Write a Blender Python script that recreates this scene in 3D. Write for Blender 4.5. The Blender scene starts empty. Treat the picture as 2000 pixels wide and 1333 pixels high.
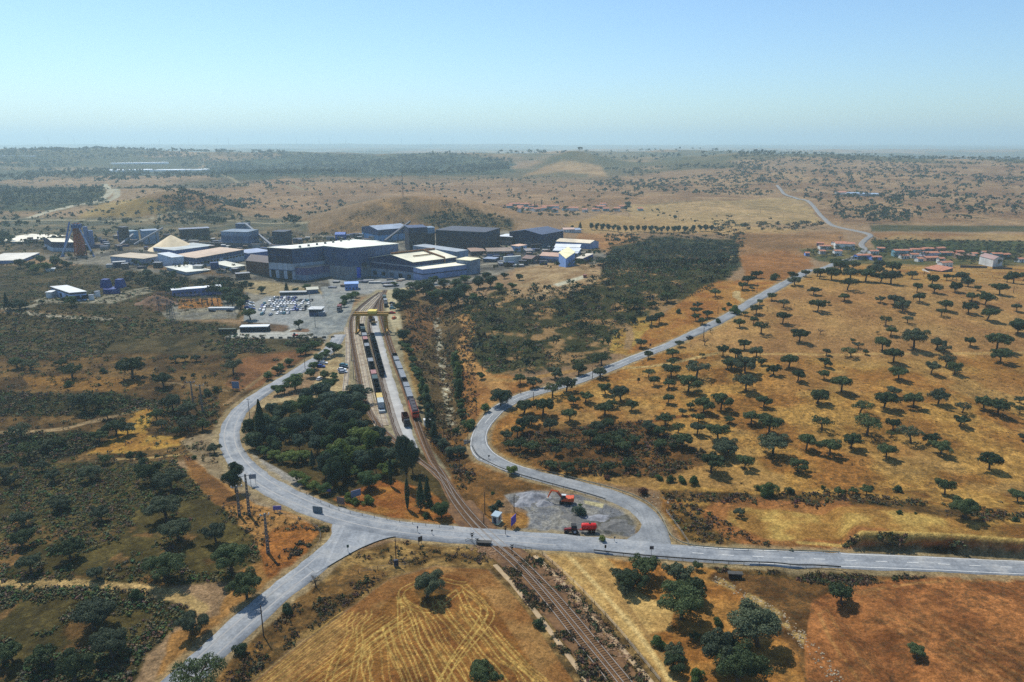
import bpy, math, random
import numpy as np
from mathutils import Vector
R = math.radians
random.seed(7); RNG = np.random.default_rng(7)
SC = bpy.context.scene; COL = SC.collection
# ---------------------------------------------------------------- camera
CH = 110.0; PITCH = R(15.3); FPX = 1428.0          # height m, pitch down, focal length in px of a 2000 px wide frame
cam = bpy.data.cameras.new('camera'); camo = bpy.data.objects.new('camera', cam); COL.objects.link(camo)
cam.sensor_width = 36; cam.lens = 36*FPX/2000; cam.clip_start = 1; cam.clip_end = 80000
camo.location = (0, 0, CH); camo.rotation_euler = (math.pi/2-PITCH, 0, 0); SC.camera = camo
# ---------------------------------------------------------------- sky, sun, exposure
SUN_EL = R(57); SUN_AZ = (-.60, .80)
w = bpy.data.worlds.new('World'); SC.world = w; w.use_nodes = True; nt = w.node_tree; nt.nodes.clear()
sky = nt.nodes.new('ShaderNodeTexSky'); sky.sky_type = 'NISHITA'; sky.sun_disc = False
sky.sun_elevation = SUN_EL; sky.sun_rotation = math.atan2(SUN_AZ[0], SUN_AZ[1]); sky.altitude = 200
sky.air_density = 1.0; sky.dust_density = .6; sky.ozone_density = 1.6
bg = nt.nodes.new('ShaderNodeBackground'); bg.inputs[1].default_value = .12
wo = nt.nodes.new('ShaderNodeOutputWorld'); tint = nt.nodes.new('ShaderNodeVectorMath'); tint.operation = 'MULTIPLY'; tint.inputs[1].default_value = (.84, 1.06, 1.24); nt.links.new(sky.outputs[0], tint.inputs[0]); nt.links.new(tint.outputs[0], bg.inputs[0]); nt.links.new(bg.outputs[0], wo.inputs[0])
sl = bpy.data.lights.new('sun', 'SUN'); sl.energy = 4.8; sl.angle = R(.53); sl.color = (1, .96, .87)
so = bpy.data.objects.new('sun', sl); COL.objects.link(so); so.location = (-200, 300, 400)
so.rotation_euler = Vector((-SUN_AZ[0]*math.cos(SUN_EL), -SUN_AZ[1]*math.cos(SUN_EL), -math.sin(SUN_EL))).to_track_quat('-Z', 'Y').to_euler()
SC.view_settings.view_transform = 'Standard'; SC.view_settings.look = 'None'; SC.view_settings.exposure = 0.0; SC.view_settings.gamma = 1
SC.render.engine = 'CYCLES'; cy = SC.cycles
cy.use_denoising = False; cy.max_bounces = 4; cy.diffuse_bounces = 2; cy.glossy_bounces = 2; cy.volume_bounces = 1; cy.transparent_max_bounces = 6
cy.caustics_reflective = False; cy.caustics_refractive = False; cy.use_adaptive_sampling = False
# ---------------------------------------------------------------- noise
def _h(ix, iy, s):
    n = (ix.astype(np.int64)*374761393 + iy.astype(np.int64)*668265263 + s*1442695041) & 0xffffffff
    n = ((n ^ (n >> 13))*1274126177) & 0xffffffff
    return ((n ^ (n >> 16)) & 0xffffff)/float(0xffffff)
def vn(x, y, s=0):
    ix = np.floor(x); iy = np.floor(y); fx = x-ix; fy = y-iy; fx = fx*fx*(3-2*fx); fy = fy*fy*(3-2*fy)
    return (_h(ix, iy, s)*(1-fx)+_h(ix+1, iy, s)*fx)*(1-fy)+(_h(ix, iy+1, s)*(1-fx)+_h(ix+1, iy+1, s)*fx)*fy
def fbm(x, y, s=0, o=4):
    t = 0; a = .5; n = 0
    for k in range(o):
        t = t+a*vn(x*2**k+17.3*k, y*2**k-9.1*k, s+k); n += a; a *= .5
    return t/n
def lodn(x, y, r, k, base, s, o=3):
    L = np.log2(np.maximum(1., r*k/base)); i = np.floor(L); f = L-i; q = base*2**i
    return fbm(x/q, y/q, s, o)*(1-f)+fbm(x/(2*q), y/(2*q), s, o)*f
def ss(a, b, x):
    t = np.clip((x-a)/(b-a), 0, 1); return t*t*(3-2*t)
# ---------------------------------------------------------------- terrain height
CP, SP = math.cos(PITCH), math.sin(PITCH)
def flat(px, py, z=0.):
    u = (px-1000)/FPX; v = (666.5-py)/FPX
    dx, dy, dz = u, CP+v*SP, -SP+v*CP
    t = (z-CH)/dz; return dx*t, dy*t
def plines(*pts): return np.array([flat(*p) for p in pts])
def dseg(x, y, P):
    """distance to polyline, side sign, fraction along"""
    d = np.full(np.shape(x), 1e9); f = np.zeros(np.shape(x)); sd = np.zeros(np.shape(x)); n = len(P)-1
    for i in range(n):
        ax, ay = P[i]; bx, by = P[i+1]-P[i]; L = bx*bx+by*by+1e-9
        t = np.clip(((x-ax)*bx+(y-ay)*by)/L, 0, 1); ex = x-ax-t*bx; ey = y-ay-t*by; q = ex*ex+ey*ey
        m = q < d; d = np.where(m, q, d); f = np.where(m, (i+t)/n, f); sd = np.where(m, bx*ey-by*ex, sd)
    return np.sqrt(d), np.sign(sd), f
HILLS = [(235, 470, 21, 170, 88, 0), (120, 300, 5, 70, 60, 0), (-145, 985, 38, 98, 62, 0), (-40, 985, 6, 60, 45, 0), (-515, 1120, 34, 60, 38, 0), (200, 2600, 44, 85, 80, 0), (1250, 2500, 58, 800, 520, 0),
 (-900, 3300, 44, 950, 260, 0), (-2300, 3900, 52, 900, 420, 0), (400, 3800, 40, 1400, 260, 0), (-4000, 13500, 52, 5200, 900, 0), (5000, 15000, 26, 7000, 900, 0),
 (-26, 150, 3.2, 26, 20, 0), (105, 138, 3.0, 30, 15, 0), (-100, 172, 5, 40, 34, 0), (85, 560, 7, 80, 55, 0), (-330, 470, 8, 90, 40, 0), (-700, 1500, 18, 160, 60, 0), (-420, 1650, 14, 180, 50, 0), (560, 1300, 10, 200, 90, 0), (-230, 620, 5, 60, 24, 0)]
STREAM = plines((855, 600), (862, 680), (872, 750), (882, 820), (885, 890))
BANK = plines((1650, 1084), (1750, 1086), (1850, 1090), (2000, 1100), (2300, 1114))
DITCH = plines((1560, 1130), (1640, 1200), (1760, 1333), (1800, 1400))
def Hz(x, y):
    x = np.asarray(x, float); y = np.asarray(y, float); r = np.hypot(x, y)
    z = (fbm(x/950+3, y/700+7, 11, 3)-.5)*ss(1050, 3800, r)*112*(1-.6*ss(7000, 14000, r))
    z = z+(fbm(x/260, y/230, 21, 3)-.5)*ss(380, 1200, r)*18*(1-ss(6000, 9000, r))
    z = z+(fbm(x/55, y/55, 31, 2)-.5)*2.2*(1-ss(900, 1500, r))
    for cx, cy_, h, sx, sy, _ in HILLS:
        q = ((x-cx)/sx)**2+((y-cy_)/sy)**2
        z = z+h*np.exp(-np.minimum(q, 40)*.5)
    near = r < 650
    if np.any(near):
        d, s, f = dseg(x, y, STREAM); z = z-4.5*np.exp(-(d/9)**2)*near
        d, s, f = dseg(x, y, BANK); z = z+np.where(near, 4.6*ss(-.2, 2.4, s*d)*ss(0, .10, f)*np.exp(-(np.maximum(0, d-9)/20)**2), 0)
        d, s, f = dseg(x, y, DITCH); z = z-1.6*np.exp(-(d/3.5)**2)*near
    return z
TT = np.geomspace(70, 40000, 900)
def G(px, py):
    u = (px-1000)/FPX; v = (666.5-py)/FPX; d = (u, CP+v*SP, -SP+v*CP)
    zz = CH+TT*d[2]; h = Hz(TT*d[0], TT*d[1]); k = np.nonzero(zz < h)[0]
    if len(k) == 0: a = b = 30000.
    else: b = TT[k[0]]; a = TT[max(0, k[0]-1)]
    for _ in range(2):
        t = np.linspace(a, b, 24); zz = CH+t*d[2]; h = Hz(t*d[0], t*d[1]); k = np.nonzero(zz < h)[0]
        if len(k) == 0: break
        a, b = t[max(0, k[0]-1)], t[k[0]]
    t = (a+b)/2; x, y = t*d[0], t*d[1]
    return Vector((x, y, float(Hz(x, y))))
def G2(pts): return [G(*p) for p in pts]
def mpp(p): return (p.y*CP+(CH-p.z)*SP)/FPX           # metres per photo pixel at a point
def proj(x, y, z):
    yy = y*CP-(z-CH)*SP; v = y*SP+(z-CH)*CP
    yy = np.maximum(yy, 1e-3); return 1000+FPX*x/yy, 666.5-FPX*v/yy
def hm(py_top, p):                                       # height in m of something standing at p whose top shows at photo row py_top
    v = (666.5-py_top)/FPX; t = p.y/(CP+v*SP); return CH+t*(-SP+v*CP)-p.z
# ---------------------------------------------------------------- materials
def lin(c):
    return tuple((x/12.92 if x <= .04045 else ((x+.055)/1.055)**2.4) for x in [q/255 for q in c])
MATS = {}
def mat(name, rgb, rough=.8, var=.15, scale=1.5, metal=0, srgb=True, dirt=None, stripe=None, streak=0):
    if name in MATS: return MATS[name]
    m = bpy.data.materials.new(name); MATS[name] = m; m.use_nodes = True; n = m.node_tree; b = n.nodes['Principled BSDF']
    c = lin(rgb) if srgb else rgb
    b.inputs['Roughness'].default_value = rough; b.inputs['Metallic'].default_value = metal
    if 'Specular IOR Level' in b.inputs: b.inputs['Specular IOR Level'].default_value = .3
    tc = n.nodes.new('ShaderNodeTexCoord'); nz = n.nodes.new('ShaderNodeTexNoise'); nz.inputs['Scale'].default_value = scale; nz.inputs['Detail'].default_value = 5
    n.links.new(tc.outputs['Object'], nz.inputs['Vector'])
    rp = n.nodes.new('ShaderNodeMapRange'); rp.inputs[1].default_value = .3; rp.inputs[2].default_value = .7; rp.inputs[3].default_value = 1-var; rp.inputs[4].default_value = 1+var
    n.links.new(nz.outputs['Fac'], rp.inputs[0])
    mx = n.nodes.new('ShaderNodeVectorMath'); mx.operation = 'SCALE'; mx.inputs[0].default_value = c; n.links.new(rp.outputs[0], mx.inputs['Scale'])
    out = mx.outputs[0]
    if dirt:
        n2 = n.nodes.new('ShaderNodeTexNoise'); n2.inputs['Scale'].default_value = scale*.35; n2.inputs['Detail'].default_value = 7; n.links.new(tc.outputs['Object'], n2.inputs['Vector'])
        r2 = n.nodes.new('ShaderNodeMapRange'); r2.inputs[1].default_value = .48; r2.inputs[2].default_value = .68; r2.inputs[4].default_value = .8; n.links.new(n2.outputs['Fac'], r2.inputs[0])
        mm = n.nodes.new('ShaderNodeMix'); mm.data_type = 'RGBA'; n.links.new(r2.outputs[0], mm.inputs[0]); n.links.new(out, mm.inputs[6]); mm.inputs[7].default_value = (*lin(dirt), 1); out = mm.outputs[2]
    if streak:      # sheet joints and rain streaks running down the wall
        mp = n.nodes.new('ShaderNodeVectorMath'); mp.operation = 'MULTIPLY'; mp.inputs[1].default_value = (1, 1, .06); n.links.new(tc.outputs['Object'], mp.inputs[0]); n4 = n.nodes.new('ShaderNodeTexNoise'); n4.inputs['Scale'].default_value = .45; n4.inputs['Detail'].default_value = 6; n4.inputs['Roughness'].default_value = .75; n.links.new(mp.outputs[0], n4.inputs['Vector'])
        r4 = n.nodes.new('ShaderNodeMapRange'); r4.inputs[1].default_value = .36; r4.inputs[2].default_value = .64; r4.inputs[3].default_value = 1-streak; r4.inputs[4].default_value = 1+streak*.7; n.links.new(n4.outputs['Fac'], r4.inputs[0]); s4 = n.nodes.new('ShaderNodeVectorMath'); s4.operation = 'SCALE'; n.links.new(out, s4.inputs[0]); n.links.new(r4.outputs[0], s4.inputs['Scale']); out = s4.outputs[0]
    if stripe:      # corrugated sheet: fine vertical ribs as bump and slight tone
        wv = n.nodes.new('ShaderNodeTexWave'); wv.inputs['Scale'].default_value = stripe; wv.bands_direction = 'DIAGONAL'; n.links.new(tc.outputs['Object'], wv.inputs['Vector'])
        bp = n.nodes.new('ShaderNodeBump'); bp.inputs['Strength'].default_value = .4; bp.inputs['Distance'].default_value = .1; n.links.new(wv.outputs['Fac'], bp.inputs['Height']); n.links.new(bp.outputs[0], b.inputs['Normal'])
    n.links.new(out, b.inputs['Base Color'])
    return m
# ---------------------------------------------------------------- object helpers
def tag(o, label=None, cat=None, group=None, kind=None):
    if label: o['label'] = label
    if cat: o['category'] = cat
    if group: o['group'] = group
    if kind: o['kind'] = kind
    return o
def empty(name, loc=(0, 0, 0), rz=0, label=None, cat=None, group=None):
    o = bpy.data.objects.new(name, None); COL.objects.link(o); o.location = loc; o.rotation_euler = (0, 0, rz); o.empty_display_size = .5
    return tag(o, label, cat, group)
class MB:
    def __init__(s): s.v = []; s.f = []; s.m = []
    def quad(s, a, b, c, d, m=0): i = len(s.v); s.v += [a, b, c, d]; s.f.append((i, i+1, i+2, i+3)); s.m.append(m)
    def poly(s, pts, m=0): i = len(s.v); s.v += list(pts); s.f.append(tuple(range(i, i+len(pts)))); s.m.append(m)
    def box(s, x0, x1, y0, y1, z0, z1, m=0, rz=0, c=(0, 0), tx=0):
        i = len(s.v); ca, sa = math.cos(rz), math.sin(rz)
        for z, q in ((z0, 0), (z1, tx)):
            for x, y in ((x0+q, y0+q), (x1-q, y0+q), (x1-q, y1-q), (x0+q, y1-q)):
                s.v.append((c[0]+x*ca-y*sa, c[1]+x*sa+y*ca, z))
        for f in ((3, 2, 1, 0), (4, 5, 6, 7), (0, 1, 5, 4), (1, 2, 6, 5), (2, 3, 7, 6), (3, 0, 4, 7)): s.f.append(tuple(i+k for k in f)); s.m.append(m)
    def hexa(s, b, t, m=0):
        i = len(s.v); s.v += [tuple(q) for q in b]+[tuple(q) for q in t]
        for f in ((3, 2, 1, 0), (4, 5, 6, 7), (0, 1, 5, 4), (1, 2, 6, 5), (2, 3, 7, 6), (3, 0, 4, 7)): s.f.append(tuple(i+k for k in f)); s.m.append(m)
    def tube(s, pts, rad, n=6, m=0, cap=True):
        pts = [Vector(p) for p in pts]; rad = rad if isinstance(rad, (list, tuple)) else [rad]*len(pts); i0 = len(s.v)
        for k, p in enumerate(pts):
            d = (pts[min(k+1, len(pts)-1)]-pts[max(k-1, 0)]).normalized(); u = d.orthogonal().normalized()
            if abs(d.z) < .999: u = d.cross(Vector((0, 0, 1))).normalized()
            w_ = d.cross(u)
            for j in range(n):
                a = 2*math.pi*j/n; s.v.append(tuple(p+(u*math.cos(a)+w_*math.sin(a))*rad[k]))
        for k in range(len(pts)-1):
            for j in range(n): a = i0+k*n+j; b = i0+k*n+(j+1) % n; s.f.append((a, b, b+n, a+n)); s.m.append(m)
        if cap:
            s.f.append(tuple(i0+j for j in range(n))[::-1]); s.m.append(m); e = i0+(len(pts)-1)*n; s.f.append(tuple(e+j for j in range(n))); s.m.append(m)
    def beam(s, a, b, w_, m=0): s.tube([a, b], w_/2*1.2, 4, m)
    def build(s, name, mats, parent=None, smooth=False, loc=None, rz=0):
        me = bpy.data.meshes.new(name); me.from_pydata(s.v, [], s.f)
        for q in (mats if isinstance(mats, (list, tuple)) else [mats]): me.materials.append(q)
        me.polygons.foreach_set('material_index', s.m)
        if smooth: me.polygons.foreach_set('use_smooth', [True]*len(s.f))
        o = bpy.data.objects.new(name, me); COL.objects.link(o); o.parent = parent
        if loc: o.location = loc
        o.rotation_euler.z = rz
        return o
def npmesh(name, V, F, mats, smooth=False, attr=None, parent=None):
    """V (n,3), F (m,4) quads"""
    me = bpy.data.meshes.new(name); me.vertices.add(len(V)); me.vertices.foreach_set('co', np.ascontiguousarray(V, np.float32).ravel())
    m, k = F.shape; me.loops.add(m*k); me.loops.foreach_set('vertex_index', np.ascontiguousarray(F, np.int32).ravel())
    me.polygons.add(m); me.polygons.foreach_set('loop_start', np.arange(0, m*k, k, dtype=np.int32)); me.polygons.foreach_set('loop_total', np.full(m, k, np.int32))
    if smooth: me.polygons.foreach_set('use_smooth', np.ones(m, bool))
    me.update(calc_edges=True)
    for q in (mats if isinstance(mats, (list, tuple)) else [mats]): me.materials.append(q)
    if attr is not None:
        a = me.attributes.new('land', 'FLOAT_COLOR', 'POINT'); a.data.foreach_set('color', np.ascontiguousarray(attr, np.float32).ravel())
    o = bpy.data.objects.new(name, me); COL.objects.link(o); o.parent = parent
    return o
def copy_tree(o, parent=None):
    c = o.copy(); COL.objects.link(c); c.parent = parent
    for ch in o.children: copy_tree(ch, c)
    return c
# ================================================================ GROUND: one sheet to the horizon, land cover per vertex
def build_ground():
    gx = np.arange(-520, 2521, 2.2)
    gy = np.concatenate([np.arange(1470, 430, -1.5), np.arange(430, 288, -.5)])
    _, yf = flat(1000., gy); yf = np.concatenate([yf, np.geomspace(yf[-1]*1.03, 62000, 60)])
    yf = np.concatenate([np.linspace(-160, yf[0]-3, 90), yf]); dep = np.maximum(yf, yf[90])*CP+CH*SP; X = ((gx[None, :]-1000)/FPX)*dep[:, None]; Y = np.repeat(yf[:, None], len(gx), 1)
    Z = np.empty_like(X)
    for i in range(0, len(yf), 100): Z[i:i+100] = Hz(X[i:i+100], Y[i:i+100])
    r = np.hypot(X, Y); Z -= (r/1000.)**2*.00006*1000*0
    # small relief that no road or building needs to follow
    U, V_ = proj(X, Y, Z); n, m = X.shape
    X = X.ravel(); Y = Y.ravel(); Z = Z.ravel(); U = U.ravel(); V_ = V_.ravel(); r = r.ravel()
    C = np.zeros((len(X), 4)); C[:, 3] = .35
    def cl(*c):
        a = np.array(lin(c)); l = a@np.array([.3, .6, .1]); sat = 1-a.min()/a.max(); a = a*.87+l*.13; return a*np.array([.595, .60, .60-.18*min(1, sat*1.3)])
    f1 = fbm(X/180, Y/180, 5, 4)[:, None]; f2 = fbm(X/700, Y/900, 6, 4)[:, None]
    C[:, :3] = cl(184, 148, 120)*(1-f1)+cl(140, 104, 80)*f1
    far = ss(1200, 2600, r)[:, None]; g = ss(.50, .60, f2+.25*(f1-.5))*far
    C[:, :3] = C[:, :3]*(1-g*.8)+cl(74, 84, 58)*g*.8
    left = ss(1000, 300, U)[:, None]*ss(700, 1300, r)[:, None]*ss(.40, .6, f1*.6+f2*.4)
    C[:, :3] = C[:, :3]*(1-left*.75)+cl(72, 76, 54)*left*.75
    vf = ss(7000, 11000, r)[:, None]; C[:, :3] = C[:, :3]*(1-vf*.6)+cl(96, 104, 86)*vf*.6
    def region(poly, a, b, scale=14, soft=5, warp=9, op=1, tuft=None, k=1.0, thr=None):
        P = np.array(poly, float); x0, y0 = P.min(0)-soft-warp-2; x1, y1 = P.max(0)+soft+warp+2
        I = np.nonzero((U > x0) & (U < x1) & (V_ > y0) & (V_ < y1))[0]
        if len(I) == 0: return
        wx, wy = X[I], Y[I]; s = max(4., (y1-y0)*.12)
        u = U[I]+(lodn(wx, wy, r[I], .03, 6., 51)-.5)*2*warp*1.6; v = V_[I]+(lodn(wx, wy, r[I], .03, 6., 57)-.5)*2*warp*.8
        inside = np.zeros(len(I), bool); d2 = np.full(len(I), 1e9); N = len(P)
        for i in range(N):
            ax, ay = P[i]; bx, by = P[(i+1) % N]; c = (ay > v) != (by > v)
            with np.errstate(divide='ignore', invalid='ignore'): xi = ax+(v-ay)*(bx-ax)/(by-ay if by != ay else 1e-9)
            inside ^= c & (u < xi)
            ex, ey = bx-ax, by-ay; t = np.clip(((u-ax)*ex+(v-ay)*ey)/(ex*ex+ey*ey+1e-9), 0, 1)
            d2 = np.minimum(d2, (u-ax-t*ex)**2+(v-ay-t*ey)**2)
        sd = np.sqrt(d2)*np.where(inside, 1, -1); wgt = ss(-soft, soft, sd)*op
        f = fbm(wx/scale, wy/scale, 61, 4)
        if thr: wgt = wgt*ss(thr-.06, thr+.06, f)
        f = ss(.32, .68, f)[:, None]; col = (cl(*a)*(1-f)+cl(*b)*f)*k; wgt = wgt[:, None]
        C[I, :3] = C[I, :3]*(1-wgt)+col*wgt
        if tuft is not None: C[I, 3] = C[I, 3]*(1-wgt[:, 0])+tuft*wgt[:, 0]
    def line(pts, width, col, soft=.6, op=1, tuft=None, br=0, world=False, dz=0):
        P = np.array([(p.x, p.y) for p in G2(pts)]) if not world else pts
        if len(P) > 2:                       # smooth
            for _ in range(2):
                Q = [P[0]]
                for i in range(len(P)-1): Q += [P[i]*.75+P[i+1]*.25, P[i]*.25+P[i+1]*.75]
                P = np.array(Q+[P[-1]])
        pad = width+soft+2; I = np.nonzero((X > P[:, 0].min()-pad) & (X < P[:, 0].max()+pad) & (Y > P[:, 1].min()-pad) & (Y < P[:, 1].max()+pad))[0]
        if len(I) == 0: return
        d, _, _ = dseg(X[I], Y[I], P); d = d+(fbm(X[I]/3, Y[I]/3, 71, 2)-.5)*min(width*.4, 2)
        wgt = ss(width/2+soft, width/2-soft*.5, d)*op
        if br: wgt = wgt*ss(.5-br*.22, .60-br*.22, fbm(X[I]/(2.5+width*.3), Y[I]/(2.5+width*.3), 77, 3))
        wgt = wgt[:, None]; C[I, :3] = C[I, :3]*(1-wgt)+cl(*col)*wgt
        if tuft is not None: C[I, 3] = C[I, 3]*(1-wgt[:, 0])+tuft*wgt[:, 0]
    # ---- distance
    region([(400, 318), (560, 300), (900, 302), (1000, 315), (1000, 340), (700, 348), (500, 352), (420, 345)], (58, 72, 52), (84, 88, 62), 120, 5, 14, tuft=.8)
    region([(0, 370), (120, 365), (210, 372), (200, 400), (100, 412), (0, 415)], (62, 74, 52), (92, 88, 62), 70, 4, 10, tuft=.8)
    region([(280, 400), (340, 380), (420, 385), (520, 398), (500, 412), (430, 425), (300, 420)], (62, 70, 50), (88, 82, 58), 50, 3, 8, tuft=.8)
    region([(1020, 345), (1060, 325), (1110, 314), (1170, 325), (1190, 345)], (190, 150, 112), (170, 130, 92), 60, 4, 6)
    region([(1020, 348), (1050, 340), (1100, 335), (1150, 340), (1150, 348)], (84, 84, 60), (110, 100, 70), 60, 3, 6, op=.8)
    region([(900, 296), (1500, 296), (1700, 300), (1500, 312), (1200, 318), (1000, 310)], (96, 100, 76), (150, 128, 98), 110, 3, 8, op=.55)
    region([(1200, 345), (2600, 300), (2600, 440), (1500, 440), (1250, 400)], (150, 108, 82), (182, 142, 110), 70, 8, 12, op=.9, tuft=.7)
    region([(560, 350), (1180, 352), (1300, 400), (1000, 420), (760, 385), (560, 420), (260, 400), (400, 370)], (180, 138, 108), (156, 114, 86), 60, 8, 14, op=.85, tuft=.6)
    region([(205, 395), (300, 388), (330, 410), (260, 425), (150, 425)], (190, 156, 98), (168, 136, 86), 60, 4, 6)
    region([(1210, 402), (1540, 386), (1570, 390), (1605, 436), (1500, 440), (1260, 438)], (196, 158, 118), (184, 150, 108), 60, 2, 2)
    line([(1200, 404), (1330, 396), (1420, 388), (1560, 386)], 5, (150, 128, 96)); line([(1330, 430), (1480, 440), (1610, 441)], 5, (120, 100, 76))
    region([(1100, 440), (1180, 418), (1500, 445), (1600, 450), (1500, 458), (1150, 455)], (196, 156, 110), (180, 140, 96), 50, 4, 5)
    region([(1130, 455), (1250, 460), (1245, 480), (1190, 490), (1120, 475)], (172, 118, 78), (190, 136, 90), 30, 3, 3)
    region([(1440, 455), (1640, 455), (1660, 490), (1560, 500), (1440, 500)], (178, 126, 84), (150, 106, 70), 40, 5, 8, tuft=.7)
    region([(1700, 440), (2600, 446), (2600, 456), (1700, 452)], (74, 78, 50), (100, 92, 62), 30, 2, 4)
    region([(1700, 455), (2600, 462), (2600, 474), (1720, 468)], (160, 110, 74), (186, 146, 100), 60, 2, 3)
    region([(1700, 468), (2600, 478), (2600, 502), (1720, 502)], (66, 80, 46), (88, 92, 58), 20, 2, 3)
    region([(1560, 488), (1660, 478), (1740, 492), (2600, 502), (2600, 520), (1700, 520), (1600, 512)], (84, 88, 52), (128, 112, 72), 14, 3, 4)
    region([(590, 472), (640, 440), (700, 408), (790, 384), (900, 398), (1010, 436), (1010, 460), (900, 455), (800, 470)], (168, 128, 92), (124, 98, 78), 12, 4, 6, tuft=1)
    region([(800, 425), (900, 412), (1000, 430), (1000, 450), (860, 450)], (78, 76, 56), (112, 98, 72), 18, 4, 8, tuft=1, op=.8)
    region([(0, 425), (260, 425), (420, 420), (600, 432), (600, 455), (0, 470)], (140, 122, 98), (96, 96, 80), 30, 6, 8)
    # ---- mine yard
    region([(-500, 462), (330, 458), (560, 452), (700, 468), (1000, 450), (1100, 478), (1200, 500), (1150, 522), (1000, 528), (930, 552), (800, 562), (760, 572), (700, 580), (640, 600), (480, 596), (480, 560), (330, 545), (200, 530), (120, 505), (-500, 500)], (92, 88, 84), (160, 150, 136), 16, 4, 6, tuft=.6)
    region([(-500, 462), (330, 456), (560, 450), (640, 470), (520, 495), (330, 480), (120, 500), (-500, 495)], (84, 76, 66), (140, 120, 98), 14, 4, 6, tuft=.9)
    region([(940, 500), (1060, 492), (1160, 505), (1120, 524), (1000, 527)], (96, 90, 84), (150, 140, 128), 8, 3, 4, tuft=.8)
    region([(490, 548), (520, 550), (600, 562), (640, 572), (560, 582), (500, 575), (430, 556)], (190, 166, 132), (172, 150, 120), 10, 3, 3)
    region([(-400, 508), (200, 520), (330, 540), (480, 556), (470, 622), (300, 622), (0, 604), (-400, 600)], (60, 60, 38), (98, 82, 58), 9, 5, 9, tuft=1)
    region([(-400, 600), (300, 620), (600, 648), (645, 664), (560, 705), (0, 705), (-400, 700)], (66, 60, 40), (104, 88, 62), 8, 5, 9, tuft=.9)
    region([(330, 500), (450, 540), (360, 535), (270, 520)], (140, 108, 84), (116, 92, 72), 8, 3, 4)
    region([(300, 600), (340, 584), (440, 582), (470, 600), (460, 622), (330, 626)], (160, 150, 132), (140, 136, 128), 6, 2, 2)
    region([(350, 585), (432, 582), (434, 600), (348, 604)], (196, 132, 66), (176, 112, 54), 5, 1.5, 1)
    region([(90, 578), (180, 580), (290, 560), (300, 570), (220, 592), (120, 592), (60, 590)], (178, 168, 148), (160, 150, 130), 8, 2, 3)
    region([(265, 585), (330, 562), (350, 590), (320, 612), (270, 605)], (112, 82, 66), (84, 66, 52), 8, 4, 4)
    line([(0, 600), (50, 612), (130, 620), (210, 624)], 5, (190, 176, 156)); line([(20, 607), (60, 600), (110, 585)], 5, (170, 160, 142))
    line([(60, 425), (150, 400), (200, 390), (222, 372), (205, 362)], 12, (206, 194, 172), 3); line([(205, 360), (235, 378), (215, 392), (165, 400)], 11, (196, 184, 162), 3)
    line([(0, 430), (250, 436), (330, 410), (420, 420), (600, 436)], 5, (188, 172, 146), 2); line([(400, 332), (440, 352), (600, 372)], 8, (170, 150, 120), 3)
    region([(476, 602), (520, 580), (625, 574), (645, 600), (632, 632), (560, 638), (476, 628)], (160, 162, 158), (176, 174, 168), 9, 1.5, 1, tuft=0)
    region([(438, 660), (470, 642), (540, 636), (640, 640), (668, 652), (620, 660), (560, 662)], (206, 200, 188), (196, 192, 182), 9, 1.5, 1, tuft=0)
    region([(470, 628), (560, 636), (570, 640), (555, 648), (470, 648)], (100, 80, 66), (124, 96, 80), 6, 2, 2)
    region([(625, 562), (700, 556), (688, 600), (676, 640), (672, 700), (640, 700), (630, 660), (560, 640), (640, 610)], (136, 140, 138), (168, 168, 160), 5, 2, 2, tuft=0)
    region([(640, 545), (780, 540), (900, 552), (760, 575), (650, 572)], (148, 148, 144), (176, 172, 164), 5, 2, 3, tuft=0)
    # ---- rail yard
    region([(655, 690), (690, 600), (735, 566), (765, 566), (772, 620), (800, 690), (870, 850), (950, 1035), (915, 1035), (860, 960), (800, 900), (720, 860), (690, 800), (665, 740)], (150, 136, 112), (176, 160, 132), 4, 3, 2, tuft=.2)
    region([(740, 570), (800, 560), (795, 590), (786, 640), (770, 650), (752, 600)], (206, 188, 156), (190, 172, 142), 6, 2, 2, tuft=0)
    region([(600, 770), (640, 700), (664, 690), (684, 740), (690, 795), (660, 800), (560, 790), (500, 800), (520, 780)], (204, 176, 138), (176, 146, 112), 6, 3, 3, tuft=.1)
    region([(772, 640), (790, 650), (830, 760), (880, 880), (960, 1040), (944, 1040), (860, 880), (800, 740)], (178, 142, 92), (154, 116, 70), 5, 3, 3, tuft=.5)
    # ---- stream valley, slopes, tracks
    region([(775, 570), (900, 600), (930, 640), (930, 860), (890, 900), (840, 830), (795, 700)], (86, 68, 46), (132, 104, 72), 6, 5, 6, tuft=.9)
    region([(790, 592), (870, 600), (830, 680), (800, 690)], (150, 102, 62), (120, 84, 56), 5, 4, 4, tuft=.6)
    line([(852, 620), (855, 650), (860, 690), (868, 730), (874, 780), (884, 830), (880, 880)], 3.2, (208, 196, 172), .8, br=.1)
    region([(885, 690), (930, 690), (1000, 735), (1060, 745), (1000, 780), (965, 800), (950, 850), (905, 850), (900, 760)], (176, 118, 62), (152, 98, 52), 7, 4, 5, tuft=.4)
    region([(820, 830), (930, 850), (960, 900), (1100, 955), (1000, 960), (965, 1000), (965, 1050), (920, 1010), (860, 900)], (150, 100, 50), (112, 78, 42), 6, 4, 5, tuft=.7)
    region([(900, 600), (1000, 560), (1170, 540), (1190, 480), (1300, 462), (1440, 466), (1450, 520), (1400, 560), (1330, 590), (1290, 610), (1215, 660), (1180, 705), (1080, 722), (960, 735), (905, 680)], (58, 62, 36), (80, 78, 48), 9, 4, 8, tuft=1)
    region([(900, 600), (1000, 560), (1440, 466), (1330, 590), (1215, 660), (1180, 705), (960, 735)], (150, 112, 80), (170, 130, 92), 11, 5, 10, tuft=.4, thr=.63)
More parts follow.
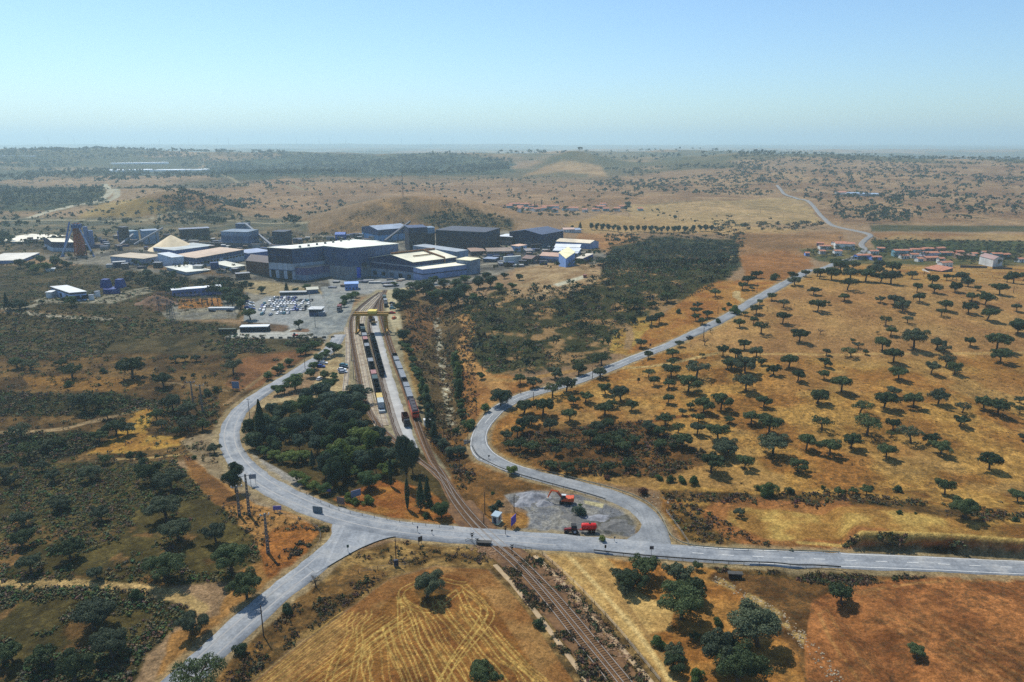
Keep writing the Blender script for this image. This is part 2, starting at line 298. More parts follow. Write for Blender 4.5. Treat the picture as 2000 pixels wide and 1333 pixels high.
    region([(990, 575), (1005, 525), (1130, 502), (1180, 535), (1150, 562), (1060, 588)], (164, 128, 98), (194, 160, 126), 8, 3, 4, tuft=.3)
    region([(1080, 556), (1140, 538), (1142, 544), (1090, 560)], (220, 212, 190), (210, 200, 176), 8, 1.5, 1)
    region([(1195, 655), (1240, 622), (1292, 616), (1300, 640), (1250, 696), (1190, 690)], (200, 160, 76), (176, 130, 60), 5, 3, 4, tuft=.5)
    region([(1225, 690), (1290, 618), (1350, 575), (1400, 548), (1520, 548), (1480, 585), (1370, 650), (1280, 690)], (190, 132, 64), (170, 106, 48), 8, 3, 4, tuft=.5)
    region([(1440, 500), (1530, 488), (1580, 505), (1590, 520), (1540, 548), (1460, 545)], (180, 116, 60), (156, 100, 50), 8, 3, 4, tuft=.6)
    line([(905, 618), (917, 640), (908, 668), (903, 690), (925, 725), (955, 742), (985, 765), (968, 790), (950, 812)], 7, (196, 140, 84), 1.5)
    line([(955, 742), (1010, 745), (1080, 732), (1130, 722)], 4, (184, 136, 82)); line([(1222, 634), (1233, 652), (1225, 680)], 4, (180, 140, 104)); line([(1440, 570), (1436, 580), (1460, 592)], 4, (210, 176, 130)); line([(1400, 522), (1430, 500), (1440, 495)], 4, (206, 180, 140))
    # ---- right hill
    HP = [(1190, 722), (1330, 662), (1520, 556), (1560, 545), (1660, 518), (2600, 522), (2600, 1010), (1400, 975), (1300, 960), (1050, 925), (960, 880), (950, 830), (1040, 775)]
    region(HP, (204, 150, 74), (164, 108, 46), 13, 4, 5, tuft=.8)
    region(HP, (206, 162, 96), (184, 138, 82), 34, 4, 5, tuft=.5, thr=.52, op=.8)
    region(HP, (166, 102, 44), (178, 114, 52), 22, 4, 5, tuft=.7, thr=.60, op=.55)
    region([(1550, 560), (2600, 540), (2600, 690), (1500, 700), (1330, 680)], (194, 146, 98), (176, 126, 86), 25, 8, 8, tuft=.4, op=.75)
    region([(960, 880), (1000, 840), (1250, 820), (1400, 900), (1290, 935), (1100, 925)], (98, 66, 38), (132, 88, 46), 6, 8, 8, tuft=.9)
    line([(1480, 692), (1660, 694), (1850, 690), (2100, 688)], 2.5, (206, 160, 104)); line([(1240, 830), (1330, 812), (1400, 815)], 2, (150, 92, 48)); line([(1215, 720), (1290, 715), (1400, 690)], 2.5, (196, 160, 110))
    region([(1290, 945), (1500, 960), (1700, 950), (2600, 1000), (2600, 1075), (2000, 1066), (1700, 1065), (1560, 1082), (1340, 1070), (1290, 1000)], (196, 146, 72), (150, 98, 44), 7, 4, 6, tuft=.6)
    region([(1290, 955), (1480, 965), (1700, 972), (2000, 1010), (1900, 1020), (1700, 985), (1450, 985), (1300, 975)], (86, 62, 34), (130, 94, 54), 4, 4, 6, tuft=1)
    region([(1300, 990), (1360, 985), (1480, 1060), (1540, 1080), (1340, 1068)], (112, 84, 40), (160, 112, 56), 4, 5, 6, tuft=.9)
    region([(1420, 990), (1640, 988), (1900, 1018), (1950, 1050), (1700, 1050), (1520, 1062), (1430, 1030), (1400, 1005)], (208, 166, 90), (176, 124, 60), 7, 4, 5, tuft=.35)
    line([(1640, 983), (1500, 982), (1420, 984), (1392, 998), (1408, 1028), (1460, 1056), (1520, 1070), (1600, 1066), (1720, 1054)], 6, (172, 106, 58), 1.2, .85)
    region([(1640, 1075), (1720, 1050), (1850, 1046), (2000, 1062), (2600, 1085), (2600, 1105), (2000, 1082), (1850, 1068), (1720, 1066)], (186, 96, 46), (170, 84, 40), 8, 2, 2, tuft=.2)
    line([(1560, 1060), (1700, 1046), (1850, 1043), (2000, 1056), (2300, 1075)], 1.2, (214, 172, 100))
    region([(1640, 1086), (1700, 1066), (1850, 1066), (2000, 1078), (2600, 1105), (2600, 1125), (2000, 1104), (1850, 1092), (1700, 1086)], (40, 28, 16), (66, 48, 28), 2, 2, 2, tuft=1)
    # ---- below the road
    region([(1150, 1085), (1380, 1100), (2600, 1125), (2600, 1500), (1250, 1500), (1180, 1200)], (164, 104, 44), (190, 130, 62), 7, 4, 5, tuft=.5)
    region([(1400, 1104), (1800, 1116), (1640, 1150), (1590, 1180), (1620, 1250), (1700, 1333), (1600, 1400), (1560, 1290), (1480, 1180), (1380, 1130)], (94, 62, 34), (130, 88, 48), 5, 4, 6, tuft=.9)
    line([(1390, 1130), (1440, 1150), (1520, 1200), (1570, 1250), (1620, 1290), (1660, 1345)], 2.4, (186, 150, 98), .8, br=.6)
    region([(1590, 1500), (1570, 1260), (1585, 1175), (1640, 1150), (1780, 1124), (1900, 1117), (2600, 1130), (2600, 1500)], (182, 112, 62), (146, 86, 46), 7, 3, 3, tuft=.7)
    for k in range(13): line([(1660+k*42, 1180+k*9), (1800+k*42, 1260+k*9), (1960+k*42, 1340+k*9)], .7, (182, 122, 72), .4, .6, br=.6)
    for k in range(9): line([(1690+k*50, 1200+k*6), (1780+k*50, 1250+k*6), (1900+k*50, 1320+k*6)], 1.3, (104, 66, 40), .8, .6, br=.2)
    line([(1600, 1200), (1620, 1250), (1680, 1333)], .5, (186, 130, 76), .5, .7, br=.7); line([(1615, 1190), (1640, 1240), (1720, 1333)], .4, (180, 124, 72), .5, .7, br=.7)
    for k in range(5): line([(1600+k*26, 1200-k*7), (1650+k*24, 1162-k*5), (1760+k*30, 1140-k*2), (1900+k*40, 1136)], .5, (184, 126, 74), .5, .55, br=.6)
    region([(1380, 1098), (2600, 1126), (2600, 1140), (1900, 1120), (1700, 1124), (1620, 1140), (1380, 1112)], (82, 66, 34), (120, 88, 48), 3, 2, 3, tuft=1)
    region([(1055, 1072), (1170, 1080), (1215, 1120), (1250, 1160), (1320, 1190), (1305, 1232), (1262, 1240), (1330, 1345), (1290, 1345), (1200, 1235), (1120, 1150)], (216, 172, 112), (196, 150, 94), 5, 4, 5, tuft=.05)
    line([(1110, 1085), (1180, 1160), (1250, 1240), (1310, 1333)], 1, (226, 188, 132)); line([(1150, 1090), (1190, 1140), (1262, 1235), (1330, 1333)], 1, (184, 140, 90))
    # ---- railway corridor to the front
    region([(930, 1062), (1040, 1068), (1130, 1150), (1240, 1260), (1300, 1345), (1330, 1500), (1130, 1500), (1090, 1333), (1010, 1190), (960, 1120)], (164, 128, 84), (112, 84, 54), 2.5, 3, 4, tuft=.8)
    # ---- bottom field
    region([(690, 1078), (800, 1052), (950, 1062), (970, 1115), (850, 1104), (760, 1130), (600, 1245), (470, 1345), (380, 1345), (560, 1190)], (176, 136, 84), (116, 84, 46), 5, 4, 5, tuft=.7)
    region([(560, 1180), (700, 1100), (760, 1120), (600, 1230), (440, 1345), (390, 1345)], (110, 78, 44), (146, 104, 58), 4, 4, 5, tuft=.9)
    region([(480, 1345), (600, 1250), (760, 1132), (850, 1107), (950, 1112), (1010, 1170), (1130, 1345), (1160, 1500), (380, 1500)], (176, 126, 76), (158, 102, 54), 6, 2, 2, tuft=.2)
    region([(580, 1345), (700, 1228), (770, 1160), (850, 1122), (900, 1125), (950, 1165), (1070, 1345), (1080, 1500), (500, 1500)], (164, 108, 50), (142, 86, 38), 4, 4, 3, tuft=.45)
    zz = lambda *p: [(700+a/2.857, 1000+b/2.857) for a, b in p]
    straw = (222, 178, 98)
    guides = [[(0, 560), (-60, 700), (-120, 850), (-180, 1060)], [(230, 480), (160, 640), (190, 760), (250, 900), (290, 1060)], [(290, 440), (330, 540), (400, 690), (500, 850), (600, 1060)], [(500, 480), (590, 610), (700, 740), (860, 900), (980, 1060)], [(600, 420), (700, 560), (820, 700), (980, 860), (1120, 1000)]]
    rg = np.random.default_rng(2)
    def rs(L, n=9): L = np.array(L, float); t = np.linspace(0, len(L)-1, n); i = np.minimum(t.astype(int), len(L)-2); f = (t-i)[:, None]; return L[i]*(1-f)+L[i+1]*f
    def pair(L, wd, op=.85, gap=.75):
        P = np.array([(p.x, p.y) for p in G2(zz(*L))]); T = np.gradient(P, axis=0); T /= np.linalg.norm(T, axis=1)[:, None]; N = np.stack([-T[:, 1], T[:, 0]], 1)
        for sg in (-1, 1): line(P+N*sg*gap, wd, straw, .12, op, world=True)
    for a_, b_ in zip(guides, guides[1:]):
        A_, B_2 = rs(a_), rs(b_)
        for k in range(4):
            t = (k+rg.uniform(-.3, .3))/4; Q = A_*(1-t)+B_2*t+rg.normal(0, 11, (9, 2)); s0 = rg.integers(0, 4); pair([tuple(q) for q in Q[s0:]], rg.uniform(.14, .26), rg.uniform(.45, 1), rg.uniform(.4, .7))
    for L in ([(230, 470), (250, 520), (330, 540), (360, 600), (400, 700), (480, 800), (520, 860), (600, 980)], [(590, 410), (660, 470), (720, 540), (750, 570), (700, 650), (600, 760), (520, 860), (440, 980)], [(590, 440), (680, 500), (710, 560), (660, 650), (560, 780), (500, 880), (470, 980)], [(0, 760), (100, 690), (180, 630), (260, 580), (280, 550), (240, 480)], [(340, 390), (230, 440), (250, 500), (340, 545), (400, 560), (480, 500), (560, 440)], [(150, 640), (190, 760), (230, 830), (280, 951), (320, 1060)], [(380, 360), (480, 380), (560, 400), (600, 400)], [(560, 430), (620, 560), (700, 640), (800, 740), (900, 850), (1060, 980)], [(430, 500), (440, 560), (520, 640), (580, 720)], [(0, 800), (90, 700), (150, 660), (230, 610)], [(50, 780), (30, 860), (60, 951), (90, 1060)]): pair(L, .22, .8)
    for k in range(10):
        x0 = -640+k*48; L = [(x0, 1000), (x0+300, 760+k*2), (x0+560, 560+k*4), (min(240, x0+700), 470+k*12)]; pair(L[:3], .14, rg.uniform(.4, .8), .5)
    region(zz((310, 440), (420, 410), (520, 440), (480, 490), (360, 500)), (96, 66, 34), (130, 90, 40), 2, 2, 2, tuft=1)
    # ---- left of the road
    region([(300, 1500), (380, 1300), (520, 1172), (640, 1078), (650, 1012), (520, 985), (440, 940), (370, 895), (355, 950), (430, 990), (510, 1080), (450, 1130), (430, 1200), (330, 1240), (240, 1500)], (168, 116, 64), (190, 134, 78), 6, 4, 6, tuft=.5)
    region([(530, 1035), (600, 1020), (645, 1050), (600, 1100), (520, 1130), (505, 1090)], (178, 108, 44), (150, 88, 38), 5, 4, 5, tuft=.6)
    region([(590, 1010), (645, 1025), (650, 1060), (600, 1115), (520, 1172), (480, 1200), (540, 1140), (600, 1080), (620, 1040)], (96, 74, 46), (140, 108, 70), 3, 3, 4, tuft=.9)
    region([(-500, 905), (340, 898), (395, 960), (440, 990), (505, 1060), (505, 1095), (470, 1112), (440, 1140), (330, 1142), (-500, 1146)], (76, 66, 36), (102, 88, 50), 9, 5, 8, tuft=1)
    region([(-500, 1148), (260, 1150), (385, 1190), (330, 1235), (275, 1290), (235, 1400), (-500, 1500)], (72, 64, 36), (100, 86, 50), 9, 5, 8, tuft=1)
    region([(-500, 905), (505, 1060), (330, 1142), (260, 1400), (-500, 1500)], (150, 106, 70), (132, 96, 60), 6, 6, 10, tuft=.5, thr=.62)
    region([(-500, 700), (450, 690), (610, 690), (560, 730), (480, 780), (430, 830), (400, 900), (-500, 905)], (84, 62, 42), (132, 98, 60), 13, 5, 6, tuft=.7)
    region([(480, 700), (600, 680), (590, 700), (540, 740), (470, 770), (440, 750)], (152, 100, 66), (124, 82, 58), 8, 4, 5, tuft=.3)
    region([(40, 735), (180, 735), (300, 745), (240, 765), (60, 760)], (160, 112, 52), (132, 92, 46), 8, 3, 5, tuft=.4)
    region([(-200, 765), (230, 770), (330, 790), (230, 812), (-200, 812)], (56, 54, 32), (84, 72, 44), 6, 4, 6, tuft=1)
    region([(-300, 848), (170, 842), (200, 870), (100, 905), (-300, 905)], (54, 50, 32), (80, 68, 44), 6, 4, 6, tuft=1)
    region([(170, 886), (210, 860), (255, 815), (262, 798), (300, 798), (285, 850), (360, 855), (350, 872), (240, 884)], (206, 158, 66), (178, 124, 50), 6, 3, 5, tuft=.3)
    region([(352, 880), (380, 900), (450, 960), (480, 990), (420, 985), (380, 940)], (150, 100, 54), (126, 84, 52), 6, 3, 4, tuft=.4)
    line([(-50, 846), (110, 842), (170, 826), (230, 812), (290, 795)], 3, (168, 138, 108), .8); line([(-60, 1143), (80, 1140), (200, 1144), (290, 1152), (350, 1166), (395, 1190)], 3.2, (206, 168, 118), 1); line([(200, 897), (300, 895), (380, 885)], 1.6, (196, 160, 110), .6, br=.8)
    line([(300, 746), (380, 752), (450, 765)], 1.5, (150, 120, 90)); line([(440, 790), (500, 745), (560, 700)], 2, (160, 124, 92))
    region([(350, 862), (425, 838), (432, 880), (470, 930), (560, 975), (645, 1004), (630, 1016), (500, 985), (410, 925)], (168, 144, 118), (146, 122, 98), 4, 3, 4, tuft=.2)
    region([(500, 745), (445, 800), (430, 850), (440, 800), (470, 770)], (120, 98, 78), (96, 78, 60), 3, 3, 3, tuft=.8)
    # ---- grove floor and lawn
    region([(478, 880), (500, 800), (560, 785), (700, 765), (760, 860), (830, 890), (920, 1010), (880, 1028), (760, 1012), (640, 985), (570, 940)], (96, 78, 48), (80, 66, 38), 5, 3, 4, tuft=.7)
    region([(650, 975), (700, 955), (760, 935), (840, 960), (900, 1020), (860, 1030), (760, 1010), (680, 992)], (182, 118, 46), (160, 92, 38), 5, 3, 4, tuft=.4)
    region([(490, 885), (560, 925), (600, 940), (570, 965), (540, 950), (500, 915)], (176, 168, 158), (160, 152, 144), 4, 2, 2, tuft=0)
    # ---- gravel lot between the roads
    region([(985, 968), (1040, 957), (1110, 966), (1180, 966), (1232, 985), (1248, 1015), (1240, 1050), (1150, 1062), (1000, 1052), (1020, 1015), (1035, 1000), (1000, 985)], (124, 124, 124), (166, 160, 152), 3.5, 2, 2.5, tuft=0)
    region([(1140, 1020), (1225, 1005), (1242, 1025), (1215, 1045), (1170, 1042)], (92, 90, 86), (116, 112, 104), 2.5, 2, 3, tuft=0)
    region([(1140, 978), (1180, 984), (1175, 992), (1142, 984)], (206, 190, 150), (190, 176, 140), 3, 1, 2)
    region([(980, 1004), (1020, 1000), (1036, 1012), (1030, 1030), (985, 1042)], (186, 130, 62), (160, 108, 52), 4, 1.5, 1.5, tuft=.4)
    region([(1150, 1058), (1185, 1050), (1215, 1052), (1205, 1060)], (184, 126, 56), (160, 104, 46), 3, 1, 1)
    for k in range(10): line([(1010+k*16, 970+k*4), (1040+k*14, 1010+k*2), (1020+k*18, 1045)], .5, (176, 168, 156), .5, .5, br=.5)
    # road shoulders
    for pts, wd in ((RD_MAIN, 12), (RD_SOUTH, 10.5), (RD_EAST, 9.5)): line([p for p in pts], wd, (176, 152, 120), 1.2, .75, tuft=.2)
    vv = (lodn(X, Y, r, .005, 1.6, 131)-.5)*1.0+(lodn(X, Y, r, .03, 10., 137)-.5)*.55; C[:, :3] *= (1+vv*(.35+.9*C[:, 3]))[:, None]
    C[:, :3] = np.clip(C[:, :3], .004, 1)
    V = np.stack([X, Y, Z], 1)
    V[:, 2] += (fbm(X/2.2, Y/2.2, 91, 3)-.5)*.35*C[:, 3]*ss(620, 300, r)
    V[:, 2] = V[:, 2].astype(np.float64)
    idx = np.arange(n*m).reshape(n, m); F = np.stack([idx[:-1, :-1], idx[:-1, 1:], idx[1:, 1:], idx[1:, :-1]], -1).reshape(-1, 4)
    g = bpy.data.materials.new('dry_land'); g.use_nodes = True; t = g.node_tree; b = t.nodes['Principled BSDF']; b.inputs['Roughness'].default_value = 1; b.inputs['Specular IOR Level'].default_value = .05
    at = t.nodes.new('ShaderNodeAttribute'); at.attribute_name = 'land'; tc = t.nodes.new('ShaderNodeTexCoord')
    def noise(scale, det=3, rough=.6):
        q = t.nodes.new('ShaderNodeTexNoise'); q.inputs['Scale'].default_value = scale; q.inputs['Detail'].default_value = det; q.inputs['Roughness'].default_value = rough; t.links.new(tc.outputs['Object'], q.inputs['Vector']); return q.outputs['Fac']
    def mr(src, a, b_, c, d):
        q = t.nodes.new('ShaderNodeMapRange'); q.inputs[1].default_value = a; q.inputs[2].default_value = b_; q.inputs[3].default_value = c; q.inputs[4].default_value = d; t.links.new(src, q.inputs[0]); return q.outputs[0]
    def mul(a, b_):
        q = t.nodes.new('ShaderNodeMath'); q.operation = 'MULTIPLY'; t.links.new(a, q.inputs[0]); t.links.new(b_, q.inputs[1]); return q.outputs[0]
    v = mul(mul(mr(noise(1.5, 5, .85), .36, .64, .56, 1.46), mr(noise(.40, 5, .8), .36, .64, .72, 1.28)), mr(noise(.07, 4), .3, .7, .88, 1.12))
    sc = t.nodes.new('ShaderNodeVectorMath'); sc.operation = 'SCALE'; t.links.new(at.outputs['Color'], sc.inputs[0]); t.links.new(v, sc.inputs['Scale'])
    tf = mul(mul(mr(noise(.62, 4, .8), .49, .58, 0, 1), mr(noise(.06, 2), .35, .6, .35, 1)), at.outputs['Alpha'])
    t2 = t.nodes.new('ShaderNodeMath'); t2.operation = 'MULTIPLY'; t.links.new(tf, t2.inputs[0]); t2.inputs[1].default_value = .8
    mx = t.nodes.new('ShaderNodeMix'); mx.data_type = 'RGBA'; t.links.new(t2.outputs[0], mx.inputs[0]); t.links.new(sc.outputs[0], mx.inputs[6]); mx.inputs[7].default_value = (.040, .034, .017, 1)
    t.links.new(mx.outputs[2], b.inputs['Base Color'])
    bp = t.nodes.new('ShaderNodeBump'); bp.inputs['Strength'].default_value = .9; bp.inputs['Distance'].default_value = .6; t.links.new(noise(.9, 4, .7), bp.inputs['Height']); t.links.new(bp.outputs[0], b.inputs['Normal'])
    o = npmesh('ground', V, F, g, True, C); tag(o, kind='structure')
    return o
# ================================================================ ROADS AND RAILWAY
RD_MAIN = [(664, 655), (650, 678), (628, 698), (598, 716), (560, 740), (520, 764), (485, 788), (458, 815), (447, 845), (450, 872), (468, 905), (500, 935), (545, 962), (600, 988), (650, 1006), (705, 1022), (770, 1034), (840, 1042), (960, 1051), (1060, 1058), (1160, 1066), (1240, 1072), (1320, 1080), (1420, 1087), (1560, 1093), (1700, 1099), (1850, 1105), (2010, 1112), (2250, 1122), (2500, 1132)]
RD_SOUTH = [(705, 1026), (676, 1050), (645, 1080), (600, 1117), (556, 1150), (512, 1187), (465, 1228), (420, 1270), (370, 1316), (300, 1385), (240, 1450), (90, 1620)]
RD_EAST = [(1290, 1078), (1283, 1045), (1272, 1015), (1245, 990), (1200, 970), (1140, 953), (1060, 933), (1000, 917), (955, 897), (932, 872), (937, 842), (955, 818), (978, 795), (1020, 774), (1060, 764), (1120, 748), (1170, 728), (1215, 710), (1260, 692), (1310, 674), (1360, 650), (1400, 630), (1440, 608), (1472, 588), (1500, 572), (1530, 556), (1562, 542), (1600, 526), (1640, 512), (1665, 506)]
RD_FAR = [(1665, 505), (1680, 498), (1692, 488), (1680, 480), (1690, 468), (1704, 461), (1690, 456), (1650, 448), (1620, 440), (1606, 424), (1590, 405), (1572, 392), (1556, 388), (1536, 384), (1526, 374), (1518, 364)]
def smooth(P, it=2):
    P = [Vector((p.x, p.y)) for p in P]
    for _ in range(it):
        Q = [P[0]]
        for i in range(len(P)-1): Q += [P[i]*.75+P[i+1]*.25, P[i]*.25+P[i+1]*.75]
        P = Q+[P[-1]]
    return P
def resample(P, step):
    out = [P[0]]; acc = 0
    for i in range(len(P)-1):
        a, b = P[i], P[i+1]; L = (b-a).length; t = step-acc
        while t < L: out.append(a+(b-a)*(t/L)); t += step
        acc = L-(t-step)
    return out+[P[-1]]
def hz(x, y): return float(Hz(x, y))
def ribbon(name, P, width, m, off=.15, nx=4, skirt=True, lateral=0., dash=None, label=None, wfun=None):
    """a strip laid along a path over the terrain; off = height above it"""
    V = []; F = []; n = len(P); P = np.array([(p.x, p.y) for p in P])
    T = np.gradient(P, axis=0); T /= np.linalg.norm(T, axis=1)[:, None]+1e-9; N = np.stack([-T[:, 1], T[:, 0]], 1)
    W = np.array([wfun(i/(n-1)) if wfun else width for i in range(n)])
    ks = np.linspace(-.5, .5, nx+1); rows = []
    for k in ks: rows.append(P+N*(lateral+k*W)[:, None])
    A = np.stack(rows, 1); c0 = P+N*lateral
    r = np.hypot(A[..., 0], A[..., 1]); rise = off+np.maximum(0, r-350)**2*9e-7
    if skirt and width > 4:      # ragged edge
        A[:, 0] -= N*((fbm(P[:, 0]/3.1, P[:, 1]/3.1, 301, 3)-.5)*1.1)[:, None]; A[:, -1] += N*((fbm(P[:, 0]/3.1, P[:, 1]/3.1, 307, 3)-.5)*1.1)[:, None]
    Z = Hz(A[..., 0], A[..., 1])+rise
    Vv = np.concatenate([A, Z[..., None]], -1)
    if skirt:
        e0 = Vv[:, :1].copy(); e1 = Vv[:, -1:].copy(); e0[..., :2] += (N*-.5)[:, None]*1.2; e1[..., :2] += (N*.5)[:, None]*1.2; e0[..., 2] -= 1.0; e1[..., 2] -= 1.0
        Vv = np.concatenate([e0, Vv, e1], 1)
    k = Vv.shape[1]; idx = np.arange(n*k).reshape(n, k)
    F = np.stack([idx[:-1, :-1], idx[1:, :-1], idx[1:, 1:], idx[:-1, 1:]], -1)[:, :, ::-1]
    if dash:
        on, offl, st = dash; s = np.arange(n-1)*st; keep = (s % (on+offl)) < on; F = F[keep]
    F = F.reshape(-1, 4)
    s_ = np.concatenate([[0], np.cumsum(np.linalg.norm(np.diff(P, axis=0), axis=1))]); lt = (np.linspace(-.5, .5, k)[None, :]*W[:, None])+lateral; at = np.stack([lt, np.repeat(s_[:, None], k, 1), np.zeros_like(lt), np.ones_like(lt)], -1).reshape(-1, 4)
    return npmesh(name, Vv.reshape(-1, 3), F, m, True, at)
def road_mat(name, a, b, c):
    m = bpy.data.materials.new(name); m.use_nodes = True; t = m.node_tree; bs = t.nodes['Principled BSDF']; bs.inputs['Roughness'].default_value = .85; bs.inputs['Specular IOR Level'].default_value = .25
    tc = t.nodes.new('ShaderNodeTexCoord'); n1 = t.nodes.new('ShaderNodeTexNoise'); n1.inputs['Scale'].default_value = .16; n1.inputs['Detail'].default_value = 8; n1.inputs['Roughness'].default_value = .7
    n2 = t.nodes.new('ShaderNodeTexNoise'); n2.inputs['Scale'].default_value = 1.7; n2.inputs['Detail'].default_value = 5; t.links.new(tc.outputs['Object'], n1.inputs['Vector']); t.links.new(tc.outputs['Object'], n2.inputs['Vector'])
    cr = t.nodes.new('ShaderNodeValToRGB'); cr.color_ramp.elements[0].position = .34; cr.color_ramp.elements[0].color = (*lin(a), 1); cr.color_ramp.elements[1].position = .68; cr.color_ramp.elements[1].color = (*lin(c), 1)
    e = cr.color_ramp.elements.new(.5); e.color = (*lin(b), 1); t.links.new(n1.outputs['Fac'], cr.inputs[0])
    mr = t.nodes.new('ShaderNodeMapRange'); mr.inputs[1].default_value = .3; mr.inputs[2].default_value = .7; mr.inputs[3].default_value = .82; mr.inputs[4].default_value = 1.15; t.links.new(n2.outputs['Fac'], mr.inputs[0])
    s = t.nodes.new('ShaderNodeVectorMath'); s.operation = 'SCALE'; t.links.new(cr.outputs[0], s.inputs[0]); t.links.new(mr.outputs[0], s.inputs['Scale']); at = t.nodes.new('ShaderNodeAttribute'); at.attribute_name = 'land'; vm = t.nodes.new('ShaderNodeVectorMath'); vm.operation = 'MULTIPLY'; vm.inputs[1].default_value = (1.5, .035, 1); t.links.new(at.outputs['Vector'], vm.inputs[0])
    n3 = t.nodes.new('ShaderNodeTexNoise'); n3.inputs['Scale'].default_value = 1.0; n3.inputs['Detail'].default_value = 4; t.links.new(vm.outputs[0], n3.inputs['Vector']); m3 = t.nodes.new('ShaderNodeMapRange'); m3.inputs[1].default_value = .35; m3.inputs[2].default_value = .65; m3.inputs[3].default_value = .90; m3.inputs[4].default_value = 1.11; t.links.new(n3.outputs['Fac'], m3.inputs[0])
    s3 = t.nodes.new('ShaderNodeVectorMath'); s3.operation = 'SCALE'; t.links.new(s.outputs[0], s3.inputs[0]); t.links.new(m3.outputs[0], s3.inputs['Scale']); t.links.new(s3.outputs[0], bs.inputs['Base Color'])
    return m
def build_roads():
    dusty = road_mat('dusty_asphalt', (108, 112, 116), (132, 135, 137), (156, 155, 151)); asph = road_mat('worn_asphalt', (108, 110, 112), (126, 128, 128), (144, 144, 142))
    paint = mat('road_paint', (205, 203, 196), .7, .12, 2); track_m = mat('tyre_dust', (150, 148, 144), .9, .12, .4)
    cm = resample(smooth(G2(RD_MAIN)), 2.5); cs = resample(smooth(G2(RD_SOUTH)), 2.5); ce = resample(smooth(G2(RD_EAST)), 2.5); cf = resample(smooth(G2(RD_FAR)), 8)
    tot = len(cm)
    tag(ribbon('road', cm, 9, dusty, .36, wfun=lambda t: 6.9+2.2*math.exp(-((t-.52)/.16)**2)), kind='structure')
    tag(ribbon('road', cs, 7.4, dusty, .24, wfun=lambda t: 7.0+9*math.exp(-(t/.07)**2)), kind='structure')
    tag(ribbon('road', ce, 6.8, asph, .24, wfun=lambda t: 6.4), kind='structure')
    tag(ribbon('road', cf, 5.2, mat('far_asphalt', (124, 122, 118), .9, .1, .2), .6), kind='structure')
    # junction flares as surfaces between two edge lines
    def flare(L, Rr, m, off):
        A = resample(smooth(G2(L)), 1.5); B = resample(smooth(G2(Rr)), 1.5); n = 26; V = []; a = [A[int(i*(len(A)-1)/(n-1))] for i in range(n)]; b = [B[int(i*(len(B)-1)/(n-1))] for i in range(n)]
        for p, q in zip(a, b):
            for k in range(13): c = p+(q-p)*(k/12); V.append((c.x, c.y, hz(c.x, c.y)+off))
        idx = np.arange(n*13).reshape(n, 13); F = np.stack([idx[:-1, :-1], idx[1:, :-1], idx[1:, 1:], idx[:-1, 1:]], -1).reshape(-1, 4)[:, ::-1]
        AV = np.array(V); at = np.stack([AV[:, 0]*.7, AV[:, 1]*.7, AV[:, 2]*0, AV[:, 2]*0], 1); o = npmesh('road', AV, F, m, True, at); tag(o, kind='structure')
    flare([(652, 1002), (661, 1030), (655, 1052), (630, 1082), (600, 1108)], [(820, 1046), (760, 1050), (712, 1068), (680, 1085), (618, 1122)], dusty, .30)
    flare([(1215, 1062), (1232, 1050), (1250, 1040), (1256, 1015), (1240, 995), (1215, 980)], [(1352, 1086), (1315, 1070), (1292, 1050), (1284, 1020), (1262, 996)], asph, .30)
    # markings
    ribbon_tag = lambda o: tag(o, kind='structure')
    E = [p for p in cm if p.x > G(1340, 1081).x]
    E2 = resample(E, 1.0)
    for lat, d in ((3.15, None), (-3.15, None), (0, (3, 5, 1.0))): ribbon_tag(ribbon('road_marking', E2, .22, paint, .375, 1, False, lat, d))
    n0 = int(len(ce)*.10); n1 = int(len(ce)*.36); Q = resample(ce[n0:n1], 1.0)
    for lat, d in ((2.85, None), (-2.85, None)): ribbon_tag(ribbon('road_marking', Q, .16, paint, .252, 1, False, lat, d))
    Q2 = resample(ce[int(len(ce)*.17):n1], 1.0); ribbon_tag(ribbon('road_marking', Q2, .18, paint, .252, 1, False, 0, (9, 4, 1.0)))
    # pale wheel paths in the dust
    for lat in (-1.9, 1.7): ribbon_tag(ribbon('road_dust', cm[:int(tot*.62)], .5, track_m, .368, 1, False, lat))
    for lat in (-1.5, 1.6): ribbon_tag(ribbon('road_dust', cs[8:], .45, track_m, .248, 1, False, lat))
    return cm, cs, ce
T_MAIN = [(1400, 1560), (1262, 1380), (1212, 1318), (1160, 1255), (1110, 1195), (1060, 1140), (1015, 1095), (975, 1062), (935, 1025), (900, 985), (868, 940), (846, 905), (834, 880), (822, 850), (810, 815), (800, 780), (786, 740), (770, 700), (757, 660), (748, 630), (742, 605), (745, 585), (752, 568)]
T_A = [(868, 942), (840, 915), (805, 888), (771, 862), (745, 838), (722, 808), (709, 775), (700, 735), (692, 690), (684, 640), (688, 615), (715, 590), (742, 572)]
T_B = [(742, 836), (730, 812), (722, 780), (714, 735), (704, 690), (694, 640), (698, 612), (722, 590), (744, 573)]
T_C = [(752, 832), (744, 800), (736, 765), (728, 733), (720, 700), (712, 665), (706, 640), (710, 615), (730, 592), (748, 572)]
T_D = [(785, 862), (770, 822), (758, 780), (746, 735), (735, 695), (727, 662), (722, 640), (724, 618), (736, 595), (750, 573)]
T_E = [(673, 770), (676, 740), (680, 700), (679, 660), (676, 640)]
T_M2 = [(1372, 1560), (1230, 1380), (1185, 1318), (1133, 1255), (1086, 1195), (1040, 1140), (998, 1095), (958, 1062), (918, 1022), (886, 980), (868, 942)]
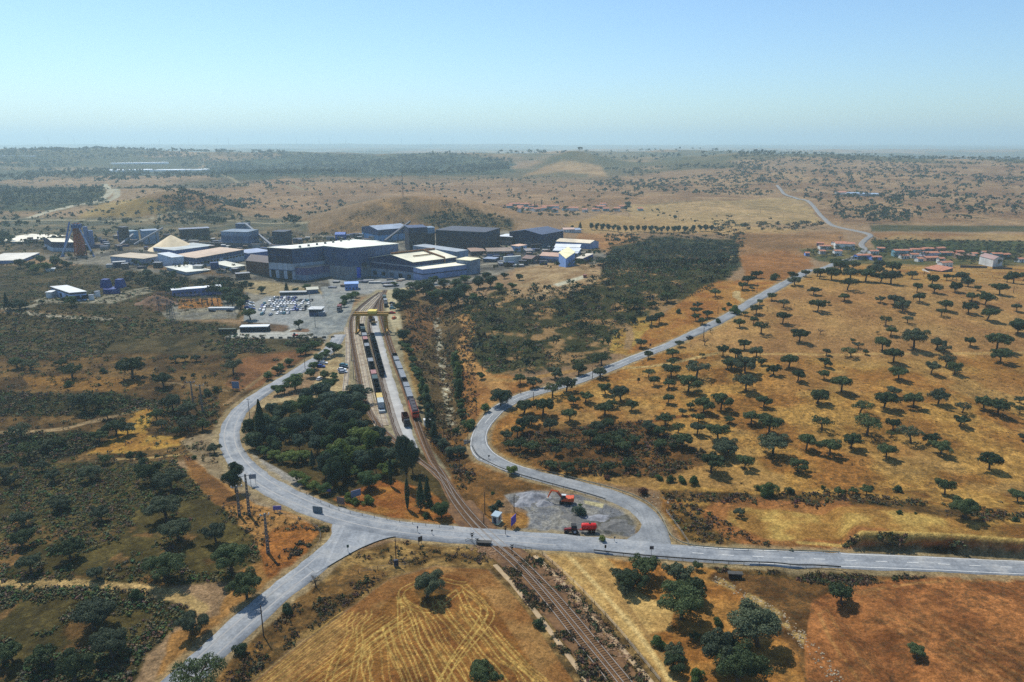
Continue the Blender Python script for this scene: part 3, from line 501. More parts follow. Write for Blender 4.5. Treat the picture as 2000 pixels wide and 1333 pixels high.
def build_rails():
    rust = mat('rusty_ballast', (110, 80, 50), .95, .35, .9, dirt=(74, 52, 34)); bal = mat('pale_ballast', (158, 146, 126), .95, .3, .9, dirt=(120, 98, 76)); steel = mat('rail_steel', (128, 118, 108), .5, .2, .5, metal=.2)
    slp = mat('sleeper_wood', (96, 72, 48), .95, .3, 1); conc = mat('concrete_strip', (168, 166, 160), .9, .15, .25, dirt=(140, 138, 134)); path = mat('pale_gravel', (170, 146, 112), .95, .25, .5, dirt=(140, 118, 88))
    def track(pts, m, w=3.6, off=.16, sl=True, wd=.09):
        P = resample(smooth(G2(pts)), 1.6); r = empty('railway_track', (0, 0, 0))
        root = ribbon('ballast', P, w, m, off, 3); root.name = 'railway_track'; tag(root, kind='structure'); bpy.data.objects.remove(r)
        a = np.array([(p.x, p.y) for p in P]); T = np.gradient(a, axis=0); T /= np.linalg.norm(T, axis=1)[:, None]; N = np.stack([-T[:, 1], T[:, 0]], 1)
        if sl:
            mb = MB(); S = resample(P, .75); s = np.array([(p.x, p.y) for p in S]); T2 = np.gradient(s, axis=0)
            zz = Hz(s[:, 0], s[:, 1])+np.maximum(0, np.hypot(s[:, 0], s[:, 1])-350)**2*9e-7
            for i in range(len(S)): mb.box(-1.25, 1.25, -.13, .13, zz[i]+off, zz[i]+off+.1, 0, math.atan2(T2[i, 1], T2[i, 0])-math.pi/2, (s[i, 0], s[i, 1]))
            mb.build('sleepers', slp, root)
        for sg in (-1, 1):
            o = None; B = a+N*sg*.85; V = []; zz = Hz(B[:, 0], B[:, 1])+np.maximum(0, np.hypot(B[:, 0], B[:, 1])-350)**2*9e-7+off+.1
            h = .17; q = N*wd
            V = np.stack([np.column_stack([B-q, zz]), np.column_stack([B-q, zz+h]), np.column_stack([B+q, zz+h]), np.column_stack([B+q, zz])], 1)
            idx = np.arange(len(B)*4).reshape(-1, 4); F = np.stack([idx[:-1, :3], idx[1:, :3], idx[1:, 1:], idx[:-1, 1:]], -1).reshape(-1, 4)
            npmesh('rail', V.reshape(-1, 3), F, steel, False, parent=root)
        return P
    PM = G2([(1262, 1380), (1110, 1195), (975, 1062)])
    # broad stained bed of the double line in front of the crossing, ballast shoulders
    mid = [((a[0]+b[0])/2, (a[1]+b[1])/2) for a, b in zip(T_MAIN[:10], T_M2[:10])]
    tag(ribbon('ballast_bed', resample(smooth(G2(mid)), 2), 9.5, rust, .10, 6), kind='structure')
    for lat in (-6.1, 6.1): tag(ribbon('cess_path', resample(smooth(G2(mid[:7])), 2), 1.2, path, .12, 2, True, lat), kind='structure')
    M = track(T_MAIN, rust); track(T_M2, rust, 3.2, .15); A = track(T_A, mat('tan_ballast', (132, 104, 78), .95, .3, .9, dirt=(96, 72, 54)), 2.6, .145); B = track(T_B, bal, 3.2, .14, False); C_ = track(T_C, bal, 3.2, .138, False); D = track(T_D, mat('dark_ballast', (96, 84, 74), .95, .3, .9), 3.4, .142); track(T_E, bal, 2.4, .135, False)
    # concrete loading road between the sidings
    tag(ribbon('loading_road', resample(smooth(G2([(803, 880), (793, 850), (780, 815), (769, 780), (759, 745), (749, 710), (741, 675), (733, 645), (728, 618)])), 2), 5.2, conc, .2, 3), kind='structure')
    return M, A, B, C_, D
# ================================================================ TREES AND SCRUB
def leaf_mat(name, a, b, sat=1.0):
    m = bpy.data.materials.new(name); m.use_nodes = True; t = m.node_tree; bs = t.nodes['Principled BSDF']; bs.inputs['Roughness'].default_value = .75; bs.inputs['Specular IOR Level'].default_value = .25
    oi = t.nodes.new('ShaderNodeObjectInfo'); tc = t.nodes.new('ShaderNodeTexCoord'); nz = t.nodes.new('ShaderNodeTexNoise'); nz.inputs['Scale'].default_value = 9; nz.inputs['Detail'].default_value = 3; t.links.new(tc.outputs['Object'], nz.inputs['Vector'])
    ad = t.nodes.new('ShaderNodeMath'); ad.operation = 'MULTIPLY_ADD'; t.links.new(oi.outputs['Random'], ad.inputs[0]); ad.inputs[1].default_value = .95; ad.inputs[2].default_value = -.45
    a2 = t.nodes.new('ShaderNodeMath'); a2.operation = 'ADD'; t.links.new(ad.outputs[0], a2.inputs[0]); mr = t.nodes.new('ShaderNodeMapRange'); mr.inputs[1].default_value = .3; mr.inputs[2].default_value = .7; t.links.new(nz.outputs['Fac'], mr.inputs[0]); t.links.new(mr.outputs[0], a2.inputs[1])
    mx = t.nodes.new('ShaderNodeMix'); mx.data_type = 'RGBA'; mx.inputs[6].default_value = (*a, 1); mx.inputs[7].default_value = (*b, 1); t.links.new(a2.outputs[0], mx.inputs[0]); t.links.new(mx.outputs[2], bs.inputs['Base Color'])
    tr = t.nodes.new('ShaderNodeBsdfTranslucent'); t.links.new(mx.outputs[2], tr.inputs[0]); ms = t.nodes.new('ShaderNodeMixShader'); ms.inputs[0].default_value = .22
    o = t.nodes['Material Output']; t.links.new(bs.outputs[0], ms.inputs[1]); t.links.new(tr.outputs[0], ms.inputs[2]); t.links.new(ms.outputs[0], o.inputs[0])
    return m
def leaf_quads(P, Nn, size, rng, asp=.75):
    """P (n,3) centres, Nn (n,3) rough normals -> V (4n,3), F"""
    n = len(P); N = Nn+rng.normal(0, .55, (n, 3)); N /= np.linalg.norm(N, axis=1)[:, None]+1e-9
    a = rng.normal(0, 1, (n, 3)); a -= (a*N).sum(1)[:, None]*N; a /= np.linalg.norm(a, axis=1)[:, None]+1e-9; b = np.cross(N, a)
    s = (size*rng.uniform(.6, 1.35, n))[:, None] if np.isscalar(size) else (size*rng.uniform(.6, 1.35, n))[:, None]
    V = np.stack([P-a*s-b*s*asp*.5, P+a*s*.3-b*s*asp, P+a*s+b*s*asp*.5, P-a*s*.3+b*s*asp], 1)
    return V.reshape(-1, 3), np.arange(4*n).reshape(-1, 4)
def clump_points(centres, radii, n, rng, squash=.7, low=.25):
    k = rng.choice(len(centres), n, p=radii**2/np.sum(radii**2)); d = rng.normal(0, 1, (n, 3)); d /= np.linalg.norm(d, axis=1)[:, None]
    fl = (d[:, 2] < -low) & (rng.random(n) < .6); d[fl, 2] *= -1
    rr = radii[k]*rng.uniform(.72, 1.06, n); P = centres[k]+d*rr[:, None]*np.array([1, 1, squash]); return P, d
TREE_LIB = {}
def lib(kind, var, hi=False):
    """unit tree meshes (crown width 1): returns (crown mesh, trunk mesh)"""
    key = (kind, var, hi)
    if key in TREE_LIB: return TREE_LIB[key]
    rng = np.random.default_rng(hash((kind, var)) % 1000 if False else sum(map(ord, kind))*13+var*7+1); mul = 3.2 if hi else 1
    bark = mat('bark', (78, 66, 56), .95, .3, 6); T = MB()
    def limb(a, b, r0, r1, bend=.05, n=6):
        a, b = Vector(a), Vector(b); pts = []
        off = Vector(rng.normal(0, bend, 3))
        for i in range(5): t = i/4; pts.append(a.lerp(b, t)+off*math.sin(math.pi*t))
        T.tube(pts, [r0+(r1-r0)*i/4 for i in range(5)], n)
    if kind in ('oak', 'sparse', 'dead'):
        th = rng.uniform(.26, .36); lean = rng.uniform(-.09, .09, 2); top = (lean[0], lean[1], th)
        nl = int(rng.integers(5, 9)); limb((0, 0, -.05), top, .042, .034, .02, 8)
        C = []; Rr = []
        for i in range(nl):
            a = 2*math.pi*(i+rng.uniform(-.3, .3))/nl; q = rng.uniform(.22, .36); c = np.array([top[0]+math.cos(a)*q, top[1]+math.sin(a)*q, th+rng.uniform(.06, .20)])
            limb(top, tuple(c), .024, .010, .03); C.append(c); Rr.append(rng.uniform(.12, .17))
            for _ in range(3 if kind == 'oak' else 2):
                c2 = c+rng.normal(0, 1, 3)*np.array([.085, .085, .035]); C.append(c2); Rr.append(rng.uniform(.07, .125)); limb(tuple(c*.6+np.array(top)*.4), tuple(c2), .010, .004, .02, 4)
        for _ in range(9 if kind == 'oak' else 3):
            a = rng.uniform(0, 6.28); q = abs(rng.normal(0, .17)); c = np.array([top[0]+math.cos(a)*q, top[1]+math.sin(a)*q, th+rng.uniform(.17, .28)]); C.append(c); Rr.append(rng.uniform(.09, .15)); limb(top, tuple(c), .016, .006, .03, 5)
        C = np.array(C); Rr = np.array(Rr)
        if kind == 'dead':
            for c in C:
                for _ in range(3): e = c+rng.normal(0, .07, 3)+np.array([0, 0, .03]); limb(tuple(c), tuple(e), .006, .002, .01, 4)
            P, d = clump_points(C, Rr*.8, 260, rng); V, F = leaf_quads(P, d, .012, rng)
        else:
            n = int((5200 if kind == 'oak' else 1500)*mul); P, d = clump_points(C, Rr, n, rng, .85)
            V, F = leaf_quads(P, d, .022/(mul**.45), rng)
    elif kind == 'bush':
        C = []; Rr = []
        for _ in range(11): a = rng.uniform(0, 6.28); q = rng.uniform(0, .33); C.append((math.cos(a)*q, math.sin(a)*q, rng.uniform(.12, .42)*(1-q))); Rr.append(rng.uniform(.13, .22))
        C = np.array(C); P, d = clump_points(C, np.array(Rr), int(2600*mul), rng, .9); P[:, 2] = np.maximum(P[:, 2], .01); V, F = leaf_quads(P, d, .026/(mul**.45), rng); limb((0, 0, -.05), (0, 0, .2), .03, .02)
    elif kind == 'round':       # broad garden or roadside tree
        th = .2; limb((0, 0, -.05), (0, 0, th+.3), .035, .02, .02, 7); C = []; Rr = []
        for _ in range(26):
            v = rng.normal(0, 1, 3); v /= np.linalg.norm(v); q = rng.uniform(.1, .34); c = np.array([0, 0, th+.38])+v*q*np.array([1.05, 1.05, .95]); C.append(c); Rr.append(rng.uniform(.11, .18))
            if rng.random() < .4: limb((0, 0, th), tuple(c), .014, .004, .03, 4)
        P, d = clump_points(np.array(C), np.array(Rr), int(6000*mul), rng, .85, .5); V, F = leaf_quads(P, d, .022/(mul**.45), rng)
    elif kind == 'poplar':      # tall and loose
        limb((0, 0, -.05), (0, 0, 1.9), .04, .008, .02, 6); C = []; Rr = []
        for i in range(26): z = .35+1.75*i/25; q = rng.uniform(0, .26)*(1-abs(z-1)/1.6); a = rng.uniform(0, 6.28); C.append((math.cos(a)*q, math.sin(a)*q, z)); Rr.append(rng.uniform(.14, .24)*(1.1-.4*z/2))
        P, d = clump_points(np.array(C), np.array(Rr), int(5200*mul), rng, 1.2, .9); V, F = leaf_quads(P, d, .026/(mul**.45), rng)
    elif kind == 'conifer':
        limb((0, 0, -.05), (0, 0, 2.0), .04, .006, .01, 6); n = int(6500*mul); z = rng.uniform(.12, 1, n)**.8*2.05; lay = .75+.25*np.abs(np.sin(z*16)); q = (1-z/2.1)*.5*lay*np.sqrt(rng.uniform(.25, 1, n))+.012; a = rng.uniform(0, 6.28, n); q = q*(.85+.2*np.sin(a*5+z*9))
        P = np.stack([np.cos(a)*q, np.sin(a)*q, z-q*.25], 1); d = np.stack([np.cos(a), np.sin(a), np.full(n, .5)], 1); V, F = leaf_quads(P, d, .026/(mul**.45), rng)
    elif kind == 'cypress':
        limb((0, 0, -.1), (0, 0, 5.4), .07, .01, .0, 6); n = int(3200*mul); z = rng.uniform(.04, 1, n); q = .5*np.sin(np.clip(z*1.15, 0, 1)**.7*math.pi*.5+.02)*np.clip((1-z)*2.4, 0, 1)**.55*np.sqrt(rng.uniform(.45, 1, n)); a = rng.uniform(0, 6.28, n); P = np.stack([np.cos(a)*q, np.sin(a)*q, z*5.8], 1); d = np.stack([np.cos(a), np.sin(a), np.full(n, .7)], 1); V, F = leaf_quads(P, d, .075, rng)
    me = bpy.data.meshes.new('crown'); me.vertices.add(len(V)); me.vertices.foreach_set('co', V.astype(np.float32).ravel()); m = len(F); me.loops.add(m*4); me.loops.foreach_set('vertex_index', F.astype(np.int32).ravel()); me.polygons.add(m); me.polygons.foreach_set('loop_start', np.arange(0, m*4, 4, dtype=np.int32)); me.polygons.foreach_set('loop_total', np.full(m, 4, np.int32)); me.update(calc_edges=True)
    tr = bpy.data.meshes.new('trunk'); tr.from_pydata(T.v, [], T.f); tr.materials.append(bark); tr.polygons.foreach_set('use_smooth', [True]*len(T.f))
    TREE_LIB[key] = (me, tr); return TREE_LIB[key]
LEAF = {'oak': leaf_mat('oak_leaves', (.030, .050, .020), (.098, .132, .048)), 'grey': leaf_mat('greyish_leaves', (.046, .064, .036), (.105, .128, .066)), 'green': leaf_mat('green_leaves', (.038, .070, .022), (.080, .135, .036)),
        'lime': leaf_mat('light_green_leaves', (.085, .130, .022), (.150, .190, .040)), 'dark': leaf_mat('dark_leaves', (.026, .050, .024), (.062, .100, .042)), 'red': leaf_mat('red_leaves', (.085, .030, .022), (.13, .055, .035)), 'blue': leaf_mat('blue_green_leaves', (.032, .060, .038), (.072, .108, .062))}
MCOPY = {}
def tree(kind, p, width, col='oak', name='holm_oak', label=None, cat='tree', group=None, hi=False, h=None, rz=None, shape=None):
    """p: Vector at the trunk's foot; width in m; h: height in m (optional)"""
    v = random.randrange(9 if kind == 'oak' else 3); cm, tm = lib(kind, v, hi); key = (cm.name, col)
    if key not in MCOPY: c = cm.copy(); c.materials.append(LEAF[col]); MCOPY[key] = c
    e = empty(name, (p.x, p.y, p.z-.1), random.uniform(0, 6.28) if rz is None else rz, label, cat, group)
    zmax = {'oak': .66, 'sparse': .66, 'dead': .7, 'bush': .62, 'round': 1.0, 'poplar': 2.15, 'conifer': 2.05, 'cypress': 5.8}[kind]
    e.scale = (width*random.uniform(.94, 1.06), width*random.uniform(.86, 1.06), (h/zmax if h else width*random.uniform(.92, 1.12)))
    for nm, me in (('crown', MCOPY[key]), ('trunk', tm)): o = bpy.data.objects.new(nm, me); COL.objects.link(o); o.parent = e
    return e
OAKS = '''1396,581,27 1273,636,26 1288,632,28 1363,603,20 1356,614,20 1381,621,21 1359,627,18 1371,634,22 1449,566,22 1458,556,28 1477,544,24 1470,568,12 1415,540,21 1444,639,26 1477,614,24 1483,596,15 1455,617,13 1471,633,20 1486,653,34 1326,678,19 1373,699,15 1314,700,28 1266,700,22 1413,696,28 1436,700,27 1453,683,27 1476,700,33 1252,680,25 1239,603,28 1273,602,22 1303,591,30
1553,558,28 1547,545,22 1507,587,20 1589,577,23 1595,609,34 1618,596,10 1649,588,22 1655,567,36 1528,633,31 1561,668,38 1472,633,20 1730,636,27 1739,655,25 1713,653,8 1724,687,38 1664,669,12 1662,699,32 1689,693,15 1613,694,19 1540,718,38 1595,540,24 1575,541,22 1601,545,26 1625,547,36 1640,533,30 1660,549,34 1665,528,26 1690,551,36 1707,540,30 1720,553,30 1715,528,28 1741,536,34 1650,522,24 1630,522,22 1741,556,40
1781,545,22 1821,555,26 1790,571,24 1823,572,28 1794,591,27 1850,548,18 1861,546,14 1878,552,30 1890,560,27 1865,571,28 1910,568,15 1952,576,31 1967,552,18 1980,554,30 2000,548,26 1720,592,20 1744,597,34 1764,609,33 1848,607,29 1837,618,25 1897,589,30 1923,597,33 1893,612,30 1927,625,36 1985,608,21 1785,683,50 1829,683,34 1843,692,28 1896,677,26 1947,683,45 1847,718,38 1953,708,40 1745,708,39
1267,736,25 1277,753,25 1311,715,22 1354,719,22 1311,737,36 1360,740,50 1305,758,27 1345,765,52 1213,784,42 1234,802,28 1304,788,28 1420,721,24 1429,722,34 1457,731,48 1486,714,20 1458,766,46 1408,800,46 1375,807,44 1350,800,20 1492,796,34 1467,829,36 1333,812,18 1266,845,32 1300,832,36 1285,852,30 1325,845,30 1361,850,34 1362,826,30 1402,860,46 1425,827,22 1331,876,44 1290,882,32 1416,888,46 1312,878,18 1238,868,30 1208,862,34 1216,886,36
1510,733,31 1557,745,31 1612,718,29 1610,741,24 1643,765,46 1595,789,43 1680,808,42 1727,798,46 1745,775,28 1605,841,42 1502,850,56 1510,888,58 1573,879,43 1692,852,60 1662,876,42 1617,890,50 1559,921,40 1818,731,33 1865,731,31 1755,742,37 1782,797,43 1832,789,41 1878,807,37 1874,832,32 1923,801,42 1950,812,48 1992,808,26 1991,787,20 1745,841,33 1740,855,22 1778,867,48 1817,867,34 1837,887,42 1731,897,40 1999,862,20
1388,924,54 1416,897,48 1452,916,40 1443,1010,25 1932,917,48 1845,967,40 1887,1014,64 1989,982,34 1692,967,28 1636,970,24 1665,965,20
1482,1262,122 1645,1180,56 1792,1286,38 1215,1142,46 1237,1154,64 1262,1130,60 1320,1144,60 1361,1115,24 1221,1162,28 1330,1210,94 1352,1175,60 1358,1252,24 1316,1308,50 1317,1290,44 1408,1305,110 1440,1345,110 833,1167,70 941,1350,76
137,1095,60 61,1121,52 40,1070,50 200,1017,44 52,1030,44 120,1002,40 325,1018,70 350,1055,66 424,1060,56 322,1132,78 452,1118,84 191,1130,36 482,1168,66 185,1232,84 375,1238,66 222,1288,76 26,1292,60 86,1305,60 147,1338,84 395,1350,114
259,739,60 142,739,42 60,726,36 34,721,32 120,719,24 320,755,42 343,708,20 362,706,20 383,706,20 456,731,38 452,710,28 165,807,50 195,800,46 211,818,28 226,854,50 250,850,32 194,865,38 307,823,34 316,836,26 346,852,26 368,842,44 395,842,34 340,805,44 366,812,40 58,897,46 40,860,46 92,881,36 118,876,32 418,886,33 205,907,26 82,920,28 108,942,36 178,939,46 297,944,56 335,960,64 10,940,40 30,948,30 118,992,36
1016,751,28 1043,757,32 1085,740,34 1079,776,40 1107,766,42 1172,738,32 1130,734,32 1175,715,38 1022,808,42 1060,813,46 1037,832,30 1020,844,38 1072,843,36 1113,822,38 1119,792,30 1143,786,32 1182,771,30 1181,811,42 1077,874,30 988,862,30 1010,855,30 1016,880,34 1038,885,34 995,877,26 1166,847,34 1188,838,30 1119,884,34 1152,864,32 1175,878,40 1205,872,30 1085,890,26 1195,798,26 1108,925,34 1135,921,34 1187,925,30 1075,918,28 1230,918,30
490,625,34 585,643,24'''
OTHER = '''round:948,806,24,green round:1000,927,24,lime conifer:512,868,46,dark,86 round:978,794,48,dark bush:917,838,40,green bush:891,847,24,green
round:524,742,22,green round:542,731,24,green round:565,715,22,green round:549,724,20,green round:587,695,22,green round:597,692,28,green round:616,682,22,green round:599,665,10,dark round:652,693,36,green round:637,700,24,green round:623,708,24,green round:613,722,22,green
round:607,738,26,green round:577,762,44,green round:556,769,30,green round:541,772,28,green round:610,770,16,green round:643,768,42,green round:634,740,22,green round:653,742,20,green
round:515,892,30,green round:520,893,30,green round:536,900,30,lime round:552,905,28,lime round:573,907,38,lime round:598,903,34,lime round:585,898,26,lime conifer:611,914,22,blue,34 round:652,950,46,dark,58 round:580,942,34,lime round:597,950,28,lime round:613,960,28,lime round:634,966,32,green round:705,892,34,lime round:735,902,30,green round:720,955,50,green round:683,934,24,green round:722,908,40,green
round:640,905,34,blue round:660,890,30,dark round:690,900,34,dark round:745,900,36,green round:765,920,34,green round:700,930,30,green round:672,915,28,green round:780,890,30,dark round:757,868,24,dark
round:795,948,46,blue,104 round:806,925,34,blue,60 cypress:763.5,950,9,dark,55 cypress:796,995,10,dark,58 conifer:822,999,30,dark,64 conifer:835,985,26,dark,54 round:862,1012,46,green bush:838,990,26,green bush:831,1011,20,green bush:682,977,30,lime bush:720,984,34,lime bush:694,985,24,lime
round:788,667,34,dark round:785,681,20,green round:800,692,20,green round:806,710,20,green round:812,732,22,green round:821,750,22,green round:795,685,20,green round:806,722,18,dark round:817,738,20,green round:823,760,18,green round:829,776,20,dark round:833,795,20,dark round:840,812,20,green round:843,830,20,dark round:846,848,18,dark round:856,866,20,blue poplar:825,768,16,green,30 poplar:833,786,18,green,34 poplar:836,804,18,dark,34 round:820,786,17,blue round:821,804,17,blue poplar:836,822,18,dark,34 poplar:836,840,17,dark,32 poplar:848,858,16,dark,32 round:865,876,26,blue round:880,892,28,blue round:899,892,30,blue
round:888,704,18,green round:893,733,20,green round:897,752,18,green round:899,793,20,green round:903,820,20,dark poplar:891,722,22,green,34 poplar:894,742,18,lime,34 poplar:895,760,17,green,36 poplar:898,782,20,green,40 round:900,800,20,green round:901,812,20,green round:939,741,20,green
round:783,597,46,dark round:777,606,20,dark round:800,588,32,dark round:833,578,44,dark round:815,570,30,dark round:882,602,56,dark round:850,590,34,green round:905,580,38,dark round:866,564,28,dark round:848,555,22,dark round:925,592,26,green round:892,566,30,dark round:975,572,26,green round:1000,566,20,green round:959,562,34,dark round:935,564,34,dark round:908,554,24,green round:985,545,18,dark round:1015,548,18,dark round:770,560,14,green round:800,564,18,dark round:950,548,24,dark
round:455,600,34,dark round:470,603,26,dark round:445,592,28,dark round:462,586,30,dark round:440,578,24,green round:420,576,26,green round:480,590,20,dark round:578,573,16,dark conifer:560,571,14,dark,20 round:599,569,20,green round:511,573,20,dark round:490,563,16,dark round:478,560,16,dark round:675,592,22,green round:686,588,22,green round:672,600,18,green round:695,582,18,green
conifer:15,606,20,dark,34 round:40,604,26,dark round:25,606,24,dark round:50,602,18,dark round:140,598,28,green round:125,590,14,blue round:82,594,12,dark
round:70,535,26,lime round:92,530,24,lime round:60,528,24,green round:40,524,26,dark round:110,522,30,dark round:130,526,24,dark round:80,515,22,green round:255,540,14,dark round:288,542,22,dark round:8,470,26,dark round:22,474,20,dark round:2,478,20,dark
round:1133,990,10,green round:1060,470,10,green bush:963,998,22,blue bush:975,988,20,blue bush:962,965,10,green bush:1131,1008,38,blue round:1176,1059,19,lime
bush:1753,961,24,dark bush:1542,965,26,dark bush:1500,966,46,green bush:1480,958,20,green bush:1286,938,19,green bush:1310,941,23,green bush:1330,943,22,green bush:1355,946,29,green bush:1607,955,14,green bush:1546,1078,14,dark bush:1257,967,26,red bush:1186,936,18,red bush:1756,1004,16,green bush:1788,1004,8,green bush:1983,1018,18,dark bush:1701,955,14,dark
bush:470,1275,42,dark bush:559,1198,33,dark bush:266,1168,36,dark bush:1053,1224,34,dark bush:1053,1099,20,dark bush:1284,1262,38,green bush:1400,1222,28,green bush:1360,1325,40,green bush:202,729,20,dark bush:135,755,22,green bush:195,754,8,dark bush:357,742,13,dark bush:378,735,12,dark bush:404,773,24,dark bush:423,766,22,dark bush:255,893,20,dark bush:275,894,22,dark bush:280,905,22,dark bush:380,897,14,green bush:306,893,12,green
round:460,962,50,dark,58 bush:1326,612,17,dark bush:1401,631,17,green bush:1423,597,13,green bush:1414,606,12,green bush:1435,613,28,green bush:1513,547,24,green bush:1236,630,20,dark bush:1247,743,10,dark round:1988,652,40,dark
sparse:1529,602,27,grey sparse:1772,631,22,grey sparse:1677,681,20,grey dead:1601,653,16,grey dead:1377,675,22,grey dead:1387,650,13,grey dead:619,1147,32,grey dead:420,738,16,grey dead:1016,770,12,grey sparse:1440,700,20,grey
round:1118,446,8,dark conifer:1133,448,12,dark,14 round:1165,449,8,dark round:1176,450,9,dark round:1318,428,10,dark round:1224,412,16,dark conifer:1044,409,4,dark,18 conifer:1047,408,4,dark,12 conifer:1058,402,4,dark,14 round:1226,404,14,dark'''
AVENUE = [(1155, 449), (1166, 449), (1177, 450), (1188, 451), (1199, 452), (1208, 454), (1221, 454), (1234, 454), (1246, 453), (1258, 454), (1271, 454), (1282, 455), (1293, 455), (1304, 455), (1316, 455), (1325, 454), (1338, 455), (1354, 453), (1367, 452), (1378, 452), (1390, 453)]
ZONES = [([(1500, 950), (2100, 940), (2100, 1400), (1150, 1400), (1150, 1100), (1290, 960)], 'by the lower road fields'), ([(0, 680), (480, 690), (430, 900), (0, 900)], 'on the left terraces'),
 ([(0, 880), (540, 900), (520, 1400), (0, 1400)], 'in the left scrub'), ([(900, 700), (1240, 760), (1260, 930), (960, 930)], 'above the inner road bend'), ([(560, 560), (1240, 1), (1240, 700), (560, 700)], 'in the scrub below the mine'),
 ([(700, 1100), (1150, 1100), (1150, 1400), (700, 1400)], 'in the stubble field'), ([(1200, 500), (1500, 500), (1500, 700), (1200, 700)], 'beside the straight road'), ([(1500, 500), (2100, 500), (2100, 700), (1500, 700)], 'on the slope below the village'),
 ([(1200, 700), (2100, 700), (2100, 950), (1200, 950)], 'on the open golden hillside')]
def inpoly(x, y, P):
    c = False; n = len(P)
    for i in range(n):
        a, b = P[i]; d, e = P[(i+1) % n]
        if (b > y) != (e > y) and x < a+(y-b)*(d-a)/(e-b): c = not c
    return c
def where(x, y):
    return f'{max(0, min(99.5, x/20)):.1f}% across and {max(0, min(99.5, y/13.33)):.1f}% down the photo'
def zone(x, y):
    for P, t in ZONES:
        if inpoly(x, y, P): return t
    return 'on the dry land'
_t1 = 'first second third fourth fifth sixth seventh eighth ninth'.split(); ORD = _t1+'tenth eleventh twelfth thirteenth fourteenth fifteenth sixteenth seventeenth eighteenth nineteenth twentieth'.split()+['twenty-'+q for q in _t1]+['thirtieth']+['thirty-'+q for q in _t1]
def rowcol(pts, word, per=9):
    """names places in a crowd: rows from back to front, then left to right"""
    S = sorted(pts, key=lambda q: q[1]); out = {}
    for r in range(0, len(S), per):
        for i, q in enumerate(sorted(S[r:r+per])): out[q] = f'{ORD[r//per]} {word}, {ORD[i]} from left'
    return out
LM = [(690, 700, 'beside the sidings'), (560, 700, 'along the left mine road'), (600, 860, 'round the dense grove'), (575, 925, 'beside the left road bend'), (730, 960, 'on the orange lawn'), (820, 740, 'right of the running line'), (893, 760, 'along the stream bed'), (450, 590, 'beside the substation'), (840, 570, 'below the gabled hall'), (60, 520, 'left of the headframe'), (40, 600, 'left of the panelled hall'), (140, 590, 'at the panelled hall'), (560, 570, 'behind the car park'), (680, 590, 'above the gantry crane'),
 (1300, 950, 'on the slope behind the fork'), (1600, 970, 'along the hillside ditch'), (1900, 980, 'at the right edge ditch'), (300, 860, 'on the left terraces'), (130, 740, 'on the upper left terrace'), (400, 760, 'by the distant pole pair'), (480, 1180, 'beside the south road'), (266, 1168, 'along the pale scrub path'), (1060, 1150, 'along the rail cutting'), (1350, 1260, 'by the sandy track'), (1400, 620, 'left of the straight road'), (1550, 610, 'right of the straight road'), (1980, 650, 'at the right photo edge'), (1000, 800, 'beside the inner road bend'), (970, 985, 'behind the gravel heap'), (1140, 1010, 'on the gravel lot'), (1120, 445, 'behind the blue warehouse'), (1045, 405, 'at the distant hamlet'), (1750, 640, 'on the upper oak slope'), (1250, 800, 'among the hillside oaks'), (20, 470, 'at the far left'), (1545, 1070, 'at the eastern road')]
def relabel():
    zs = {}
    for i, (x, y, z, s) in enumerate(OAKL): zs.setdefault(z, []).append((x, y, i))
    for z, L in zs.items():
        m = {(x, y): i for x, y, i in L}
        for q, t in rowcol(list(m), 'row').items(): OAKO[m[q]]['label'] = f'{OAKL[m[q]][3]} oak {z}, {t}'
    g = {}
    for i, (k, c, x, y) in enumerate(OTH):
        l = min(LM, key=lambda q: (q[0]-x)**2+((q[1]-y)*1.5)**2)[2]; g.setdefault((k, c, l), []).append((x, i))
    for (k, c, l), L in g.items():
        for n, (x, i) in enumerate(sorted(L)): OTHO[i]['label'] += ' '+l+('' if len(L) == 1 else f', {ORD[n]} from left')
OAKL = []; OAKO = []; OTH = []; OTHO = []; GRO = []
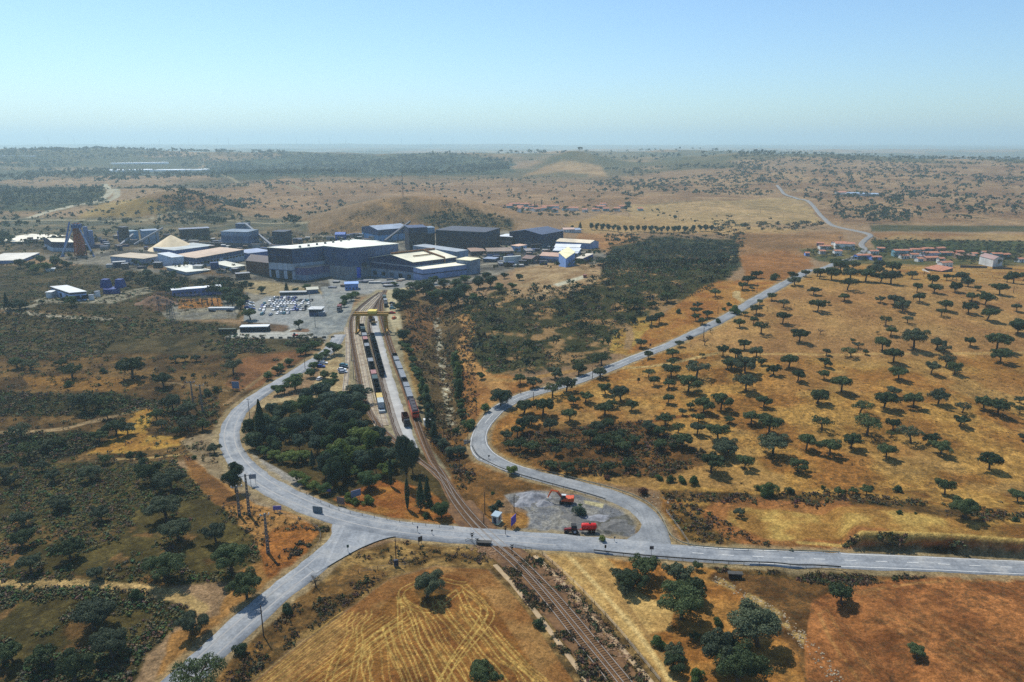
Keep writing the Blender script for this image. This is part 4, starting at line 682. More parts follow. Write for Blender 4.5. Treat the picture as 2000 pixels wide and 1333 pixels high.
def build_trees():
    done = []
    for s in OAKS.split():
        x, y, w = map(float, s.split(','))
        if any(abs(x-a) < 4 and abs(y-b) < 4 for a, b in done): continue
        done.append((x, y)); p = G(x, y); W = w*mpp(p)*1.04; z = zone(x, y)
        size = 'small' if W < 6.5 else ('large' if W > 11.5 else 'broad'); cx = x; cy_ = y-w*.45
        OAKO.append(tree('sparse' if random.random() < .10 else 'oak', p, W*1.0, 'grey' if random.random() < (.5 if x < 520 else .22) else 'oak', 'holm_oak', None, 'tree', 'holm oaks '+z, w > 62)); OAKL.append((cx, y, z, size))
    names = {'round': ('broadleaf_tree', 'tree'), 'bush': ('bush', 'bush'), 'poplar': ('tall_tree', 'tree'), 'conifer': ('conifer', 'tree'), 'cypress': ('cypress', 'tree'), 'sparse': ('thin_oak', 'tree'), 'dead': ('dead_tree', 'tree')}
    words = {'green': 'mid green', 'lime': 'light green', 'dark': 'dark', 'blue': 'grey green', 'red': 'reddish', 'grey': 'greyish', 'oak': 'dark'}
    kinds = {'round': 'leafy round tree', 'bush': 'low bush', 'poplar': 'tall slender tree', 'conifer': 'pointed conifer', 'cypress': 'narrow columnar cypress', 'sparse': 'thin-leaved oak', 'dead': 'bare dead tree'}
    for s in OTHER.split():
        k, q = s.split(':'); a = q.split(','); x, y, w = float(a[0]), float(a[1]), float(a[2]); c = a[3]; p = G(x, y); W = w*mpp(p)
        h = float(a[4])*mpp(p)/math.cos(math.atan2(CH, p.y)) if len(a) > 4 else None
        if k == 'round' and h is None: h = W*.80
        n, ct = names[k]; g = {'round': 'leafy trees', 'bush': 'bushes', 'poplar': 'tall trees by the railway', 'conifer': 'conifers', 'cypress': 'cypresses', 'sparse': 'thin oaks', 'dead': 'dead trees'}[k]
        OTH.append((k, c, x, y)); OTHO.append(tree(k, p, W*(1.6 if k == 'poplar' else 1.08 if k != 'dead' else 1.15), c, n, f'{words[c]} {kinds[k]}', ct, g, w > 45, h))
    for x, y in AVENUE:
        p = G(x, y); i = AVENUE.index((x, y)); tree('round', p, 8.5, 'dark', 'avenue_tree', f'{ORD[i]} tree from the left in the straight row across the pale field', 'tree', 'row of trees across the pale field', False, 9.5)
def mass(name, pts, widths, cols, leaf_n, h=.62, leaf=.05, label=None, cat='trees', bush=True, heights=None, trunk=False, asp=1.0):
    """one mesh made of many small crowns; pts Vectors; cols (n,3) base colours"""
    rng = np.random.default_rng(len(pts)+5); n = len(pts); T = []
    for k in range(5):
        if bush: C = rng.normal(0, .2, (6, 3)); C[:, 2] = np.abs(C[:, 2])*.5+.12; Rr = rng.uniform(.16, .3, 6)
        else:
            C = []; 
            for i in range(9): a = rng.uniform(0, 6.28); q = rng.uniform(.08, .32); C.append((math.cos(a)*q, math.sin(a)*q, rng.uniform(.36, .54)))
            C = np.array(C); Rr = rng.uniform(.12, .19, 9)
        P, d = clump_points(C, Rr, leaf_n, rng, .7); P[:, 2] = np.maximum(P[:, 2], 0); T.append(leaf_quads(P, d, leaf, rng)[0])
    Vs = []; Cs = []
    pa = np.array([(p.x, p.y, p.z) for p in pts]); W = np.asarray(widths); k = rng.integers(0, 5, n); a = rng.uniform(0, 6.28, n); ca, sa = np.cos(a), np.sin(a)
    for i in range(n):
        t = T[k[i]]; w = W[i]; hh = w*rng.uniform(.85, 1.2)*asp; v = np.empty_like(t); v[:, 0] = (t[:, 0]*ca[i]-t[:, 1]*sa[i])*w+pa[i, 0]; v[:, 1] = (t[:, 0]*sa[i]+t[:, 1]*ca[i])*w+pa[i, 1]; v[:, 2] = t[:, 2]*hh+pa[i, 2]-.05; Vs.append(v)
        c = np.empty((len(t), 4)); c[:, :3] = np.array(cols[i]); j = rng.uniform(.82, 1.2, len(t)//4).repeat(4)[:, None]; c[:, :3] *= j; c[:, 3] = 1; Cs.append(c)
    V = np.concatenate(Vs); C = np.concatenate(Cs); F = np.arange(len(V)).reshape(-1, 4)
    if 'mass' not in MATS:
        m = bpy.data.materials.new('scrub_leaves'); MATS['mass'] = m; m.use_nodes = True; t = m.node_tree; b = t.nodes['Principled BSDF']; b.inputs['Roughness'].default_value = .85; b.inputs['Specular IOR Level'].default_value = .15
        at = t.nodes.new('ShaderNodeAttribute'); at.attribute_name = 'land'; t.links.new(at.outputs['Color'], b.inputs['Base Color'])
    o = npmesh(name, V, F, MATS['mass'], False, C); tag(o, label, cat, None, 'stuff'); return o
def scatter(poly, n, dmin=0, thr=None, sc=30, seed=0, avoid=None):
    """world-uniform random points inside a photo polygon"""
    rng = np.random.default_rng(seed+n); W = np.array([(p.x, p.y) for p in G2(poly)]); x0, y0 = W.min(0); x1, y1 = W.max(0); out = []; tries = 0
    area = (x1-x0)*(y1-y0)
    while len(out) < n and tries < 60:
        tries += 1; q = rng.uniform((x0, y0), (x1, y1), (n*2, 2))
        ins = np.zeros(len(q), bool); N = len(W)
        for i in range(N):
            ax, ay = W[i]; bx, by = W[(i+1) % N]; c = (ay > q[:, 1]) != (by > q[:, 1]); xi = ax+(q[:, 1]-ay)*(bx-ax)/(by-ay if by != ay else 1e-9); ins ^= c & (q[:, 0] < xi)
        if thr is not None: ins &= fbm(q[:, 0]/sc, q[:, 1]/sc, 201, 3) > thr
        q = q[ins]
        if avoid is not None: q = q[avoid(q[:, 0], q[:, 1])]
        z = Hz(q[:, 0], q[:, 1]); out += [Vector((a, b, c)) for (a, b), c in zip(q, z)]
    return out[:n]
def build_scrub():
    rng = random.Random(3)
    roads = [np.array([(p.x, p.y) for p in G2(r)]) for r in (RD_MAIN, RD_SOUTH, RD_EAST)]
    def av(x, y):
        ok = np.ones(len(x), bool)
        for P in roads: ok &= dseg(x, y, P)[0] > 6.5
        return ok
    dk = lambda: [q*rng.uniform(.7, 1.35) for q in (.054, .074, .030)] if rng.random() < .6 else [q*rng.uniform(.7, 1.3) for q in (.11, .088, .048)]
    br = lambda: [q*rng.uniform(.7, 1.3) for q in (.095, .070, .038)] if rng.random() < .6 else [q*rng.uniform(.7, 1.3) for q in (.050, .052, .024)]
    def do(name, lab, polys, n, w0, w1, ln, col, thr=None, leaf=.07, sc=14, asp=1.0):
        pts = []
        for i, P in enumerate(polys): pts += scatter(P, n[i], 0, thr, sc, 11*i, av)
        mass(name, pts, [rng.uniform(w0, w1)*rng.uniform(.7, 1.2) for _ in pts], [col() for _ in pts], ln, leaf=leaf, label=lab, cat='scrub', asp=asp)
    do('scrub', 'low dark scrub covering the slope left of the south road', [[(-150, 905), (340, 900), (395, 960), (440, 990), (505, 1062), (505, 1095), (470, 1112), (440, 1138), (330, 1140), (-150, 1144)], [(-150, 1150), (260, 1152), (385, 1192), (330, 1233), (275, 1288), (225, 1400), (-150, 1400)]], [5200, 3200], .6, 2.2, 20, dk, .40, .13, 13, .75)
    do('scrub', 'brownish scrub on the terraces left of the curving road', [[(-100, 765), (230, 770), (330, 792), (230, 812), (-100, 812)], [(-100, 848), (170, 845), (200, 872), (100, 905), (-100, 905)], [(230, 790), (420, 770), (430, 830), (330, 850), (300, 800)], [(-100, 700), (450, 695), (480, 760), (430, 820), (400, 900), (-100, 905)]], [700, 700, 300, 700], 1.5, 3.6, 22, dk, None, .11, 16, .8)
    do('scrub', 'scrub on the low hill left of the mine road', [[(-100, 600), (300, 622), (600, 650), (640, 668), (560, 705), (-100, 705)], [(-100, 510), (200, 522), (330, 545), (480, 560), (470, 600), (300, 622), (-100, 600)], [(440, 665), (640, 665), (600, 690), (560, 700), (440, 690)]], [2000, 1900, 300], 1.6, 4.0, 16, dk, .43, .13, 26, .7)
    do('scrub', 'dense dark scrub in the valley right of the railway', [[(905, 605), (1000, 582), (1170, 545), (1190, 490), (1300, 464), (1440, 470), (1440, 520), (1395, 560), (1330, 588), (1285, 612), (1212, 660), (1180, 705), (1080, 722), (960, 733), (908, 690)], [(1190, 485), (1440, 468), (1440, 530), (1200, 560)]], [5200, 900], 1.6, 4.2, 18, dk, .36, .12, 26, .75)
    do('scrub', 'brown brush lining the dry stream bed', [[(775, 575), (900, 605), (930, 640), (930, 860), (890, 900), (845, 830), (800, 700)], [(790, 560), (980, 560), (1010, 580), (900, 610), (800, 600)]], [1700, 500], 1.3, 3.2, 16, br, .35, .13, 12, .9)
    do('scrub', 'brush on the steep bank above the inner bend', [[(965, 880), (1000, 845), (1250, 825), (1400, 895), (1290, 935), (1100, 925)], [(820, 840), (880, 870), (930, 930), (900, 960), (870, 900)]], [900, 150], 1.2, 3.0, 20, br, .42, .12, 12, .9)
    do('scrub', 'clumps of shrubs in the ditch below the oak hillside', [[(1290, 960), (1480, 962), (1700, 966), (2050, 1010), (2050, 1035), (1900, 1016), (1700, 984), (1450, 984), (1300, 978)], [(1300, 985), (1360, 985), (1480, 1055), (1540, 1082), (1345, 1072)], [(1640, 1066), (1850, 1058), (2050, 1072), (2050, 1084), (1850, 1070), (1660, 1074)]], [420, 170, 90], .9, 2.4, 26, br, .45, .12, 8, .9)
    do('scrub', 'shrubby verge below the eastern road', [[(1390, 1105), (1700, 1122), (2050, 1128), (2050, 1136), (1850, 1126), (1640, 1148), (1560, 1135), (1400, 1118)], [(1000, 1100), (1050, 1085), (1170, 1200), (1270, 1330), (1240, 1340), (1130, 1200)], [(985, 1110), (1010, 1110), (1120, 1240), (1200, 1340), (1140, 1340), (1040, 1200)], [(560, 1185), (760, 1120), (700, 1170), (600, 1240), (470, 1340), (420, 1340)], [(690, 1085), (800, 1060), (940, 1068), (960, 1100), (850, 1100), (720, 1120)]], [300, 260, 330, 260, 90], .7, 2.0, 26, br, .44, .12, 6, .9)
    do('scrub', 'tufts of brush scattered on the golden oak hillside', [[(1190, 725), (1330, 665), (1520, 560), (1660, 520), (2050, 525), (2050, 1000), (1400, 970), (1050, 915), (970, 870)]], [1500], .4, 1.3, 10, br, .5, .16, 22, .9)
    do('scrub', 'brush around the junction and the roadside', [[(430, 980), (620, 1012), (648, 1050), (600, 1110), (500, 1190), (440, 1250), (500, 1120)], [(350, 870), (430, 840), (440, 910), (380, 900)], [(440, 830), (420, 860), (520, 760), (530, 745)], [(600, 1040), (640, 1030), (646, 1060), (520, 1180), (500, 1190)]], [160, 60, 60, 200], .6, 1.7, 22, br, .42, .13, 7, .9)
    # far woodland, oaks past the nearest three hundred
    fo = lambda: [q*rng.uniform(.75, 1.25) for q in (.046, .060, .030)]
    def oaks(name, lab, specs, ln=26, leaf=.085):
        pts = []; W = []
        for P, n, w0, w1, thr, sc in specs: q = scatter(P, n, 0, thr, sc, len(pts), av); pts += q; W += [rng.uniform(w0, w1) for _ in q]
        mass(name, pts, W, [fo() for _ in pts], ln, leaf=leaf, label=lab, cat='trees', bush=False)
    oaks('oak_woodland', 'scattered dark oaks covering the hills behind the village', [([(1420, 300), (2150, 298), (2150, 425), (1640, 430), (1560, 380), (1440, 350)], 5200, 10, 18, .38, 130), ([(1560, 378), (2150, 380), (2150, 432), (1650, 436)], 200, 8, 13, .45, 60), ([(1660, 410), (1760, 405), (1785, 436), (1690, 438)], 110, 9, 14, None, 50), ([(1160, 355), (1520, 352), (1510, 384), (1300, 392), (1180, 385)], 340, 9, 14, .5, 80), ([(1180, 330), (1500, 320), (1500, 360), (1200, 360)], 300, 10, 16, .45, 120)], 16, .12)
    oaks('woodland', 'dark far-off woodland on the ridges behind the mine', [([(400, 312), (560, 302), (900, 303), (1000, 316), (990, 340), (700, 348), (430, 345)], 1900, 14, 24, .36, 200), ([(0, 368), (210, 372), (200, 400), (0, 415)], 420, 9, 16, .38, 80), ([(285, 400), (340, 384), (420, 386), (515, 398), (440, 424), (300, 420)], 260, 8, 14, .4, 50), ([(-60, 300), (560, 298), (520, 350), (-60, 368)], 1500, 14, 26, .44, 200), ([(-60, 370), (560, 355), (600, 440), (-60, 450)], 560, 7, 14, .46, 50), ([(560, 345), (1200, 345), (1250, 400), (900, 395), (790, 380), (600, 440)], 330, 6, 13, .48, 70), ([(1240, 404), (1560, 440), (1460, 446), (1240, 430)], 30, 5, 9, None, 30), ([(600, 470), (700, 410), (790, 386), (900, 400), (1000, 440), (900, 455)], 240, 2, 5, .45, 20), ([(-60, 455), (330, 450), (700, 462), (700, 480), (330, 478), (-60, 492)], 260, 5, 10, .42, 30), ([(-60, 490), (330, 500), (480, 530), (480, 545), (200, 525), (-60, 505)], 70, 5, 9, None, 30), ([(930, 500), (1060, 488), (1160, 500), (1120, 526), (950, 530)], 60, 5, 9, None, 30), ([(900, 298), (1700, 298), (1500, 312), (1200, 322), (1000, 320)], 800, 16, 28, .45, 260), ([(820, 430), (900, 412), (1000, 432), (1000, 448), (860, 448)], 130, 5, 9, None, 20), ([(320, 424), (520, 426), (600, 436), (480, 446), (330, 442)], 150, 7, 11, .5, 40), ([(560, 352), (1150, 352), (1200, 400), (760, 384), (500, 420), (260, 400)], 120, 8, 13, .5, 90)], 14, .13)
    oaks('valley_trees', 'oaks and thickets merging in the scrub valley and village gardens', [([(905, 605), (1000, 582), (1170, 548), (1200, 500), (1440, 480), (1440, 520), (1395, 560), (1330, 588), (1285, 612), (1212, 660), (1180, 705), (1080, 722), (960, 733), (908, 690)], 230, 7, 12, .42, 40), ([(1180, 470), (1300, 458), (1440, 458), (1460, 470), (1440, 500), (1200, 500)], 170, 7, 12, .4, 40), ([(1390, 442), (1600, 440), (1620, 452), (1400, 456)], 60, 8, 13, None, 30), ([(1700, 470), (2150, 478), (2150, 500), (1720, 500)], 480, 5, 7, None, 20), ([(1700, 507), (1830, 516), (1960, 524), (1990, 520), (1990, 505), (1900, 505), (1760, 500)], 70, 5, 9, None, 20), ([(1560, 492), (1660, 488), (1720, 500), (1700, 520), (1600, 512)], 45, 6, 10, None, 20), ([(1000, 404), (1080, 410), (1210, 410), (1200, 420), (1040, 424), (1000, 416)], 60, 8, 12, None, 20), ([(250, 545), (330, 545), (470, 560), (480, 580), (330, 578), (240, 565)], 90, 8, 12, None, 20),
        ([(1090, 505), (1200, 492), (1230, 505), (1180, 540), (1120, 525)], 50, 7, 11, None, 20), ([(520, 855), (545, 812), (560, 795), (600, 780), (640, 778), (690, 775), (712, 800), (716, 830), (690, 850), (665, 868), (640, 880), (600, 890), (560, 892), (530, 885)], 1, 8, 10, None, 20)], 60, .06)
    # grove inside the bend: separate trees
    gv = [(x, y) for x, y in [(530, 872), (548, 850), (552, 828), (570, 812), (566, 862), (585, 880), (590, 846), (596, 816), (610, 868), (616, 836), (622, 800), (600, 796), (634, 856), (640, 824), (645, 796), (655, 872), (660, 842), (668, 814), (672, 790), (684, 860), (690, 832), (694, 802), (706, 822), (704, 850), (620, 886), (575, 835), (537, 890), (500, 878), (488, 862), (655, 810), (628, 780), (700, 788), (520, 850), (540, 830), (560, 845), (578, 858), (600, 850), (628, 862), (646, 850), (675, 845), (640, 890), (662, 905), (680, 885), (705, 875), (725, 888), (740, 880), (650, 925), (690, 915), (710, 925), (735, 925), (755, 905), (775, 905), (752, 935), (636, 935), (672, 938)]]
    GLAB = {k: f'leafy grove tree inside the bend, {t}' for k, t in rowcol(gv, 'row from the back').items()}
    for x, y in gv:
        p = G(x, y); GRO.append((x, y)); tree('round', p, 48*mpp(p)*random.uniform(.75, 1.2), random.choice(['dark', 'blue', 'blue', 'green', 'green', 'lime'] if y > 860 else ['blue', 'blue', 'green', 'dark']), 'grove_tree', GLAB.get((x, y)), 'tree', 'trees of the dense grove', False, 8.8*random.uniform(.65, 1.25))
# ================================================================ BUILDINGS
def W_(c, **k): return mat('wall_%d_%d_%d' % c, c, .75, .12, .3, dirt=tuple(int(q*.78) for q in c), streak=.22, **k)
def Rf(c): return mat('roof_%d_%d_%d' % c, c, .6, .12, .15, dirt=tuple(int(q*.84) for q in c), stripe=1.6)
GLASS = mat('window_glass', (30, 38, 48), .15, .1, 1); DOOR = mat('door_paint', (70, 78, 92), .6, .1, 1); TILE = mat('roof_tiles', (176, 118, 90), .85, .3, 1.2, dirt=(130, 92, 76)); DIRTY = mat('dark_steel', (52, 50, 52), .7, .3, .5, dirt=(84, 62, 48))
def prism(mb, Q, z0, z1, m=0): mb.hexa([(q[0], q[1], z0) for q in Q], [(q[0], q[1], z1) for q in Q], m)
def grow(Q, e):
    c = sum((Vector(q[:2]) for q in Q), Vector((0, 0)))/4; out = []
    for i in range(4):
        p = Vector(Q[i][:2]); a = (p-Vector(Q[i-1][:2])).normalized(); b = (p-Vector(Q[(i+1) % 4][:2])).normalized(); v = p+(a+b)*e; out.append((v.x, v.y))
    return out
def footprint(N, Rr, L):
    n = G(*N); r = G(*Rr); a = Vector((r.x-n.x, r.y-n.y)); e_ = abs(Rr[0]-N[0])*mpp(n)
    if isinstance(L, (int, float)) and N[1] < 440 and a.length > 1.6*e_: a = Vector(((Rr[0]-N[0])*mpp(n), 0))
    if isinstance(L, (int, float)): d = Vector((-a.y, a.x)).normalized()*L; d = d if d.y > 0 else -d
    else: l = G(*L); d = Vector((l.x-n.x, l.y-n.y))
    n2 = Vector((n.x, n.y)); return n, [tuple(n2), tuple(n2+a), tuple(n2+a+d), tuple(n2+d)]
def roof_on(root, Q, z, kind, m, rh=1.5, over=.4, wall=None, ridge=0, extra=0.0):
    Q2 = grow(Q, over); mb = MB(); z += .003+extra; th = .22
    if kind == 'flat': prism(mb, Q2, z, z+.35); return mb.build('roof', m, root)
    q = [Vector((a, b, z)) for a, b in Q2]
    if ridge: q = q[1:]+q[:1]
    up = Vector((0, 0, rh)); t = Vector((0, 0, th))
    if kind == 'shed':
        b = [q[0], q[1], q[2]+up, q[3]+up]; mb.hexa(b, [v+t for v in b])
        if wall:
            w = [Vector((a, b_, z-.003)) for a, b_ in Q]; w = w[1:]+w[:1] if ridge else w; g = MB(); g.poly([w[1], w[2], w[2]+up*.97]); g.poly([w[2], w[3], w[3]+up*.97, w[2]+up*.97]); g.poly([w[0], w[3], w[3]+up*.97]); g.build('gable', wall, root)
        return mb.build('roof', m, root)
    ra, rb = (q[0]+q[3])/2+up, (q[1]+q[2])/2+up          # ridge parallel to q0-q1
    mb.hexa([q[0], q[1], rb, ra], [q[0]+t, q[1]+t, rb+t, ra+t]); mb.hexa([q[3], ra, rb, q[2]], [q[3]+t, ra+t, rb+t, q[2]+t])
    o = mb.build('roof', m, root)
    if wall:
        w = [Vector((a, b_, z-.003)) for a, b_ in Q]; w = w[1:]+w[:1] if ridge else w
        for a, b_, in ((w[0], w[3]), (w[1], w[2])): g = MB(); g.poly([a, b_, (a+b_)/2+up*.96]); g.build('gable', wall, root)
    return o
def facade(root, Q, z, h, nwin=0, wz=(1, 2.2), ww=1.0, door=True, face=0, frame=None, doorw=1.1, doorh=2.1):
    a = Vector(Q[face]); b = Vector(Q[(face+1) % 4]); d = (b-a); L = d.length; d.normalize(); nrm = Vector((d.y, -d.x)); rz = math.atan2(d.y, d.x); k = nwin+(1 if door else 0)
    for i in range(k):
        c = a+d*L*(i+.5)/k; dr = door and i == k//2; mb = MB(); w2 = (doorw if dr else ww)/2; z0, z1 = (0.02, doorh) if dr else wz
        c = c+nrm*.04; mb.box(-w2, w2, -.03, .03, z+z0, z+z1, 0, rz, tuple(c)); mb.build('door' if dr else 'window', DOOR if dr else GLASS, root)
def bld(name, label, N, Rr, L, top, walls, roof='flat', rc=(200, 198, 190), rh=1.5, ridge=0, over=.4, win=0, group=None, root=None, cat='building', extra=0.0, h=None, tile=None, winside=0, wz=(1, 2.2), ww=1., door=True, bays=None):
    n, Q = footprint(N, Rr, L); h = h or hm(top, n); zs = [hz(*q) for q in Q]; zb = min(zs)-.4; z0 = n.z
    r = root or empty(name, (0, 0, 0), 0, label, cat, group)
    f0 = 0; nb = len(walls)
    for i, (f1, c) in enumerate(walls):
        mb = MB(); lo = zb if i == 0 else z0+h*f0+.002; prism(mb, grow(Q, .012*i) if i else Q, lo, z0+h*f1); mb.build('wall' if nb == 1 else ('lower_wall' if i == 0 else ('upper_wall' if i == nb-1 else 'wall_band')), W_(c) if isinstance(c, tuple) else c, r); f0 = f1
    wm = walls[-1][1]; wm = W_(wm) if isinstance(wm, tuple) else wm
    roof_on(r, grow(Q, .012*(nb-1)) if nb > 1 else Q, z0+h, roof, tile or Rf(rc), rh, over, wm if roof != 'flat' else None, ridge, extra)
    if bays: facade(r, Q, z0, h, bays[0]-1, (.3, bays[2]), bays[1], True, bays[3] if len(bays) > 3 else 0, None, bays[1], bays[2])
    if win: facade(r, Q, z0, h, win, wz, ww, door)
    if winside: facade(r, Q, z0, h, winside, wz, ww, False, 3)
    if root is None:     # put the empty at the base, keep geometry where it is
        o = Vector((Q[0][0], Q[0][1], z0)); r.location = o
        for c in r.children: c.location = -o
    return r, n, Q, h
def reroot(r, p):
    r.location = p
    for c in r.children: c.location = c.location-Vector(p)
def conveyor(label, a, b, wd=2.2, col=(120, 124, 130), group='conveyors of the mine'):
    """a, b = (base px, base py, height m)"""
    A = G(a[0], a[1]); B = G(b[0], b[1]); A0 = Vector(A); P = A+Vector((0, 0, a[2])); Q = B+Vector((0, 0, b[2])); r = empty('conveyor', A0, 0, label, 'conveyor', group); d = Q-P; n = Vector((d.y, -d.x, 0)).normalized()*wd/2; mb = MB(); t = Vector((0, 0, 1.9))
    bt = [P-n, P+n, Q+n, Q-n]; mb.hexa([v-A0 for v in bt], [v+t-A0 for v in bt]); mb.build('gallery', mat('conv_%d' % col[0], col, .7, .2, .4), r)
    for i in range(1, 4):
        c = P.lerp(Q, i/4); zb = hz(c.x, c.y); s = MB(); s.tube([Vector((c.x, c.y, zb))-A0+n*.8, c-A0+n*.8], .25, 4); s.tube([Vector((c.x, c.y, zb))-A0-n*.8, c-A0-n*.8], .25, 4); s.build('support', DIRTY, r)
def cylinder(mb, c, r, z0, z1, n=20, m=0, r2=None):
    i0 = len(mb.v); r2 = r if r2 is None else r2
    for z, q in ((z0, r), (z1, r2)):
        for j in range(n): a = 2*math.pi*j/n; mb.v.append((c[0]+q*math.cos(a), c[1]+q*math.sin(a), z))
    for j in range(n): k = (j+1) % n; mb.f.append((i0+j, i0+k, i0+n+k, i0+n+j)); mb.m.append(m)
    mb.f.append(tuple(i0+n+j for j in range(n))); mb.m.append(m)
def build_mine():
    navy, blue, lb, grey, pale, white = (44, 54, 86), (66, 84, 118), (124, 138, 156), (126, 132, 142), (168, 178, 190), (206, 208, 208)
    # the great L-shaped hall
    r, n, Q, h = bld('processing_hall', 'great blue hall with pale base and large white roof, left of the gable hall', (575, 547), (742, 527), (527, 541), 487, [(.52, pale), (1, blue)], rc=(232, 230, 212), bays=(3, 4.5, 7, 3))
    def add(*a, **k):
        o = len(r.children); bld(None, None, *a, root=r, **k)
        for c in list(r.children)[o:]: pass
    before = set(r.children); add((681, 546), (780, 534), (636, 539), 487, [(.40, (130, 134, 140)), (1, blue)], rc=(232, 230, 212), h=h, extra=.06)
    add((600, 548.5), (660, 538), (577, 546.5), 524, [(.42, lb), (1, (98, 92, 128))], rc=(170, 150, 132), over=.2)
    a = Vector(Q[3]); b = Vector(Q[0]); d = (b-a).normalized(); nn = Vector((-d.y, d.x)); nn = nn if nn.y < 0 else -nn; mb = MB(); c1 = a+nn*.06; c2 = b+nn*.06
    mb.hexa([(c1.x, c1.y, n.z+h*.525), (c2.x, c2.y, n.z+h*.525), (b.x, b.y, n.z+h*.525), (a.x, a.y, n.z+h*.525)], [(c1.x, c1.y, n.z+h*.995), (c2.x, c2.y, n.z+h*.995), (b.x, b.y, n.z+h*.995), (a.x, a.y, n.z+h*.995)]); mb.build('dark_cladding', W_((44, 50, 78)), r)
    for f, nm in ((.28, 'sill_band'), (.76, 'sill_band')):
        Q3 = grow(Q, .16); mb = MB(); prism(mb, Q3, n.z+h*f, n.z+h*f+.7); mb.build(nm, W_((70, 84, 120)), r)
    for i in range(7):
        c = Vector(Q[0]).lerp(Vector(Q[2]), .12+.13*i); mb = MB(); mb.box(-.8, .8, -.8, .8, n.z+h+.36, n.z+h+1.9, 0, 0, tuple(c)); mb.build('roof_vent', W_((130, 130, 128)), r)
    for c in set(r.children)-before: c.location = -r.location
    mb = MB(); p = G(698, 542); cylinder(mb, (0, 0), 9*mpp(p), -.5, hm(521, p), 24); t = mb.build('silo_body', mat('silo_blue', (40, 88, 190), .5, .1, .3), e := empty('silo', p, 0, 'bright blue steel silo in front of the great blue hall', 'silo')); mb = MB(); cylinder(mb, (0, 0), 9.3*mpp(p), hm(521, p), hm(520, p), 24); mb.build('lid', DIRTY, e); mb = MB(); mb.box(-6, 8, -1, 3, hm(521, p)+.5, hm(515, p)); mb.build('feed_frame', DIRTY, e)
    # gabled hall
    r, n, Q, h = bld('gabled_hall', 'navy and grey hall with pale yellow gabled roof and brown pipework on top', (808, 546.5), (892, 535.5), (725, 540.5), 513, [(.34, lb), (.42, grey), (.72, navy), (.80, grey), (1, navy)], 'gable', (240, 232, 200), rh=4.5, over=.5, bays=(5, 4, 3.6, 3))
    before = set(r.children); bld(None, None, (826, 548.5), (912, 537), (808, 546.5), 527, [(.5, (140, 154, 190)), (.6, navy), (1, (140, 154, 190))], 'shed', (240, 232, 205), root=r, rh=.5, h=hm(527, G(826, 548.5)))
    mid = lambda i, j, f: Vector(Q[i]).lerp(Vector(Q[j]), f); br = mat('brown_pipe', (128, 88, 50), .7, .2, .5)
    A = mid(0, 3, .5); B = mid(1, 2, .5); zt = n.z+h+4.5; mb = MB(); mb.tube([(A.x, A.y, zt+.9), (B.x, B.y, zt+.9)], .8, 8); mb.build('ridge_duct', br, r)
    a1 = A.lerp(B, .72); b1 = Vector(Q[0]).lerp(Vector(Q[1]), .72); mb = MB(); mb.tube([(a1.x, a1.y, zt+1.2), (b1.x, b1.y, n.z+h+1)], .7, 8); mb.tube([(b1.x, b1.y, n.z+h+1), (b1.x+1, b1.y-2.5, n.z+1)], .6, 8); mb.build('cross_duct', br, r)
    c0 = A.lerp(Vector(Q[0]), .5).lerp(b1.lerp(a1, .5), .35); c1 = a1.lerp(b1, .5); mb = MB(); mb.tube([(c0.x, c0.y, n.z+h+3.2), (c1.x, c1.y, n.z+h+3.2)], .45, 6); mb.build('roof_pipe', br, r)
    for c in set(r.children)-before: c.location = -r.location
    B_ = lambda *a, **k: bld(*a, **k)
    B_('back_hall', 'grey green hall rising just behind the gabled hall', (892, 528), (915, 524), (808, 518), 493, [(.4, grey), (1, (142, 158, 176))], rc=(150, 156, 160), over=.1)
    B_('small_hall', 'pale blue block with cream roof at the right end of the gabled hall', (919, 537), (938, 533), 14, 510, [(1, lb)], rc=(230, 220, 180))
    B_('timber_store', 'rusty brown ribbed open-sided store at the left end of the blue hall', (482, 532), (527, 541), (492, 519), 510, [(1, mat('rusty_ribs', (98, 72, 62), .9, .3, .5, dirt=(62, 46, 44), stripe=2.2))], rc=(90, 74, 66), over=.1)
    # left cluster
    B_('workshop', 'long blue and white workshop with sandy flat roof', (385, 522.5), (478, 509), (339, 520), 505, [(.55, pale), (1, blue)], rc=(192, 166, 140), win=14, winside=7, ww=3, wz=(2.4, 4), group=None)
    B_('long_hall', 'long low blue hall behind the sandy-roofed workshop', (342, 499), (420, 489), (300, 492), 490, [(1, (92, 112, 160))], rc=(176, 180, 176))
    B_('office_block', 'pale windowed office block at the left end of the workshop', (339, 524), (310, 517), 10, 504, [(1, (186, 200, 216))], rc=(196, 200, 200), win=5)
    B_('low_building', 'low building with broad pale roof in front of the workshop', (366, 538), (408, 530), (326, 528), 532, [(1, pale)], rc=(214, 212, 196), over=1.4)
    B_('low_building', 'low pale-roofed canteen beside the rusty store', (455, 531), (479, 526), (416, 522), 523, [(1, pale)], rc=(216, 212, 190), win=4, over=.8)
    B_('link_building', 'blue flat link building behind the rusty store', (486, 508), (530, 503), 26, 496, [(1, (82, 104, 160))], rc=(150, 160, 180))
    B_('low_shed', 'low grey blue sheds row under the scrub hill crest', (283, 519), (218, 516), 22, 506, [(1, (150, 160, 180))], rc=(186, 168, 140), over=1)
    B_('crusher_tower', 'square grey blue tower on top of the banded plant', (462, 464), (484, 464), 12, 438, [(.5, (72, 84, 112)), (1, (92, 108, 138))], rc=(90, 100, 118))
    B_('screening_plant', 'banded blue grey plant block below the square tower', (434, 483), (486, 484), 24, 453, [(.28, (80, 96, 128)), (.4, (112, 128, 156)), (.75, (80, 96, 128)), (1, (120, 136, 160))], rc=(112, 126, 140))
    B_('plant_block', 'pale blue grey block left of the stockpile conveyor', (282, 478), (312, 476), 16, 452, [(1, (120, 144, 170))], rc=(130, 144, 160))
